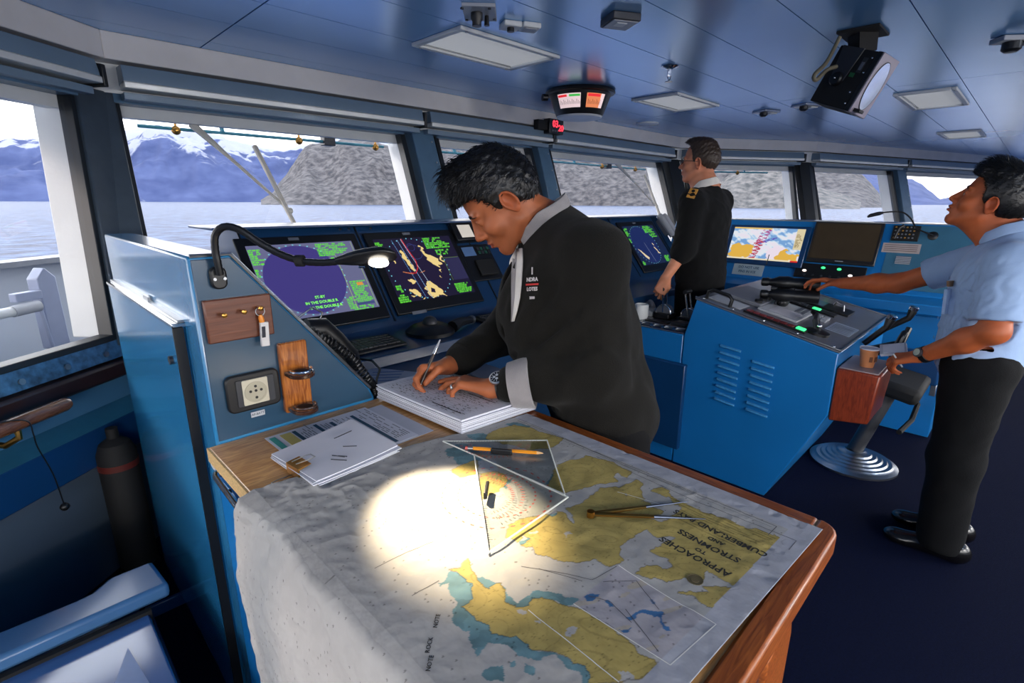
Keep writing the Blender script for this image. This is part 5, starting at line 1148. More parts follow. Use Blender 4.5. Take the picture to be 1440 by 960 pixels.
# ------------------------------------------------------------------ port side below the window: handrail, seat locker, pipe
hr = thing('hand_rail', 'varnished wooden hand rail end on a bracket below the port window', 'rail', along(0, 1.9, 1.91, .8, .81, -.15, -.14).v[0])
def pt_(s_, o, z): return Vector(along(0, s_, s_+.001, z, z+.001, o, o+.001).v[0])
HRW = wood('rail_wood', (138,84,50), (104,58,32), 8, .25, (3,3,22), .6)
M().tube([pt_(.2,-.15,.822), pt_(1.90,-.15,.822), pt_(1.915,-.15,.822), pt_(1.922,-.15,.822)], [.024,.024,.019,.008], 18).build('rail', HRW, hr)
for s_ in (1.72, .9): M().tube([pt_(s_,-.02,.76), pt_(s_,-.12,.755), pt_(s_+.02,-.15,.775), pt_(s_+.02,-.15,.80)], .010, 8).build('bracket', BRASS, hr); M().lathe([(.034,0),(.034,.01),(.02,.016)], pt_(s_,-.012,.76), -Vector((nrm(0).x,nrm(0).y,0)), 18).build('rosette', BLACK, hr)
cd = thing('hanging_cord', 'thin black cord with a ball weight hanging over the hand rail', 'cord', pt_(1.76,-.18,.8))
M().tube(smooth([pt_(1.55,-.135,.850), pt_(1.68,-.15,.848), pt_(1.75,-.178,.83), pt_(1.76,-.178,.78), pt_(1.765,-.175,.73), pt_(1.79,-.175,.62), pt_(1.80,-.175,.50)], 5), .0022, 6).build('cord', BLACK, cd); M().ell(pt_(1.80,-.175,.49), .014, 10, 8).build('weight', BLACK, cd)
LOW = mat('lower_panel_grey', (84,100,118), .4, coat=.15, var=.12, vs_=3)
lw_ = struct(along(0, .3, LW+.1, .0, .515, -.012, .02).build('lower_lining_port', LOW))  # lower lining panel sunk into the port wall
M().prism([pt_(1.55,-.014,.02), pt_(1.553,-.014,.02), pt_(1.553,-.014,.51), pt_(1.55,-.014,.51)], -Vector((nrm(0).x,nrm(0).y,0))*.002).build('seam', DGREY, lw_)
ps = thing('fire_extinguisher', 'dark cylinder with a red band in the shadow beside the cabinet', 'extinguisher', (.225,2.30,.3))
px_ = Vector((.19,2.36,0)); M().lathe([(.05,.05),(.065,.07),(.065,.56),(.05,.60),(.02,.62),(.02,.66)], px_, n=24).build('cylinder', BLACKM, ps); M().lathe([(.0665,.50),(.0665,.525),(.064,.525)], px_, n=24).build('band', mat('band_red', (90,24,14), .6), ps); M().lathe([(.068,.0),(.068,.05),(.05,.05)], px_, n=24).build('foot', BLACK, ps)
se = thing('locker_seat', 'low blue locker with a moulded rim and a glossy lid', 'locker', (-.1,1.4,0))
SEB = mat('seat_blue', (74,116,160), .3, coat=.45, var=.08, vs_=3)
P_ = [(-.9,1.705),(.06,1.705),(.085,1.712),(.105,1.735),(.165,1.735),(.180,1.57),(-.9,1.545)]
P_ = [(-.8,1.66),(-.02,1.66),(.015,1.665),(.045,1.69),(.06,1.705),(.165,1.705),(.178,1.555),(-.8,1.54)]
M().prism([(x,y,.405) for x, y in P_], (0,0,.045)).build('rim', SEB, se, bev=.012)
M().prism([(-.9,1.555,.36),(.12,1.555,.36),(.12,.90,.36),(-.9,.90,.36)], (0,0,.035)).build('lid', mat('lid_blue_gloss', (66,104,160), .12, coat=.9, var=.06, vs_=3), se, bev=.006)
M().box(-.8,.125,1.535,1.552,.355,.405).build('lid_seam', BLACKM, se)
M().box(-.8,.105,.92,1.66,.0,.36).build('box', BLUED, se)
M().prism([(.055,1.44,.3955),(.085,1.16,.3955),(-.04,1.02,.3955),(-.07,1.14,.3955)], (0,0,.0012)).build('painted_reflection', mat('reflection_pale', (120,146,190), .25), se)  # window reflection drawn as a pale sheet on the lid
hcm = thing('floor_coaming', 'thin blue metal coaming on the deck beside the locker', 'coaming', (.2,1.8,0))
M().box(.150,.165,.9,2.06,0,.05).build('rail', BLUED, hcm, bev=.003); M().box(.150,.282,2.05,2.065,0,.05).build('rail', BLUED, hcm, bev=.003)
# ------------------------------------------------------------------ ceiling fittings
def clight(x0, x1, y0, y1, label):
    d = thing('ceiling_light', label, 'ceiling light', ((x0+x1)/2, (y0+y1)/2, CZ), 'recessed ceiling lights'); f_ = .028
    for a in ((x0,x1,y0,y0+f_),(x0,x1,y1-f_,y1),(x0,x0+f_,y0+f_,y1-f_),(x1-f_,x1,y0+f_,y1-f_)): M().box(*a, CZ-.016, CZ).build('frame_bar', WHITE, d, bev=.004)
    for a in ((x0+f_+.005,x1-f_-.005,y0+f_+.002,y0+f_+.012),(x0+f_+.005,x1-f_-.005,y1-f_-.012,y1-f_-.002)): M().box(*a, CZ-.007, CZ).build('inner_strip', STEEL, d)
    M().box(x0+f_,x1-f_,y0+f_,y1-f_, CZ-.004, CZ-.001).build('diffuser', bpy.data.materials.get('diffuser') or mat('diffuser', (206,208,210), .6, var=.03, vs_=300, bump=.3, bs=400, emit=.07), d)
    for x in (x0+.04, x1-.04):
        for y in (y0+.012, y1-.012): M().cyl((x,y,CZ-.019),(x,y,CZ-.015), .006, n=8).build('screw', STEEL, d)
clight(1.475, 2.09, 1.77, 2.115, 'ceiling light nearest the viewer above the second radar')
clight(3.25, 3.865, 1.77, 2.115, 'ceiling light to the right of the round ceiling instrument')
clight(4.26, 5.01, .495, .815, 'ceiling light behind the black projector box')
clight(6.80, 7.46, .545, .88, 'small far ceiling light above the helmsman')
for x_, l_ in ((-1.6, 'port end'), (1.0, 'middle'), (3.6, 'starboard end')):  # unseen lights added behind the camera to fill the aft-facing surfaces
    d = thing('added_fill_light', 'added fill light on the after bulkhead, ' + l_, 'fill light', (x_+.3, -2.59, 1.55))
    M().box(x_-.1, x_+.7, -2.60, -2.575, 1.50, 1.60).build('base', WHITE, d, bev=.004); M().tube([(x_-.06,-2.55,1.55),(x_+.66,-2.55,1.55)], .02, 12).build('tube', emis('light_tube', (255,246,232), 3), d)
    al = bpy.data.lights.new('fill_area_light', 'AREA'); al.shape = 'RECTANGLE'; al.size = .7; al.size_y = .08; al.energy = 5; al.color = (1, .95, .88)
    ao = bpy.data.objects.new('fill_area_light', al); scene.collection.objects.link(ao); ao.location = (x_+.3, -2.52, 1.55); ao.rotation_euler = (R_(90), 0, 0)
ri = thing('overhead_repeater', 'round black ceiling instrument with lit dials on its sloping sides', 'instrument', (2.80,2.22,CZ))
rc_ = Vector((2.82,2.215,CZ)); N_ = 32
M().lathe([(.215,-.0),(.222,-.012),(.215,-.022),(.198,-.026)], rc_, n=N_).build('flange', BLACK, ri)
M().lathe([(.198,-.02),(.150,-.145),(.145,-.15),(.02,-.152)], rc_, n=N_).build('cone', BLACK, ri)
M().lathe([(.146,-.150),(.140,-.160),(.02,-.163)], rc_, n=N_).build('lower_lens', mat('lens_white', (198,200,204), .4), ri)
def conepanel(a0, a1, h0_, h1_, m_, nm, o=.004, par=ri):
    V = []; F = []; k_ = 8
    for i in range(k_+1):
        a = a0+(a1-a0)*i/k_
        for h in (h0_, h1_):
            r = .198 - (.048)*((-h-.02)/.125) + o; V.append(rc_ + Vector((r*math.cos(a), r*math.sin(a), h)))
    for i in range(k_): F.append((2*i, 2*i+1, 2*i+3, 2*i+2))
    return M().add(V, [f[::-1] for f in F]).build(nm, m_, par)
base_a = math.atan2(-2.215, -2.82)
PW = emis('dial_white', (232,206,206), .75); PO = emis('dial_orange', (226,132,84), .7); PG = emis('dial_green', (70,180,80), .8); PR = emis('dial_red', (214,40,48), .9)
conepanel(base_a-.80, base_a+.02, -.042, -.118, PW, 'dial'); conepanel(base_a-.10, base_a+.02, -.042, -.118, PO, 'dial', .0042) if False else None
conepanel(base_a+.22, base_a+.86, -.042, -.118, PO, 'dial'); conepanel(base_a+.74, base_a+.90, -.042, -.118, PW, 'dial', .0046)
conepanel(base_a-.36, base_a+.0, -.048, -.060, PG, 'dial_scale', .0052); conepanel(base_a-.78, base_a-.44, -.048, -.060, PR, 'dial_scale', .0052); conepanel(base_a+.26, base_a+.7, -.046, -.060, PR, 'dial_scale', .0052)
for k in range(15): a = base_a-.74+.052*k; conepanel(a, a+.012, -.074 - .006*(k % 3), -.100, INK, 'tick', .0053)
for k in range(10): a = base_a+.28+.052*k; conepanel(a, a+.012, -.074 - .006*(k % 3), -.100, mat('tick_brown', (120,50,30), .5) if k == 0 else bpy.data.materials['tick_brown'], 'tick', .0053)
M().cyl(rc_+Vector((-.20,.10,-.05)), rc_+Vector((-.23,.115,-.05)), .02, n=12).build('side_knob', BLACK, ri)
# red digital clock on the cove
dc = thing('digital_clock', 'black digital display with red numerals on the cove', 'clock', (3.0,2.86,2.1))
M().ob((3.30,2.845,2.072), (.085,0,0), (0,.032,0), (0,0,.055)).build('housing', BLACK, dc, bev=.006); M().ob((3.16,2.855,2.075), (.055,0,0), (0,.024,0), (0,0,.035)).build('bracket', BLACKM, dc, bev=.004)
REDN = emis('red_digits', (255,50,66), 2.2)
text('03', .070, REDN, dc, (3.285,2.8125,2.088), (1,0,0), (0,0,1), name='digits', bold=.002, depth=.0006); text('20', .062, REDN, dc, (3.352,2.8125,2.062), (1,0,0), (0,0,1), name='digits', bold=.002, depth=.0006)
for k in range(3): M().cyl((3.255+.026*k,2.8135,2.040),(3.255+.026*k,2.811,2.040), .008, n=10).build('button', MGREY, dc)
# sprinkler, sensors, small plates
def lp2(x, y): return Vector((x, y, CZ))
sp_ = thing('sprinkler', 'chrome sprinkler head hanging from the ceiling', 'sprinkler', lp2(2.63,1.49)); M().lathe([(.042,0),(.044,-.006),(.030,-.012),(.014,-.018)], lp2(2.63,1.49), n=22).build('rose', CHROME, sp_); M().tube([lp2(2.63,1.49), lp2(2.63,1.49)-Vector((0,0,.05))], .011, 10).build('stem', CHROME, sp_)
for sg_ in (-1,1): M().tube([lp2(2.63+.014*sg_,1.49)-Vector((0,0,.03)), lp2(2.63+.016*sg_,1.49)-Vector((0,0,.055)), lp2(2.63,1.49)-Vector((0,0,.075))], .003, 6).build('yoke', CHROME, sp_)
M().lathe([(.018,0),(.018,.003)], lp2(2.63,1.49)-Vector((0,0,.078)), n=14).build('deflector', STEEL, sp_)
f1 = thing('ceiling_socket', 'metal plate with a black connector at the top of the ceiling', 'fitting', lp2(1.42,1.6)); M().ob(lp2(1.425,1.60)-Vector((0,0,.006)), (.045,-.04,0), (.055,.055,0), (0,0,.006)).build('plate', LGREY, f1, bev=.002)
M().lathe([(.022,0),(.022,-.022),(.017,-.03),(.017,-.045)], lp2(1.41,1.60)-Vector((0,0,.01)), n=18).build('connector', BLACK, f1); M().tube([lp2(1.455,1.595)-Vector((0,0,.01)), lp2(1.455,1.595)-Vector((0,0,.045))], [.007,.010], 8).build('chain_cap', BLACK, f1)
for x, y in ((1.34,1.60),(1.41,1.53),(1.43,1.68),(1.50,1.60)): M().cyl(lp2(x,y)-Vector((0,0,.016)), lp2(x,y)-Vector((0,0,.01)), .006, n=8).build('screw', DGREY, f1)
f2 = thing('ceiling_switch', 'pair of white square ceiling fittings, one with a black button', 'fitting', lp2(1.63,1.6))
for i, (x, y) in enumerate(((1.60,1.615),(1.665,1.575))):
    M().ob(lp2(x,y)-Vector((0,0,.010)), (.034,-.016,0), (.016,.034,0), (0,0,.010)).build('plate', WHITE, f2, bev=.005)
M().cyl(lp2(1.595,1.61)-Vector((0,0,.034)), lp2(1.595,1.61)-Vector((0,0,.02)), .014, n=14).build('button', BLACK, f2); M().ob(lp2(1.665,1.575)-Vector((0,0,.021)), (.022,-.010,0), (.010,.022,0), (0,0,.002)).build('rocker', LGREY, f2, bev=.002)
f3 = thing('ceiling_speaker', 'small grey ceiling box with a pale label near the projector', 'fitting', lp2(1.84,1.26)); M().ob(lp2(1.84,1.265)-Vector((0,0,.014)), (.05,-.028,0), (.028,.05,0), (0,0,.014)).build('box', DGREY, f3, bev=.004); M().ob(lp2(1.84,1.265)-Vector((0,0,.0295)), (.044,-.024,0), (.024,.044,0), (0,0,.0015)).build('plate', LGREY, f3, bev=.001); M().ob(lp2(1.83,1.26)-Vector((0,0,.0318)), (.018,-.010,0), (.010,.018,0), (0,0,.0008)).build('label', WHITE, f3)
for x, y, lab in ((4.37,1.63,'chrome ceiling fitting between the sprinkler light and the projector'),(4.30,1.33,'little chrome fitting partly behind the projector')):
    d = thing('ceiling_fitting', lab, 'fitting', lp2(x,y)); M().ob(lp2(x,y)-Vector((0,0,.008)), (.07,-.03,0), (.03,.06,0), (0,0,.008)).build('plate', STEEL, d, bev=.003); M().lathe([(.028,0),(.028,-.02),(.016,-.03)], lp2(x-.02,y+.01)-Vector((0,0,.014)), n=16).build('button', BLACK, d); M().ob(lp2(x+.04,y-.02)-Vector((0,0,.018)), (.028,-.014,0), (.014,.028,0), (0,0,.003)).build('cover', WHITE, d, bev=.002)
d = thing('ceiling_disc', 'flat pale disc on the ceiling near the bow corner', 'fitting', lp2(4.3,2.64)); M().lathe([(.10,0),(.10,-.008),(.085,-.014),(.02,-.016)], lp2(4.31,2.62), n=26).build('disc', WHITE, d)
d = thing('ceiling_socket', 'dark metal socket bar near the upper starboard corner of the view', 'fitting', lp2(3.19,.23)); M().ob(lp2(3.22,.20)-Vector((0,0,.012)), (.06,-.07,0), (.03,.026,0), (0,0,.010)).build('plate', LGREY, d, bev=.003); M().lathe([(.034,0),(.034,-.03),(.022,-.04)], lp2(3.20,.22)-Vector((0,0,.02)), n=18).build('connector', BLACK, d); M().ob(lp2(3.25,.165)-Vector((0,0,.022)), (.03,-.035,0), (.024,.020,0), (0,0,.006)).build('shutter', DGREY, d, bev=.002)
# black spotlight / repeater box hung from the ceiling
pj = thing('projector_box', 'black boxed instrument with an oval glass face hanging from the ceiling', 'instrument', lp2(2.82,.76))
u_ = Vector((.0557,-.3919,.9183)).normalized(); f_ = Vector((-.3268,-.8763,-.3541)).normalized(); s_ = Vector((.9435,-.2804,-.1769)).normalized()
e_ = Vector((2.590,.590,1.966)); c_ = e_ - f_*.10 + s_*.058     # e_: middle of the long edge nearest the viewer
M().ob(c_-f_*.013, f_*.087, s_*.058, u_*.111).build('housing', BLACKM, pj, bev=.003)
M().ob(c_+f_*.084, f_*.010, s_*.0595, u_*.1125).build('front_frame', BLACK, pj, bev=.002)
M().ob(c_+f_*.097, f_*.003, s_*.059, u_*.112).build('face_plate', mat('face_lilac', (150,142,156), .4), pj, bev=.002)
ov = [c_+f_*.1005 + s_*(.043*math.cos(a)) + u_*(.090*math.sin(a)) for a in np.linspace(0, 2*PI, 33)[:-1]]
M().prism(ov, f_*.002).build('glass_face', mat('mirror_face', (236,236,244), .08, metal=.8, var=.06, vs_=30), pj); M().tube(ov+[ov[0]], .0026, 6).build('face_ring', BLACK, pj)
M().ob(c_+f_*.112 - u_*.098 - s_*.025, f_*.016, s_*.016, u_*.006).build('clip', BLACK, pj, bev=.002)
k_ = c_ - s_*.059 - f_*.03
M().lathe([(.027,0),(.027,.014),(.022,.020),(.005,.021)], k_ - u_*.012, -s_, 24).build('tilt_knob', BLACK, pj); M().lathe([(.004,0),(.002,.003)], k_ - u_*.012 - s_*.021, -s_, 10).build('knob_bolt', CHROME, pj)
M().prism([k_+u_*.112-f_*.055, k_+u_*.112+f_*.045, k_-u_*.01+f_*.030, k_-u_*.04, k_-u_*.01-f_*.032], -s_*.005).build('yoke_arm', DGREY, pj, bev=.002)
top_ = c_ + u_*.105 - f_*.03; M().tube([top_, Vector((top_.x,top_.y+.01,CZ))], [.05,.055], 4).build('hanger', BLACKM, pj)
M().ob(Vector((top_.x,top_.y+.01,CZ-.005)), (.09,0,0), (0,.075,0), (0,0,.005)).build('ceiling_plate', BLACKM, pj, bev=.002)
q_ = k_ + f_*.070 + u_*.055; M().ob(q_, f_*.010, u_*.028, s_*.001).build('maker_label', DGREY, pj); M().ob(q_ - s_*.0015 - u_*.004, f_*.006, u_*.015, s_*.0006).build('label_print', MGREY, pj)
M().ob(k_ + f_*.05 + u_*.015, f_*.010, u_*.008, s_*.001).build('green_label', mat('label_green', (34,96,56), .5), pj)
for a_, b_ in ((.088,.085),(.088,.03),(.08,-.045),(.088,-.088)): M().lathe([(.004,0),(.002,.0025)], k_ + f_*(a_+.005) + u_*b_, -s_, 10).build('bolt', CHROME, pj)
M().tube(smooth([Vector(p) for p in [(2.60,.715,2.155),(2.565,.74,2.06),(2.52,.765,2.01),(2.525,.757,1.99),(2.565,.735,2.03),(2.60,.71,2.045)]], 6), .008, 8).build('cable', mat('cable_tan', (120,112,90), .6), pj)
from mathutils.bvhtree import BVHTree
# ------------------------------------------------------------------ people: implicit bodies meshed with surface nets
def V3(*a): return np.array(a, float)
def unit(v): v = np.asarray(v, float); return v/np.linalg.norm(v)
def smin(a, b, k):
    if k <= 0: return np.minimum(a, b)
    h = np.clip(.5 + .5*(b-a)/k, 0, 1); return b*(1-h) + a*h - k*h*(1-h)
class Sdf:
    def __init__(s): s.p = []
    def cap(s, a, b, ra, rb=None, k=.02, op='u', sq=None):
        a, b = np.array(a, float), np.array(b, float); rb = ra if rb is None else rb; ab = b-a; L = ab.dot(ab)+1e-12
        if sq is None:
            def f(P):
                t = np.clip((P-a)@ab/L, 0, 1); return np.linalg.norm(P-a-t[:, None]*ab, axis=1) - (ra+(rb-ra)*t)
        else:                       # flattened section: sq = (axis, factor) squeezes distances along an axis
            ax, fa = unit(sq[0]), sq[1]
            def f(P):
                t = np.clip((P-a)@ab/L, 0, 1); d = P-a-t[:, None]*ab; q = d@ax; d = d + np.outer(q*(1/fa-1), ax); r = ra+(rb-ra)*t
                n = np.linalg.norm(d, axis=1); return (n-r)*np.where(n > 1e-9, np.clip(np.linalg.norm(d - np.outer(d@ax*(1-fa), ax), axis=1)/np.maximum(n, 1e-9), fa, 1), fa)
        s.p.append((op, k, f)); return s
    def ell(s, c, r, X=None, k=.02, op='u'):
        c = np.array(c, float); r = np.array(r, float); B = np.eye(3) if X is None else np.array(X, float)   # rows are axes
        def f(P):
            q = (P-c)@B.T; k0 = np.linalg.norm(q/r, axis=1); k1 = np.linalg.norm(q/(r*r), axis=1)+1e-9; return k0*(k0-1)/k1
        s.p.append((op, k, f)); return s
    def plane(s, p, n, k=.004):     # keep the side the normal points away from
        p = np.array(p, float); n = unit(n); s.p.append(('i', k, lambda P: (P-p)@n)); return s
    def fn(s, f, op='u', k=.01): s.p.append((op, k, f)); return s
    def ev(s, P, mask_of=None):
        D = np.full(len(P), 1.0)
        for i, (op, k, f) in enumerate(s.p):
            m_ = None if mask_of is None else mask_of[i]
            if m_ is not None and not m_.any(): continue
            Q = P if m_ is None else P[m_]; d = f(Q); o = D if m_ is None else D[m_]
            if op == 'u': o = smin(o, d, k)
            elif op == 's': o = -smin(-o, d, k)
            elif op == 'i': o = -smin(-o, -d, k)
            elif op == 'add': o = o + d
            if m_ is None: D = o
            else: D[m_] = o
        return D
def mesh_sdf(S, lo, hi, h, disp=None):
    B = 8; lo = np.array(lo, float); bs = B*h; nb = np.ceil((np.array(hi)-lo)/bs).astype(int)
    I = np.stack(np.meshgrid(*[np.arange(n) for n in nb], indexing='ij'), -1).reshape(-1, 3)
    ctr = lo + (I+.5)*bs; reach = bs*.87*1.25 + .012
    keep = np.zeros(len(I), bool); prim = []
    for op, k, f in S.p: prim.append(f(ctr))
    D = np.full(len(I), 1.0)
    for (op, k, f), d in zip(S.p, prim):
        if op == 'u': D = smin(D, d, k)
        elif op == 's': D = -smin(-D, d, k)
        elif op == 'i': D = -smin(-D, -d, k)
    keep = np.abs(D) < reach*1.5
    I = I[keep]; off = np.stack(np.meshgrid(*[np.arange(B+1)]*3, indexing='ij'), -1).reshape(-1, 3)
    G = (I[:, None, :]*B + off[None]).reshape(-1, 3); P = lo + G*h; npb = (B+1)**3
    masks = []
    for (op, k, f), d in zip(S.p, prim):
        if op == 'add': masks.append(np.ones(len(P), bool)); continue
        near = (d[keep] < reach*1.6 + k) if op in 'us' else (d[keep] > -(reach*1.6 + k))
        masks.append(np.repeat(near, npb))
    F = S.ev(P, masks)
    if disp is not None: F = F + disp(P)
    F = F.reshape(len(I), B+1, B+1, B+1); ins = F < 0
    c8 = [ins[:, a:a+B, b:b+B, c:c+B] for a in (0,1) for b in (0,1) for c in (0,1)]; sm = sum(c.astype(np.int8) for c in c8); act = (sm > 0) & (sm < 8)
    bi, x, y, z = np.nonzero(act); n = len(bi); acc = np.zeros((n, 3)); cnt = np.zeros(n)
    for ax in range(3):
        for u in (0, 1):
            for v in (0, 1):
                o0 = [0,0,0]; o0[(ax+1) % 3] = u; o0[(ax+2) % 3] = v; o1 = list(o0); o1[ax] = 1
                a = F[bi, x+o0[0], y+o0[1], z+o0[2]]; b = F[bi, x+o1[0], y+o1[1], z+o1[2]]; cr_ = (a < 0) != (b < 0); t = np.where(cr_, a/(a-b+1e-30), 0)
                p = np.array(o0, float)[None].repeat(n, 0); p[:, ax] = t; acc += p*cr_[:, None]; cnt += cr_
    cell = I[bi]*B + np.stack([x, y, z], 1); verts = lo + (cell + acc/cnt[:, None])*h
    dim = nb*B+2; key = ((cell[:, 0]*dim[1]) + cell[:, 1])*dim[2] + cell[:, 2]; order = np.argsort(key); sk = key[order]
    faces = []
    for ax in range(3):
        a_ = ins[:, :B, :B, :B]; sl = [slice(0, B)]*3; sl[ax] = slice(1, B+1); b_ = ins[(slice(None),)+tuple(sl)]
        e = np.nonzero(a_ != b_); c0 = I[e[0]]*B + np.stack(e[1:], 1); flip = a_[e]
        u, v = (ax+1) % 3, (ax+2) % 3; q = []
        ok = np.ones(len(c0), bool)
        for du, dv in ((-1,-1),(0,-1),(0,0),(-1,0)):
            c = c0.copy(); c[:, u] += du; c[:, v] += dv; kk = (c[:, 0]*dim[1] + c[:, 1])*dim[2] + c[:, 2]; j = np.clip(np.searchsorted(sk, kk), 0, len(sk)-1); ok &= sk[j] == kk; q.append(order[j])
        q = np.stack(q, 1)[ok]; fl = flip[ok]; q[~fl] = q[~fl][:, ::-1]; faces.append(q)
    faces = np.concatenate(faces)
    # two rounds of light smoothing
    E = np.concatenate([faces[:, [i, (i+1) % 4]] for i in range(4)]); 
    for lam in (.5, .4):
        s_ = np.zeros_like(verts); c_ = np.zeros(len(verts))
        for d_ in range(3): s_[:, d_] = np.bincount(E[:, 0], verts[E[:, 1], d_], len(verts)) + np.bincount(E[:, 1], verts[E[:, 0], d_], len(verts))
        c_ = np.bincount(E.ravel(), minlength=len(verts)); verts = verts*(1-lam) + lam*s_/np.maximum(c_, 1)[:, None]
    return verts, faces
def sdf_obj(name, S, lo, hi, h, mat_, parent, disp=None, color=None):
    v, f = mesh_sdf(S, lo, hi, h, disp); me = bpy.data.meshes.new(name)
    me.vertices.add(len(v)); me.vertices.foreach_set('co', v.astype(np.float32).ravel()); me.loops.add(f.size); me.loops.foreach_set('vertex_index', f.astype(np.int32).ravel())
    me.polygons.add(len(f)); me.polygons.foreach_set('loop_start', np.arange(0, f.size, 4, dtype=np.int32)); me.polygons.foreach_set('loop_total', np.full(len(f), 4, np.int32)); me.update(calc_edges=True)
    me.polygons.foreach_set('use_smooth', [True]*len(f))
    if color is not None:
        a = me.color_attributes.new('Col', 'FLOAT_COLOR', 'POINT'); cc = np.ones((len(v), 4), np.float32); cc[:, :3] = color(v); a.data.foreach_set('color', cc.ravel())
    return link(name, me, mat_, parent)
def frame(fwd, pitch=0, roll=0, yaw=0):
    # rows: forward, left, up for a body facing fwd on the ground, then pitched up, rolled, yawed (degrees)
    f = unit([fwd[0], fwd[1], 0]); l = np.cross([0,0,1], f); u = V3(0,0,1)
    c, s = math.cos(R_(yaw)), math.sin(R_(yaw)); f, l = f*c + l*s, l*c - f*s
    c, s = math.cos(R_(pitch)), math.sin(R_(pitch)); f, u = f*c + u*s, u*c - f*s
    c, s = math.cos(R_(roll)), math.sin(R_(roll)); l, u = l*c + u*s, u*c - l*s
    return np.array([f, l, u])
def head_sdf(S, o, B, sc=1.0, nose=1.0, jaw=1.0, lip=1.0, eye=.0036):
    o = np.array(o, float); T = lambda x, y, z: o + sc*(x*B[0] + y*B[1] + z*B[2]); r = lambda *a: np.array(a)*sc
    E = lambda c, rr, k=.012, op='u': S.ell(T(*c), r(*rr), B, k*sc, op); Cp = lambda a, b, ra, rb, k=.012, op='u': S.cap(T(*a), T(*b), ra*sc, rb*sc, k*sc, op)
    E((-.008,0,.045), (.099,.074,.086)); E((-.045,0,.02), (.058,.066,.066), .02)
    E((.034,0,-.022), (.056,.060,.080), .03)
    for s in (-1, 1):
        Cp((.000,.050*s,-.052), (.066,.016*s,-.100*jaw), .017, .015, .026); E((.058,.042*s,-.030), (.024,.022,.022), .02)
        E((.083,.030*s,.023), (.012,.026,.008), .014); E((.098,.031*s,.002), (.018,.019,.011), .010, 's')
    E((.069,0,-.098*jaw), (.018,.023,.019), .018); E((.075,0,-.063), (.022,.030,.026), .016)
    Cp((.074,0,.016), (.086,0,-.034), .0135, .0175, .008)
    Cp((.092,0,.014), (.112*nose,0,-.028), .0065, .0105, .008); E((.108*nose,0,-.032), (.013,.012,.010), .006)
    for s in (-1, 1): E((.100,.012*s,-.035), (.011,.008,.008), .005); E((.108,.006*s,-.0425), (.005,.0035,.004), .002, 's')
    E((.094*lip,0,-.0585), (.010,.024,.0065), .006); E((.092*lip,0,-.0725), (.010,.020,.0070), .006); E((.106*lip,0,-.0652), (.012,.024,.0016), .003, 's'); E((.094,0,-.083), (.012,.016,.004), .008, 's')
    for s in (-1, 1):
        E((.0765,.031*s,.0020), (.0142,.0150,.0130), .003)
        if eye: E((.094,.0315*s,.0012), (.010,.0125,eye), .001, 's')
        Cp((.089,.018*s,.009), (.087,.045*s,.007), .0032, .003, .004)   # lids
        Be = np.array([B[0]*.92 - B[2]*.20 + B[1]*s*-.32, B[1]*.95 + B[0]*s*.30, B[2]*.97 + B[0]*.22]); Be = np.array([unit(b) for b in Be])
        c = T(-.012, .077*s, -.002); S.ell(c, r(.021,.0075,.033), Be, .006*sc); S.ell(c + sc*(Be[1]*.0085*s + Be[0]*.001 + Be[2]*.003), r(.0150,.0115,.0245), Be, .002*sc, 's')
        rim_ = [c + sc*(Be[0]*(.0185*math.cos(a_)) + Be[2]*(.0300*math.sin(a_)) + Be[1]*s*.0055) for a_ in np.linspace(-.2, 3.9, 9)]
        for q0, q1 in zip(rim_[:-1], rim_[1:]): S.cap(q0, q1, .0034*sc, .0034*sc, .002*sc)
        S.ell(c + sc*(Be[0]*.013 - Be[2]*.008), r(.005,.005,.008), Be, .004*sc); S.ell(c + sc*(-Be[2]*.026 + Be[0]*.003), r(.009,.006,.010), Be, .006*sc)
    return T
def hand(S, w_, d, n, side, curls, thumb, sc=1.0, spread=.07):
    # w_ wrist centre, d towards the fingers, n out of the back of the hand; side +1 when the thumb lies along d x n
    w_, d, n = np.array(w_, float), unit(d), np.array(n, float); n = unit(n - d*n.dot(d)); t = np.cross(d, n)*side; tips = []
    lat = [.027, .009, -.010, -.027]; le = [(.043,.026,.021),(.047,.029,.022),(.043,.027,.021),(.034,.020,.018)]; fw = [.091,.094,.089,.081]
    for i in range(4):
        m_ = w_ + sc*(d*fw[i] + t*lat[i] + n*.004); S.cap(w_ + sc*(t*lat[i]*.55 + d*.008), m_, .0155*sc, .0115*sc, .014)
        S.ell(m_ + n*.004*sc, V3(.010,.0085,.008)*sc, np.array([d, t, n]), .008)
        a = R_(curls[i][0]); sp = spread*(1.3-.85*i); dd = unit(d + t*sp); p = m_; r0 = [.0098,.0100,.0095,.0083][i]
        for j in range(3):
            v = dd*math.cos(a) - n*math.sin(a); q = p + v*le[i][j]*sc; S.cap(p, q, (r0-.0010*j)*sc, (r0-.0010*(j+1))*sc, .003); p = q
            if j < 2: a += R_(curls[i][j+1])
        tips.append((m_, m_ + unit(d+t*sp)*0 + (dd*math.cos(R_(curls[i][0])) - n*math.sin(R_(curls[i][0])))*le[i][0]*sc, p))
    c0 = w_ + sc*(d*.020 + t*.022 - n*.004); c1, c2, c3 = [w_ + sc*(d*a + t*b + n*c) for a, b, c in thumb]
    S.cap(c0, c1, .0155*sc, .0130*sc, .014); S.cap(c1, c2, .0118*sc, .0105*sc, .004); S.cap(c2, c3, .0105*sc, .0085*sc, .003)
    return tips, c3, t
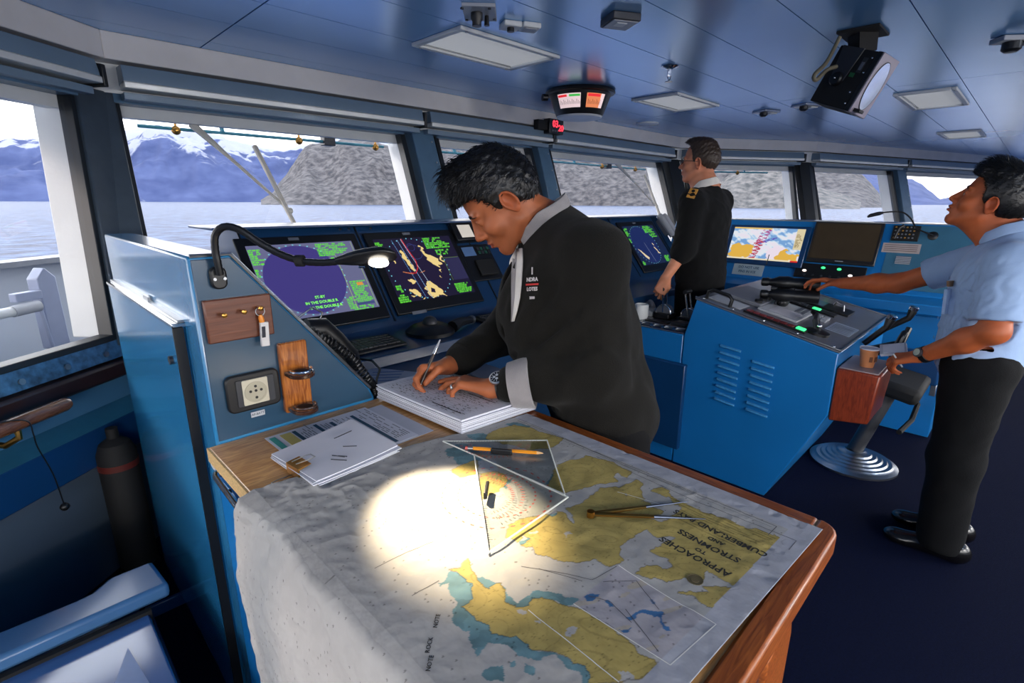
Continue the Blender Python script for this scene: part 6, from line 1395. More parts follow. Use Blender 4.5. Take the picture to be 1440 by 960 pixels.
def skincol(T_inv, base, lip, brow=(30,24,22), browz=.026, stub=0.0, lips_on=True):
    b = lin(*base); 
    def f(v):
        L = T_inv(v); c = np.tile(b, (len(v), 1))*(1 + .06*fb2(v[:, 0]*60, v[:, 2]*60+v[:, 1]*40, 3))[:, None]
        x, y, z = L[:, 0], np.abs(L[:, 1]), L[:, 2]; nearh = (np.linalg.norm(L, axis=1) < .17)
        m_ = nearh & (x > .075) & (((y/.023)**2 + ((z+.0655)/.0115)**2) < 1); c[m_] = lin(*lip)
        m_ = nearh & (x > -.02) & (y > .02) & (x < .09) & (z < -.03) & (z > -.12); c[m_] *= (1-stub)
        m_ = nearh & (x > .06) & (y < .03) & (z < -.045) & (z > -.058); c[m_] *= (1-stub)
        m_ = nearh & (np.hypot(x-.0, z) < .05) & (y > .070); c[m_] *= np.array([1.06,.92,.88])
        return np.clip(c, 0, 1)
    return f
def eyes(T, B, sc, parent, look=(1,0,0), lidded=False):
    for s in (-1, 1):
        c = T(.0780, .031*s, .0012); e = M().ell(c, .0118*sc, 14, 10).build('eyeball', mat('eye_white', (214,206,198), .25) if 'eye_white' not in bpy.data.materials else bpy.data.materials['eye_white'], parent)
        g = look[0]*B[0] + look[1]*B[1] + look[2]*B[2]; g = unit(g)
        M().lathe([(.0056,0),(.0054,.0012),(.001,.0018)], Vector(c)+Vector(g)*.0105*sc, Vector(g), 14).build('iris', bpy.data.materials.get('iris_brown') or mat('iris_brown', (38,24,18), .2), e)
def hair_sdf(o, B, sc, thick, topf, zl, front=.0):
    S = Sdf(); o = np.array(o, float)
    T = lambda x, y, z: o + sc*(x*B[0] + y*B[1] + z*B[2])
    S.ell(T(-.010,0,.047), np.array([.099+thick, .074+thick*.8, .087+thick])*sc, B, .01); S.ell(T(-.048,0,.02), np.array([.060+thick*.8,.068+thick*.5,.068+thick*.5])*sc, B, .02)
    if topf: S.ell(T(.055,0,.105), np.array([.050,.058,.034+topf])*sc, B, .03); S.ell(T(.0,0,.115), np.array([.075,.066,.030+topf])*sc, B, .03)
    xs_, zs_ = zip(*zl)
    def cut(P):
        L = (P-o)@B.T/sc; z0 = np.interp(L[:, 0], xs_, zs_); return (z0 - L[:, 2])*.62*sc
    S.fn(cut, 'i', .004)
    return S, T
def coat_strands(name, ob, o, B, n, flow, length, mat_, parent, seed=1, rad=.0010, lift=.25, quiff=0.0):
    # short strands rooted over the whole hair surface and combed along flow (head axes)
    r = np.random.RandomState(seed); me = ob.data; nv = len(me.vertices); co = np.zeros(nv*3); me.vertices.foreach_get('co', co); co = co.reshape(-1, 3); no = np.zeros(nv*3, np.float32); me.vertices.foreach_get('normal', no); no = no.reshape(-1, 3)
    m_ = M(); fl = flow[0]*B[0] + flow[1]*B[1] + flow[2]*B[2]
    for i in r.choice(nv, n):
        p, q = co[i], no[i]; L = (p-np.array(o))@B.T
        if (L[2] < -.02 and L[0] > -.02) or (abs(L[0]+.014) < .036 and abs(L[2]) < .045 and abs(L[1]) > .05): continue
        t = fl + r.randn(3)*.28 + (B[1]*np.sign(L[1])*-.15); t = t - q*t.dot(q); t = unit(t); top = max(0, min(1, (L[2]-.06)/.06))*max(0, min(1, (L[0]+.03)/.06)); ln = length*r.uniform(.6, 1.2)*(1+quiff*top); lf = lift*(1 + 2.2*top*quiff)*r.uniform(.4, 1.4)
        m_.tube([p - q*.002, p + t*ln*.5 + q*ln*lf*.8, p + t*ln + q*ln*lf*.9], [rad, rad*.85, rad*.15], 4, cap=False)
    ob_ = m_.build(name, mat_, parent); ob_['kind'] = 'stuff'; return ob_
def brows(body, T, B, mat_, parent, z0=.024, seed=2, n=46, thick=.0035):
    bv = BVHTree.FromPolygons([v.co for v in body.data.vertices], [q.vertices for q in body.data.polygons]); r = np.random.RandomState(seed)
    for s_ in (-1, 1):
        m_ = M()
        for i in range(n):
            u = i/(n-1); y = .013 + .040*u; z = z0 + .006*math.sin(u*PI*.75) - .006*u*u + r.uniform(-1, 1)*thick*(1-.6*u); h = bv.ray_cast(Vector(T(.17, s_*y, z)), -Vector(B[0]))
            if h[0] is None: continue
            d = Vector(B[1])*(s_*(.3+.7*u)) + Vector(B[2])*(.75-1.0*u); d = (d - h[1]*d.dot(h[1])).normalized(); m_.tube([h[0]-h[1]*.001, h[0]+d*.004+h[1]*.0010, h[0]+d*.0085+h[1]*.0004], [.0008,.0008,.0001], 4, cap=False)
        o_ = m_.build('eyebrow', mat_, parent); o_['kind'] = 'stuff'
def collar(name, c, B, rx, ry, h, flare, a0, a1, mat_, parent, drop=.0, th=.005, n=40, fold=0):
    # band standing round the neck: angle 0 at the nape, from a0 to a1 towards the throat
    c = np.array(c, float); V = []; F = []
    rows = [(0, 0), (.5, 1), (1, 1.0)] if not fold else [(0, .35), (1, .2), (1.08, .55), (.75, 1.1), (.25, 1.8), (-.1, 2.2)]
    for i in range(n+1):
        a = R_(a0 + (a1-a0)*i/n); f = -math.cos(a); l = math.sin(a); sag = drop*(max(0, f)+.25*abs(l))
        for hh, fl in rows:
            q = c + B[0]*(f*(rx+flare*fl)) + B[1]*(l*(ry+flare*fl)) + B[2]*(h*hh - sag); V.append(q)
    m = len(rows)
    for i in range(n):
        for j in range(m-1): F.append((i*m+j, i*m+j+1, (i+1)*m+j+1, (i+1)*m+j))
    me = bpy.data.meshes.new(name); me.from_pydata([tuple(v) for v in V], [], F); me.polygons.foreach_set('use_smooth', [True]*len(F)); ob_ = link(name, me, mat_, parent)
    s = ob_.modifiers.new('thick', 'SOLIDIFY'); s.thickness = th; s.offset = 0; b = ob_.modifiers.new('sub', 'SUBSURF'); b.levels = 1; b.render_levels = 2
    return ob_
def cloth(name, col, rough=.85, bump=.25, bs=180, sheen=.3, var=.12): return mat(name, col, rough, var=var, vs_=18, bump=bump, bs=bs, sheen=sheen, spec=.25)
def wrinkle(amp, freq, seed, dirv=(0,0,1), hot=None):
    dv = unit(dirv)
    def f(P):
        q = P*freq; w_ = fb2(q[:, 0]+.6*q[:, 2]*dv[2], q[:, 1]+q[:, 2]*.35, seed) + .6*fb2(q[:, 0]*1.9-q[:, 2]*1.2, q[:, 1]*1.7+q[:, 2], seed+2); g = np.sin(w_*1.3)*amp*.6
        if hot is not None:
            for c, r, a in hot: g = g + a*np.exp(-((P-np.array(c))**2).sum(1)/r**2)*np.sin(w_*2.2+seed)
        return g
    return f
SKIN1 = mat('skin', (255,255,255), .48, var=0, attr='Col', bump=.05, bs=500, spec=.35, sss=.12)
HAIR = mat('black_hair', (11,10,11), .42, var=.3, vs_=60, bump=.12, bs=260, spec=.5)
HAIRB = mat('brown_hair', (58,44,34), .5, var=.35, vs_=90, bump=.12, bs=300)
LEATH = mat('shoe_leather', (14,13,14), .25, coat=.4, var=.1)
def shoe(name, toe, heel, parent):
    t, h = np.array(toe, float), np.array(heel, float); f = unit(t-h); S = Sdf(); l = np.cross([0,0,1], f); B = np.array([f, l, [0,0,1]])
    S.ell(h + f*.04 + V3(0,0,.05), V3(.060,.040,.055), B, .02); S.ell(h + f*.13 + V3(0,0,.038), V3(.085,.042,.040), B, .03); S.ell(t - f*.05 + V3(0,0,.028), V3(.065,.048,.032), B, .03); S.plane(V3(0,0,.001), V3(0,0,-1))
    lo = np.minimum(t, h) - .08; hi = np.maximum(t, h) + .08; lo[2] = -.01; hi[2] = .14; return sdf_obj(name, S, lo, hi, .006, LEATH, parent)
# ---- the man writing in the logbook
pw1 = thing('person', 'man in a dark fleece jacket bent over the logbook, writing', 'person', (1.13,.80,0))
D1 = V3(-.7071,.7071,0); B1 = frame(D1); Bh = frame(D1, -40, 0, 7); ho = V3(1.006,1.044,1.497)
S = Sdf(); T1 = head_sdf(S, ho, Bh, 1.0, nose=.985, eye=0)
c7 = V3(1.135,.965,1.44); Ls, Le, Lw = V3(1.055,.770,1.372), V3(1.045,.735,1.075), V3(.874,.952,1.019); Rs, Re, Rw = V3(1.222,1.085,1.37), V3(1.165,1.165,1.095), V3(.890,1.150,1.034)
S.cap(T1(-.030,0,-.045), c7, .054, .056, .03); S.cap(T1(.0,0,-.07), c7 + D1*.05, .045, .055, .03)
S.ell((1.135,.905,1.27), (.10,.15,.18), B1, .05); S.ell((1.125,.84,1.08), (.095,.14,.17), B1, .05); S.ell((1.15,.78,.92), (.10,.15,.12), B1, .05)
for a, b, c in ((Ls, Le, Lw), (Rs, Re, Rw)): S.cap(c7-V3(0,0,.06), a, .06, .055, .05); S.cap(a, b, .050, .040, .03); S.cap(b, c, .041, .0285, .03)
for sgn in (-1, 1):
    hp_ = V3(1.15,.78,.90) + B1[1]*.09*sgn; S.cap(hp_, hp_ + V3(.03,-.03,-.42), .085, .058, .05); S.cap(hp_ + V3(.03,-.03,-.42), hp_ + V3(.03,-.05,-.82), .058, .042, .03)
tipsL, thL, tL = hand(S, Lw, (-.42,.90,.03), (0.05,0.0,1), 1, [(11,6,4),(20,22,14),(38,50,28),(46,46,28)], [(.050,.044,-.010),(.079,.052,-.020),(.098,.044,-.026)], .97)
tipsR, thR, tR = hand(S, Rw, (-.93,.22,-.10), (.42,.50,.72), -1, [(38,52,24),(48,62,34),(60,75,40),(62,78,42)], [(.052,.040,-.016),(.080,.034,-.030),(.100,.020,-.040)], .97)
inv1 = lambda v: (v-ho)@Bh.T
body1 = sdf_obj('body', S, (.62,.55,.02), (1.42,1.36,1.72), .0032, SKIN1, pw1, None, skincol(inv1, (170,98,62), (140,70,54), browz=.024, stub=.06))
H, _ = hair_sdf(ho, Bh, 1.0, .012, .010, [(-.14,-.085),(-.085,-.075),(-.05,-.045),(-.030,-.020),(-.012,.020),(.004,.022),(.012,-.012),(.024,-.008),(.034,.030),(.050,.055),(.066,.068),(.10,.074)])
H.fn(lambda P: .0018*fb2(P[:, 0]*150, P[:, 1]*150+P[:, 2]*120, 2), 'add')
hr1 = sdf_obj('hair', H, ho-.20, ho+.20, .0045, HAIR, pw1)
coat_strands('hair_strands', hr1, ho, Bh, 4200, (.9,0,-.25), .017, HAIR, hr1, 3, .0009, .16, 1.1)
brows(body1, T1, Bh, HAIR, body1, .023)
# jacket
FLEECE = cloth('fleece_dark', (20,19,16), .95, .35, 420, .04, .18); FLG = cloth('fleece_grey', (150,146,148), .9, .3, 400, .3)
J = Sdf(); J.ell((1.138,.915,1.285), (.155,.205,.165), B1, .06); J.ell(V3(1.135,.905,1.20) + D1*.075, (.135,.155,.17), B1, .05); J.ell((1.148,.86,1.12), (.160,.205,.18), B1, .08); J.ell((1.158,.79,.93), (.155,.205,.17), B1, .08)
J.cap(c7 + V3(0,0,-.055) + D1*-.01, Ls + V3(.0,.0,-.005), .085, .080, .05); J.cap(c7 + V3(0,0,-.055), Rs + V3(0,0,-.005), .085, .078, .05); J.cap(c7 + V3(.0,.0,-.02), c7 + V3(.0,.0,-.10), .070, .10, .04)
J.cap(Ls, Le, .086, .078, .035); J.cap(Le, Lw + (Le-Lw)*.22, .078, .052, .04); J.cap(Rs, Re, .080, .070, .035); J.cap(Re, Rw + (Re-Rw)*.17, .072, .048, .04)
J.plane((1.1,.8,.815), (0,0,-1), .012)
vS = T1(.085,0,-.13); 
J.cap(c7 + D1*.120 + B1[1]*.03 + V3(0,0,.03), V3(1.135,.905,1.15) + D1*.175 + B1[1]*.05, .028, .008, .008, 's'); J.ell(c7 + D1*.075 + V3(0,0,.055), (.068,.066,.052), B1, .012, 's')
wr1 = wrinkle(.0065, 10, 4, (0,0,1), [(Le+V3(-.04,.08,.06), .14, .007), ((1.02,.86,1.05), .16, .006), (Re, .12, .006), ((1.05,.80,1.28), .13, .005)])
jk = sdf_obj('jacket', J, (.70,.50,.78), (1.45,1.40,1.58), .0055, FLEECE, pw1, wr1)
SHW = cloth('shirt_white', (226,222,216), .8, .1, 200, .1)
SH = Sdf(); SH.ell((1.135,.915,1.27), (.128,.16,.17), B1, .05); SH.cap(c7 + D1*.035 + V3(0,0,-.05), c7 + D1*.06 + V3(0,0,-.12), .058, .07, .03); SH.plane(c7 + D1*.08 + V3(0,0,-.020), D1*.35 + V3(0,0,.9), .004)
sdf_obj('shirt', SH, (.85,.70,1.08), (1.36,1.25,1.50), .006, SHW, pw1)
Bc = frame(D1, -26); 
collar('collar', c7 + D1*.035 + V3(0,0,-.005), Bc, .082, .080, .058, .012, -140, 140, FLG, pw1, drop=.05, th=.007)
# turned-back cuff, watch, ring, chest lettering, pen
ca = unit(Le-Lw); c0 = Lw + ca*.052
M().lathe([(.050,0),(.061,.002),(.066,.03),(.071,.058),(.066,.061),(.055,.03),(.048,.004)], c0, ca, 28).build('cuff', FLG, pw1)
cR = unit(Re-Rw); M().lathe([(.044,0),(.050,.002),(.053,.03),(.046,.034),(.042,.004)], Rw + cR*.05, cR, 24).build('cuff', FLEECE, pw1)
wt_ = thing('wristwatch', 'steel and black chronograph on the writing man near wrist', 'watch', Lw + ca*.022)
wc = Lw + ca*.026; wu = unit(V3(-.25,-.45,.85) - ca*V3(-.25,-.45,.85).dot(ca)); 
M().lathe([(.0325,-.010),(.0345,-.009),(.0345,.009),(.0325,.010)], wc, ca, 28).build('strap', BLACK, wt_)
dcn = wc + wu*.034; M().lathe([(.0205,-.004),(.0215,0),(.0215,.006),(.0185,.008),(.017,.0075)], dcn, wu, 28).build('case', STEEL, wt_); M().lathe([(.0172,0),(.001,.0006)], dcn+wu*.0078, wu, 26).build('dial', mat('watch_dial', (40,42,48), .2), wt_)
e1 = unit(np.cross(wu, ca)); e2 = np.cross(e1, wu)
for i in range(12): a = 2*PI*i/12; q = dcn + wu*.0086 + e1*.0135*math.cos(a) + e2*.0135*math.sin(a); M().ob(q, (e1*math.cos(a)+e2*math.sin(a))*.0022, (e2*math.cos(a)-e1*math.sin(a))*.0007, wu*.0003).build('hour_mark', LGREY, wt_)
for dx_, dy_ in ((.006,0),(-.006,0),(0,-.007)): M().lathe([(.0038,0),(.0038,.0004)], dcn + wu*.0085 + e1*dx_ + e2*dy_, wu, 12).build('subdial', LGREY, wt_)
rm, rp, _ = tipsL[2]; rdv = unit(rp-rm); rg = tag(M().lathe([(.0098,-.003),(.0112,-.003),(.0112,.003),(.0098,.003)], rm + rdv*.026, rdv, 20).build('finger_ring', STEEL), 'silver ring on the writing man near hand', 'ring')
pn = thing('pen', 'silver ballpoint pen in the writing man far hand', 'pen', (.80,1.15,1.0))
pA, pB = V3(.772,1.140,.9955), V3(.858,1.150,1.118); pd_ = unit(pB-pA)
M().tube([pA, pA+pd_*.012], [.0008,.0030], 10).build('tip', STEEL, pn); M().tube([pA+pd_*.012, pA+pd_*.105], .0042, 12).build('barrel', mat('pen_barrel', (60,52,48), .3), pn); M().tube([pA+pd_*.105, pA+pd_*.125], .0048, 12).build('clip_collar', CHROME, pn); M().tube([pA+pd_*.125, pB], [.0038,.0020], 10).build('cap_end', LGREY, pn)
# the open front of the jacket: light lining and a strip of white shirt lying on the chest
rows_ = [[(0.7183,0.7133,-0.0885),(0.7242,0.7074,-0.0885),(0.7369,0.6947,-0.0886)],[(0.7134,0.7105,-0.1086),(0.7202,0.7036,-0.1086),(0.734,0.6899,-0.1087)],[(0.7079,0.7072,-0.1313),(0.7148,0.7003,-0.1314),(0.7295,0.6855,-0.1314)],[(0.7032,0.7026,-0.1555),(0.7091,0.6967,-0.1555),(0.7238,0.682,-0.1556)],[(0.6985,0.698,-0.1796),(0.7034,0.6931,-0.1796),(0.7162,0.6803,-0.1797)],[(0.6938,0.6935,-0.2037),(0.6967,0.6905,-0.2037),(0.7066,0.6807,-0.2038)],[(0.6896,0.6894,-0.2251),(0.6911,0.6879,-0.2251),(0.6965,0.6825,-0.2252)]]
bvj = BVHTree.FromPolygons([v.co for v in jk.data.vertices], [q.vertices for q in jk.data.polygons])
def chest_strip(ca_, cb_, nm, m_, lift):
    V = []; F = []
    for r_ in rows_:
        for k in range(5):
            d_ = Vector(r_[ca_]).lerp(Vector(r_[cb_]), k/4*(.55 if cb_ == 2 else 1)); h = bvj.ray_cast(Vector((0,0,1.5)), d_.normalized())
            if h[0] is None or h[3] > 1.75: V.append(None)
            else: V.append(h[0] + (h[1] if h[1].dot(d_) < 0 else -h[1])*lift)
    idx = {}; out = []
    for i, v in enumerate(V):
        if v is not None: idx[i] = len(out); out.append(v)
    for r_ in range(len(rows_)-1):
        for k in range(4):
            q = [r_*5+k, r_*5+k+1, r_*5+k+6, r_*5+k+5]
            if all(z in idx for z in q): F.append(tuple(idx[z] for z in q))
    if F:
        o_ = M().add(out, F).build(nm, m_, pw1); sm_ = o_.modifiers.new('thick', 'SOLIDIFY'); sm_.thickness = .003; sm_.offset = 0
chest_strip(0, 1, 'jacket_lining', FLG, .003); chest_strip(1, 2, 'shirt_front', SHW, .004)
# legs
TR = Sdf()
for sgn in (-1, 1):
    hp_ = V3(1.155,.78,.90) + B1[1]*.095*sgn; TR.cap(hp_, hp_ + V3(.03,-.03,-.42), .108, .082, .06); TR.cap(hp_ + V3(.03,-.03,-.42), hp_ + V3(.03,-.05,-.83), .082, .070, .04)
TR.plane((0,0,.045), (0,0,-1), .004); sdf_obj('trousers', TR, (.85,.50,.03), (1.40,1.10,1.05), .010, cloth('trousers_black', (9,9,11), .9, .15, sheen=.0), pw1)
for sgn in (-1, 1): ft = V3(1.185,.73,0) + B1[1]*.095*sgn; shoe('shoe', ft + D1*.19, ft - D1*.06, pw1)
# chest lettering on the jacket (embroidered)
EMB = mat('embroidery', (206,200,200), .7, var=.1); EMBR = mat('embroidery_red', (190,44,40), .7)
def surf(ob, o, d):
    bv = BVHTree.FromPolygons([v.co for v in ob.data.vertices], [p.vertices for p in ob.data.polygons]); h = bv.ray_cast(Vector(o), Vector(d).normalized()); return h[0], h[1]
h_, n_ = surf(jk, (.905,.845,1.315), (.193,.163,-.075))
if h_ is not None:
    n_ = n_ if n_.dot(Vector((-.7,-.7,0))) > 0 else -n_; ux_ = Vector((.7071,-.7071,0)); ux_ = (ux_ - n_*ux_.dot(n_)).normalized(); uy_ = n_.cross(ux_); h_ = h_ + n_*.006 + ux_*.010
    text('NDRA', .014, EMB, jk, h_ + uy_*.012, ux_, uy_, name='chest_lettering', bold=.0004); text('LOTES', .013, EMB, jk, h_ - uy_*.012, ux_, uy_, name='chest_lettering', bold=.0004); text('2008', .009, EMB, jk, h_ - uy_*.034, ux_, uy_, name='chest_lettering', bold=.0003)
    M().ob(h_, ux_*.022, uy_*.0022, n_*.0005).build('red_stripe', EMBR, jk); M().ob(h_ + uy_*.034, ux_*.002, uy_*.009, n_*.0005).build('crest', EMB, jk)
# ---- the helmsman
ph_ = thing('person', 'man in a pale blue uniform shirt and black trousers at the helm', 'person', (2.80,.06,0))
D2 = V3(0,1,0); B2 = frame(D2); Bh2 = frame(D2, 25, 0, 3); ho2 = V3(2.805,.152,1.502)
S = Sdf(); T2 = head_sdf(S, ho2, Bh2, 1.0, lip=1.03)
c7 = V3(2.805,.055,1.385); Ls, Le, Lw = V3(2.615,.050,1.290), V3(2.565,.040,1.045), V3(2.675,.245,.882); Rs, Re, Rw = V3(2.985,.110,1.285), V3(3.045,.42,1.130), V3(3.10,.665,1.098)
S.cap(T2(-.025,0,-.045), c7, .054, .055, .03); S.cap(T2(.01,0,-.075), c7 + D2*.055 + V3(0,0,-.02), .044, .056, .03)
S.ell((2.80,.07,1.19), (.10,.15,.17), B2, .05); S.ell((2.80,.07,.98), (.10,.14,.17), B2, .05); S.ell((2.80,.06,.86), (.10,.15,.12), B2, .05)
for a, b, c in ((Ls, Le, Lw), (Rs, Re, Rw)): S.cap(c7-V3(0,0,.07), a, .06, .055, .05); S.cap(a, b, .052, .044, .03); S.cap(b, b+(c-b)*.35, .045, .045, .025); S.cap(b+(c-b)*.35, c, .044, .029, .03)
for sgn in (-1, 1):
    hp_ = V3(2.80,.05,.84) + B2[1]*.09*sgn; S.cap(hp_, hp_ + V3(0,0,-.40), .085, .056, .05); S.cap(hp_ + V3(0,0,-.40), hp_ + V3(0,-.02,-.76), .056, .042, .03)
tl2, _, _ = hand(S, Lw, (.15,.85,-.40), (-.35,.35,.75), 1, [(26,30,15),(34,44,22),(42,52,30),(46,56,32)], [(.050,.044,-.012),(.078,.046,-.028),(.096,.034,-.040)], .98)
tr2, _, _ = hand(S, Rw, (-.10,.98,.06), (.10,-.02,.99), -1, [(10,28,18),(16,34,22),(22,40,24),(26,42,26)], [(.048,.048,-.010),(.074,.062,-.030),(.094,.068,-.050)], .98, .14)
inv2 = lambda v: (v-ho2)@Bh2.T
body2 = sdf_obj('body', S, (2.40,-.16,.02), (3.26,.96,1.70), .0036, SKIN1, ph_, None, skincol(inv2, (180,94,54), (144,66,50), browz=.025))
eyes(T2, Bh2, 1, ph_, (1,0,.05))
H, _ = hair_sdf(ho2, Bh2, 1.0, .015, .014, [(-.14,-.080),(-.085,-.075),(-.05,-.045),(-.030,-.015),(-.012,.024),(.004,.024),(.012,-.006),(.026,.0),(.036,.036),(.052,.058),(.068,.072),(.10,.080)])
H.fn(lambda P: .0012*fb2(P[:, 0]*140, P[:, 1]*140+P[:, 2]*110, 6), 'add')
hr2 = sdf_obj('hair', H, ho2-.20, ho2+.20, .005, HAIR, ph_); coat_strands('hair_strands', hr2, ho2, Bh2, 3600, (.8,0,-.3), .0125, HAIR, hr2, 8, .0008, .14, 1.0); brows(body2, T2, Bh2, HAIR, body2, .024, 4)
SBL = cloth('shirt_blue', (150,176,214), .75, .08, 160, .1, .06)
J = Sdf(); J.ell((2.80,.075,1.20), (.138,.195,.15), B2, .06); J.ell((2.80,.075,1.03), (.140,.185,.19), B2, .08); J.ell((2.80,.065,.88), (.138,.188,.14), B2, .08)
J.cap(c7 + V3(0,-.005,-.065), Ls + V3(.02,0,.0), .070, .068, .05); J.cap(c7 + V3(0,-.005,-.065), Rs + V3(-.02,0,.0), .070, .066, .05); J.cap(c7 + V3(0,0,-.02), c7 + V3(0,.02,-.10), .072, .10, .03)
J.cap(Ls, Ls + (Le-Ls)*.80, .074, .076, .035); J.cap(Rs, Rs + (Re-Rs)*.62, .072, .074, .035)
dl, dr_ = unit(Le-Ls), unit(Re-Rs); pl, pr_ = Ls + (Le-Ls)*.84, Rs + (Re-Rs)*.66
J.fn(lambda P: np.maximum((P-pl)@dl, np.linalg.norm(P-pl, axis=1)-.13) if False else np.where(np.linalg.norm(P-pl, axis=1) < .12, (P-pl)@dl, -.05), 'i', .003); J.fn(lambda P: np.where(np.linalg.norm(P-pr_, axis=1) < .12, (P-pr_)@dr_, -.05), 'i', .003)
J.plane((0,0,.785), (0,.12,-1), .008); J.cap(c7 + D2*.10 + V3(0,0,.05), c7 + D2*.14 + V3(0,0,-.10), .042, .010, .006, 's'); J.ell(c7 + D2*.06 + V3(0,0,.045), (.068,.070,.045), B2, .010, 's')
sh2 = sdf_obj('shirt', J, (2.40,-.16,.74), (3.26,.50,1.46), .0055, SBL, ph_, wrinkle(.0035, 20, 9, (0,0,1), [((2.72,.17,.98), .18, .006), (Ls+V3(0,.02,-.08), .14, .005)]))
collar('collar', c7 + D2*.028 + V3(0,0,.012), frame(D2, -16), .072, .072, .034, .008, -152, 152, SBL, ph_, drop=.028, th=.004, fold=1)
for k in range(5): z = 1.20-.085*k; S3 = V3(2.80,.21,z); M().lathe([(.0065,0),(.0065,.003),(.002,.003)], S3 + V3(0, .008 if k == 0 else (.014 if k < 4 else .008), 0), (0,1,0), 14).build('button', mat('button_blue', (120,146,186), .3) if 'button_blue' not in bpy.data.materials else bpy.data.materials['button_blue'], sh2)
pk = M().ob((2.705,.193,1.12), (.045,-.014,0), (.002,.006,0), (0,.004,.05)).build('chest_pocket', SBL, sh2, bev=.003)
nb_ = thing('name_badge', 'small brown and gold name badge above the shirt pocket', 'badge', (2.70,.2,1.19)); M().ob((2.700,.198,1.192), (.034,-.011,0), (.0012,.004,0), (0,.002,.011)).build('plate', mat('badge_brown', (112,88,66), .35), nb_); M().ob((2.7005,.2025,1.192), (.028,-.009,0), (.0003,.001,0), (0,.0005,.0015)).build('engraving', BRASS, nb_)
ep = M().ob((2.945,.105,1.352), (.055,.006,-.010), (0,.026,.004), (.002,0,.004)).build('epaulette', cloth('epaulette_brown', (58,36,28), .8, .05), ph_, bev=.002); M().tube([(2.89,.075,1.364),(3.0,.085,1.343)], .0025, 6).build('epaulette_edge', WHITE, ep)
w2 = thing('wristwatch', 'black wristwatch on the helmsman near wrist', 'watch', Lw); ca = unit(Le-Lw); wc = Lw + ca*.020; M().lathe([(.0325,-.011),(.0345,-.010),(.0345,.010),(.0325,.011)], wc, ca, 26).build('strap', BLACK, w2)
wu = unit(V3(-.8,.2,.5) - ca*V3(-.8,.2,.5).dot(ca)); M().lathe([(.018,-.004),(.020,0),(.019,.007),(.015,.009)], wc + wu*.033, wu, 24).build('case', DGREY, w2); M().lathe([(.0145,0),(.001,.0005)], wc + wu*.042, wu, 20).build('dial', mat('dial_pale', (150,160,150), .3), w2)
cb = thing('clipboard', 'pale folded papers held in the helmsman near hand', 'paper', (2.72,.38,.85))
q = V3(2.775,.352,.868); M().ob(q, (.045,.01,.012), (-.012,.045,-.012), (0,.003,.004)).build('sheet', PAPERG, cb); M().ob(q + V3(0,0,.006), (.036,.008,.010), (-.010,.036,-.010), (0,.001,.001)).build('top_sheet', PAPER, cb)
pn2 = tag(M().tube([(2.66,.335,.875),(2.70,.30,.815)], .0035, 8).build('pen', LGREY), 'thin white pen between the helmsman fingers', 'pen')
TR = Sdf()
for sgn in (-1, 1):
    hp_ = V3(2.80,.06,.86) + B2[1]*.092*sgn; TR.cap(hp_, hp_ + V3(0,.0,-.40), .118, .090, .06); TR.cap(hp_ + V3(0,0,-.40), hp_ + V3(0,-.015,-.79), .090, .082, .04)
TR.ell((2.80,.06,.88), (.128,.172,.10), B2, .05); TR.plane((0,0,.045), (0,0,-1), .004); TR.plane((0,0,.955), (0,0,1), .004)
sdf_obj('trousers', TR, (2.55,-.16,.03), (3.05,.28,1.0), .009, cloth('trousers_navy', (7,8,11), .9, .15, sheen=.0), ph_, wrinkle(.004, 14, 3, (0,0,1)))
for sgn in (-1, 1): ft = V3(2.80,.03,0) + B2[1]*.098*sgn; shoe('shoe', ft + D2*.20, ft - D2*.08, ph_)
# ---- the standing officer
po = thing('person', 'officer in a dark pullover with a gold shoulder mark and glasses', 'person', (3.19,1.44,0))
B3 = frame(D2); Bh3 = frame(D2, 4, 0, 12); ho3 = V3(3.205,1.505,1.735); OX = 3.20
S = Sdf(); T3 = head_sdf(S, ho3, Bh3, .98, nose=1.04)
c7 = V3(OX,1.425,1.60); Ls, Le, Lw = V3(3.005,1.430,1.505), V3(2.985,1.440,1.235), V3(2.895,1.500,1.060); Rs, Re, Rw = V3(3.395,1.430,1.505), V3(3.42,1.46,1.22), V3(3.20,1.62,1.075)
S.cap(T3(-.025,0,-.045), c7, .056, .057, .03); S.cap(T3(.01,0,-.075), c7 + D2*.05 + V3(0,0,-.03), .046, .056, .03)
S.ell((OX,1.43,1.38), (.10,.15,.18), B3, .05); S.ell((OX,1.43,1.15), (.10,.14,.17), B3, .05); S.ell((OX,1.42,.98), (.10,.15,.12), B3, .05)
for a, b, c in ((Ls, Le, Lw), (Rs, Re, Rw)): S.cap(c7-V3(0,0,.07), a, .06, .055, .05); S.cap(a, b, .050, .042, .03); S.cap(b, c, .043, .028, .03)
for sgn in (-1, 1):
    hp_ = V3(OX,1.42,.96) + B3[1]*.09*sgn; S.cap(hp_, hp_ + V3(0,0,-.46), .085, .056, .05); S.cap(hp_ + V3(0,0,-.46), hp_ + V3(0,-.02,-.88), .056, .042, .03)
hand(S, Lw, (-.18,.25,-.9), (-.75,-.45,.1), -1, [(30,40,25),(36,46,28),(42,50,30),(46,52,30)], [(.050,.040,-.012),(.076,.040,-.028),(.094,.028,-.038)], 1.0)
hand(S, Rw, (-.45,.3,-.75), (.3,.6,.5), -1, [(30,40,25),(36,46,28),(42,50,30),(46,52,30)], [(.050,.040,-.012),(.076,.040,-.028),(.094,.028,-.038)], 1.0)
inv3 = lambda v: (v-ho3)@Bh3.T/.98
body3 = sdf_obj('body', S, (2.72,1.20,.02), (3.60,1.80,1.95), .0042, SKIN1, po, None, skincol(inv3, (206,136,104), (176,104,86), brow=(70,52,42), browz=.026))
eyes(T3, Bh3, .98, po)
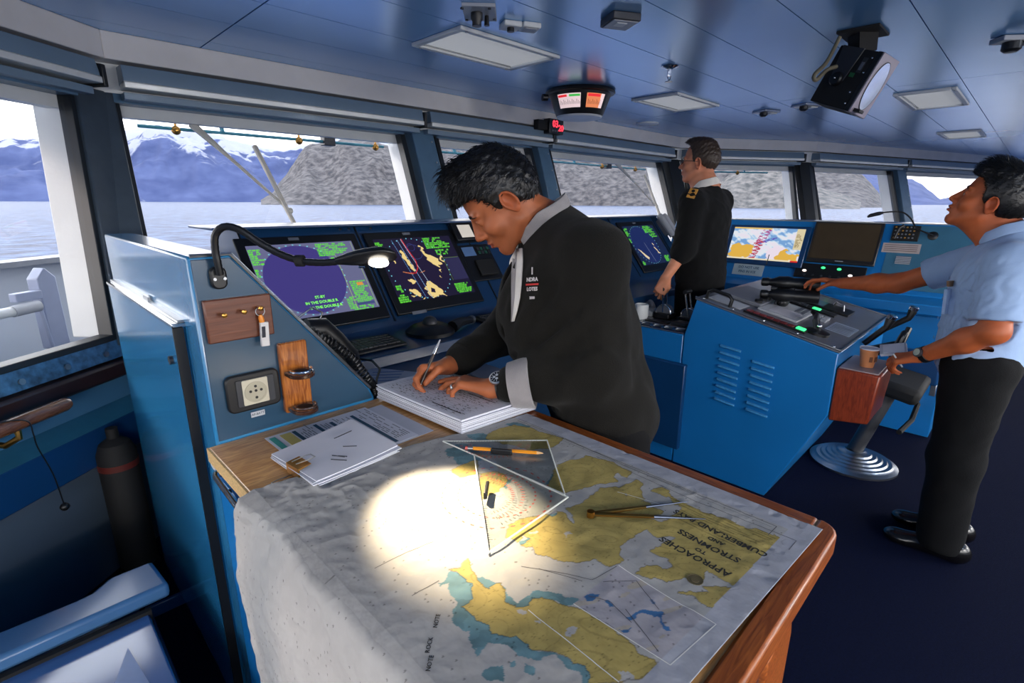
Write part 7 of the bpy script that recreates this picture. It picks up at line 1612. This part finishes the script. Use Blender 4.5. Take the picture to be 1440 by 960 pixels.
H, _ = hair_sdf(ho3, Bh3, .98, .009, .002, [(-.14,-.080),(-.085,-.065),(-.05,-.035),(-.030,-.010),(-.012,.026),(.004,.026),(.012,.0),(.026,.012),(.034,.055),(.050,.085),(.066,.108),(.10,.118)])
H.fn(lambda P: .002*fb2(P[:, 0]*160, P[:, 1]*160+P[:, 2]*130, 6), 'add'); hr3 = sdf_obj('hair', H, ho3-.20, ho3+.20, .005, HAIRB, po); coat_strands('hair_strands', hr3, ho3, Bh3, 2000, (-.5,0,-.4), .012, HAIRB, hr3, 9, .0009, .2, .1); brows(body3, T3, Bh3, HAIRB, body3, .025, 6)
PUL = cloth('pullover_black', (10,11,13), .92, .3, 300, .03); J = Sdf()
J.ell((OX,1.43,1.40), (.140,.200,.17), B3, .06); J.ell((OX,1.43,1.18), (.140,.185,.20), B3, .08); J.ell((OX,1.42,1.02), (.140,.188,.14), B3, .08)
J.cap(c7 + V3(0,0,-.075), Ls, .070, .070, .05); J.cap(c7 + V3(0,0,-.075), Rs, .070, .070, .05); J.cap(c7 + V3(0,0,-.045), c7 + V3(0,0,-.12), .066, .10, .03)
J.cap(Ls, Le, .074, .068, .035); J.cap(Le, Le + (Lw-Le)*.22, .066, .062, .03); J.cap(Rs, Re, .074, .068, .035); J.cap(Re, Re + (Rw-Re)*.3, .066, .060, .03); J.plane((0,0,.92), (0,0,-1), .01)
pu = sdf_obj('pullover', J, (2.74,1.20,.90), (3.60,1.75,1.62), .0065, PUL, po, wrinkle(.004, 18, 12, (0,0,1)))
collar('shirt_collar', c7 + D2*.022 + V3(0,0,-.005), frame(D2, -14), .070, .070, .040, .008, -155, 155, SHW, po, drop=.035, th=.004, fold=1)
gn_ = Vector((-.72,-.30,.62)).normalized(); ga = Vector((-.62,0,-.72)); ga = (ga - gn_*ga.dot(gn_)).normalized(); gb = gn_.cross(ga); gc = Vector((3.005,1.43,1.505)) + gn_*.0765
M().ob(gc, ga*.034, gb*.024, gn_*.003).build('shoulder_mark', mat('gold_braid', (206,150,66), .5, bump=.4, bs=300), po, bev=.003)
M().ob(gc + ga*.012 + gn_*.002, ga*.003, gb*.0245, gn_*.003).build('mark_stripe', BLACK, po); M().lathe([(.010,0),(.010,.003),(.005,.003)], gc - ga*.014 + gn_*.002, gn_, 14).build('mark_loop', BLACK, po)
gs = thing('eyeglasses', 'dark rimmed glasses on the standing officer', 'glasses', T3(.1,0,.01)); GLR = mat('glasses_rim', (40,24,24), .3)
for s_ in (-1, 1):
    P = [Vector(T3(.106-.006*abs(math.cos(a)), s_*(.034+.021*math.cos(a)), .004+.016*math.sin(a))) for a in np.linspace(0, 2*PI, 20)]; M().tube(P, .0016, 6).build('rim', GLR, gs); M().tube([Vector(T3(.098, s_*.056, .008)), Vector(T3(.03, s_*.082, .008)), Vector(T3(-.01, s_*.084, .004))], .0016, 6).build('temple', GLR, gs)
    M().prism(P[:-1], Vector(Bh3[0])*.001).build('lens', PLEX, gs)
M().tube([Vector(T3(.107, -.013, .008)), Vector(T3(.111, 0, .010)), Vector(T3(.107, .013, .008))], .0014, 6).build('nose_bridge', GLR, gs)
TR = Sdf()
for sgn in (-1, 1):
    hp_ = V3(OX,1.42,.97) + B3[1]*.092*sgn; TR.cap(hp_, hp_ + V3(0,0,-.46), .112, .085, .06); TR.cap(hp_ + V3(0,0,-.46), hp_ + V3(0,-.015,-.90), .085, .075, .04)
TR.plane((0,0,.045), (0,0,-1), .004); sdf_obj('trousers', TR, (2.95,1.24,.03), (3.45,1.62,1.12), .011, bpy.data.materials['trousers_black'], po)
for sgn in (-1, 1): ft = V3(OX,1.40,0) + B3[1]*.098*sgn; shoe('shoe', ft + D2*.20, ft - D2*.08, po)

for o_ in (po, gs): o_.location += Vector((-.037,.037,0))

for o_ in scene.objects:
    if o_.type == 'MESH' and o_.parent is not None and o_.name.split('.')[0] in ('printed_rows', 'pencil_notes', 'ruling', 'handwriting', 'heavy_rule', 'graduation', 'angle_scale'): o_['kind'] = 'stuff'
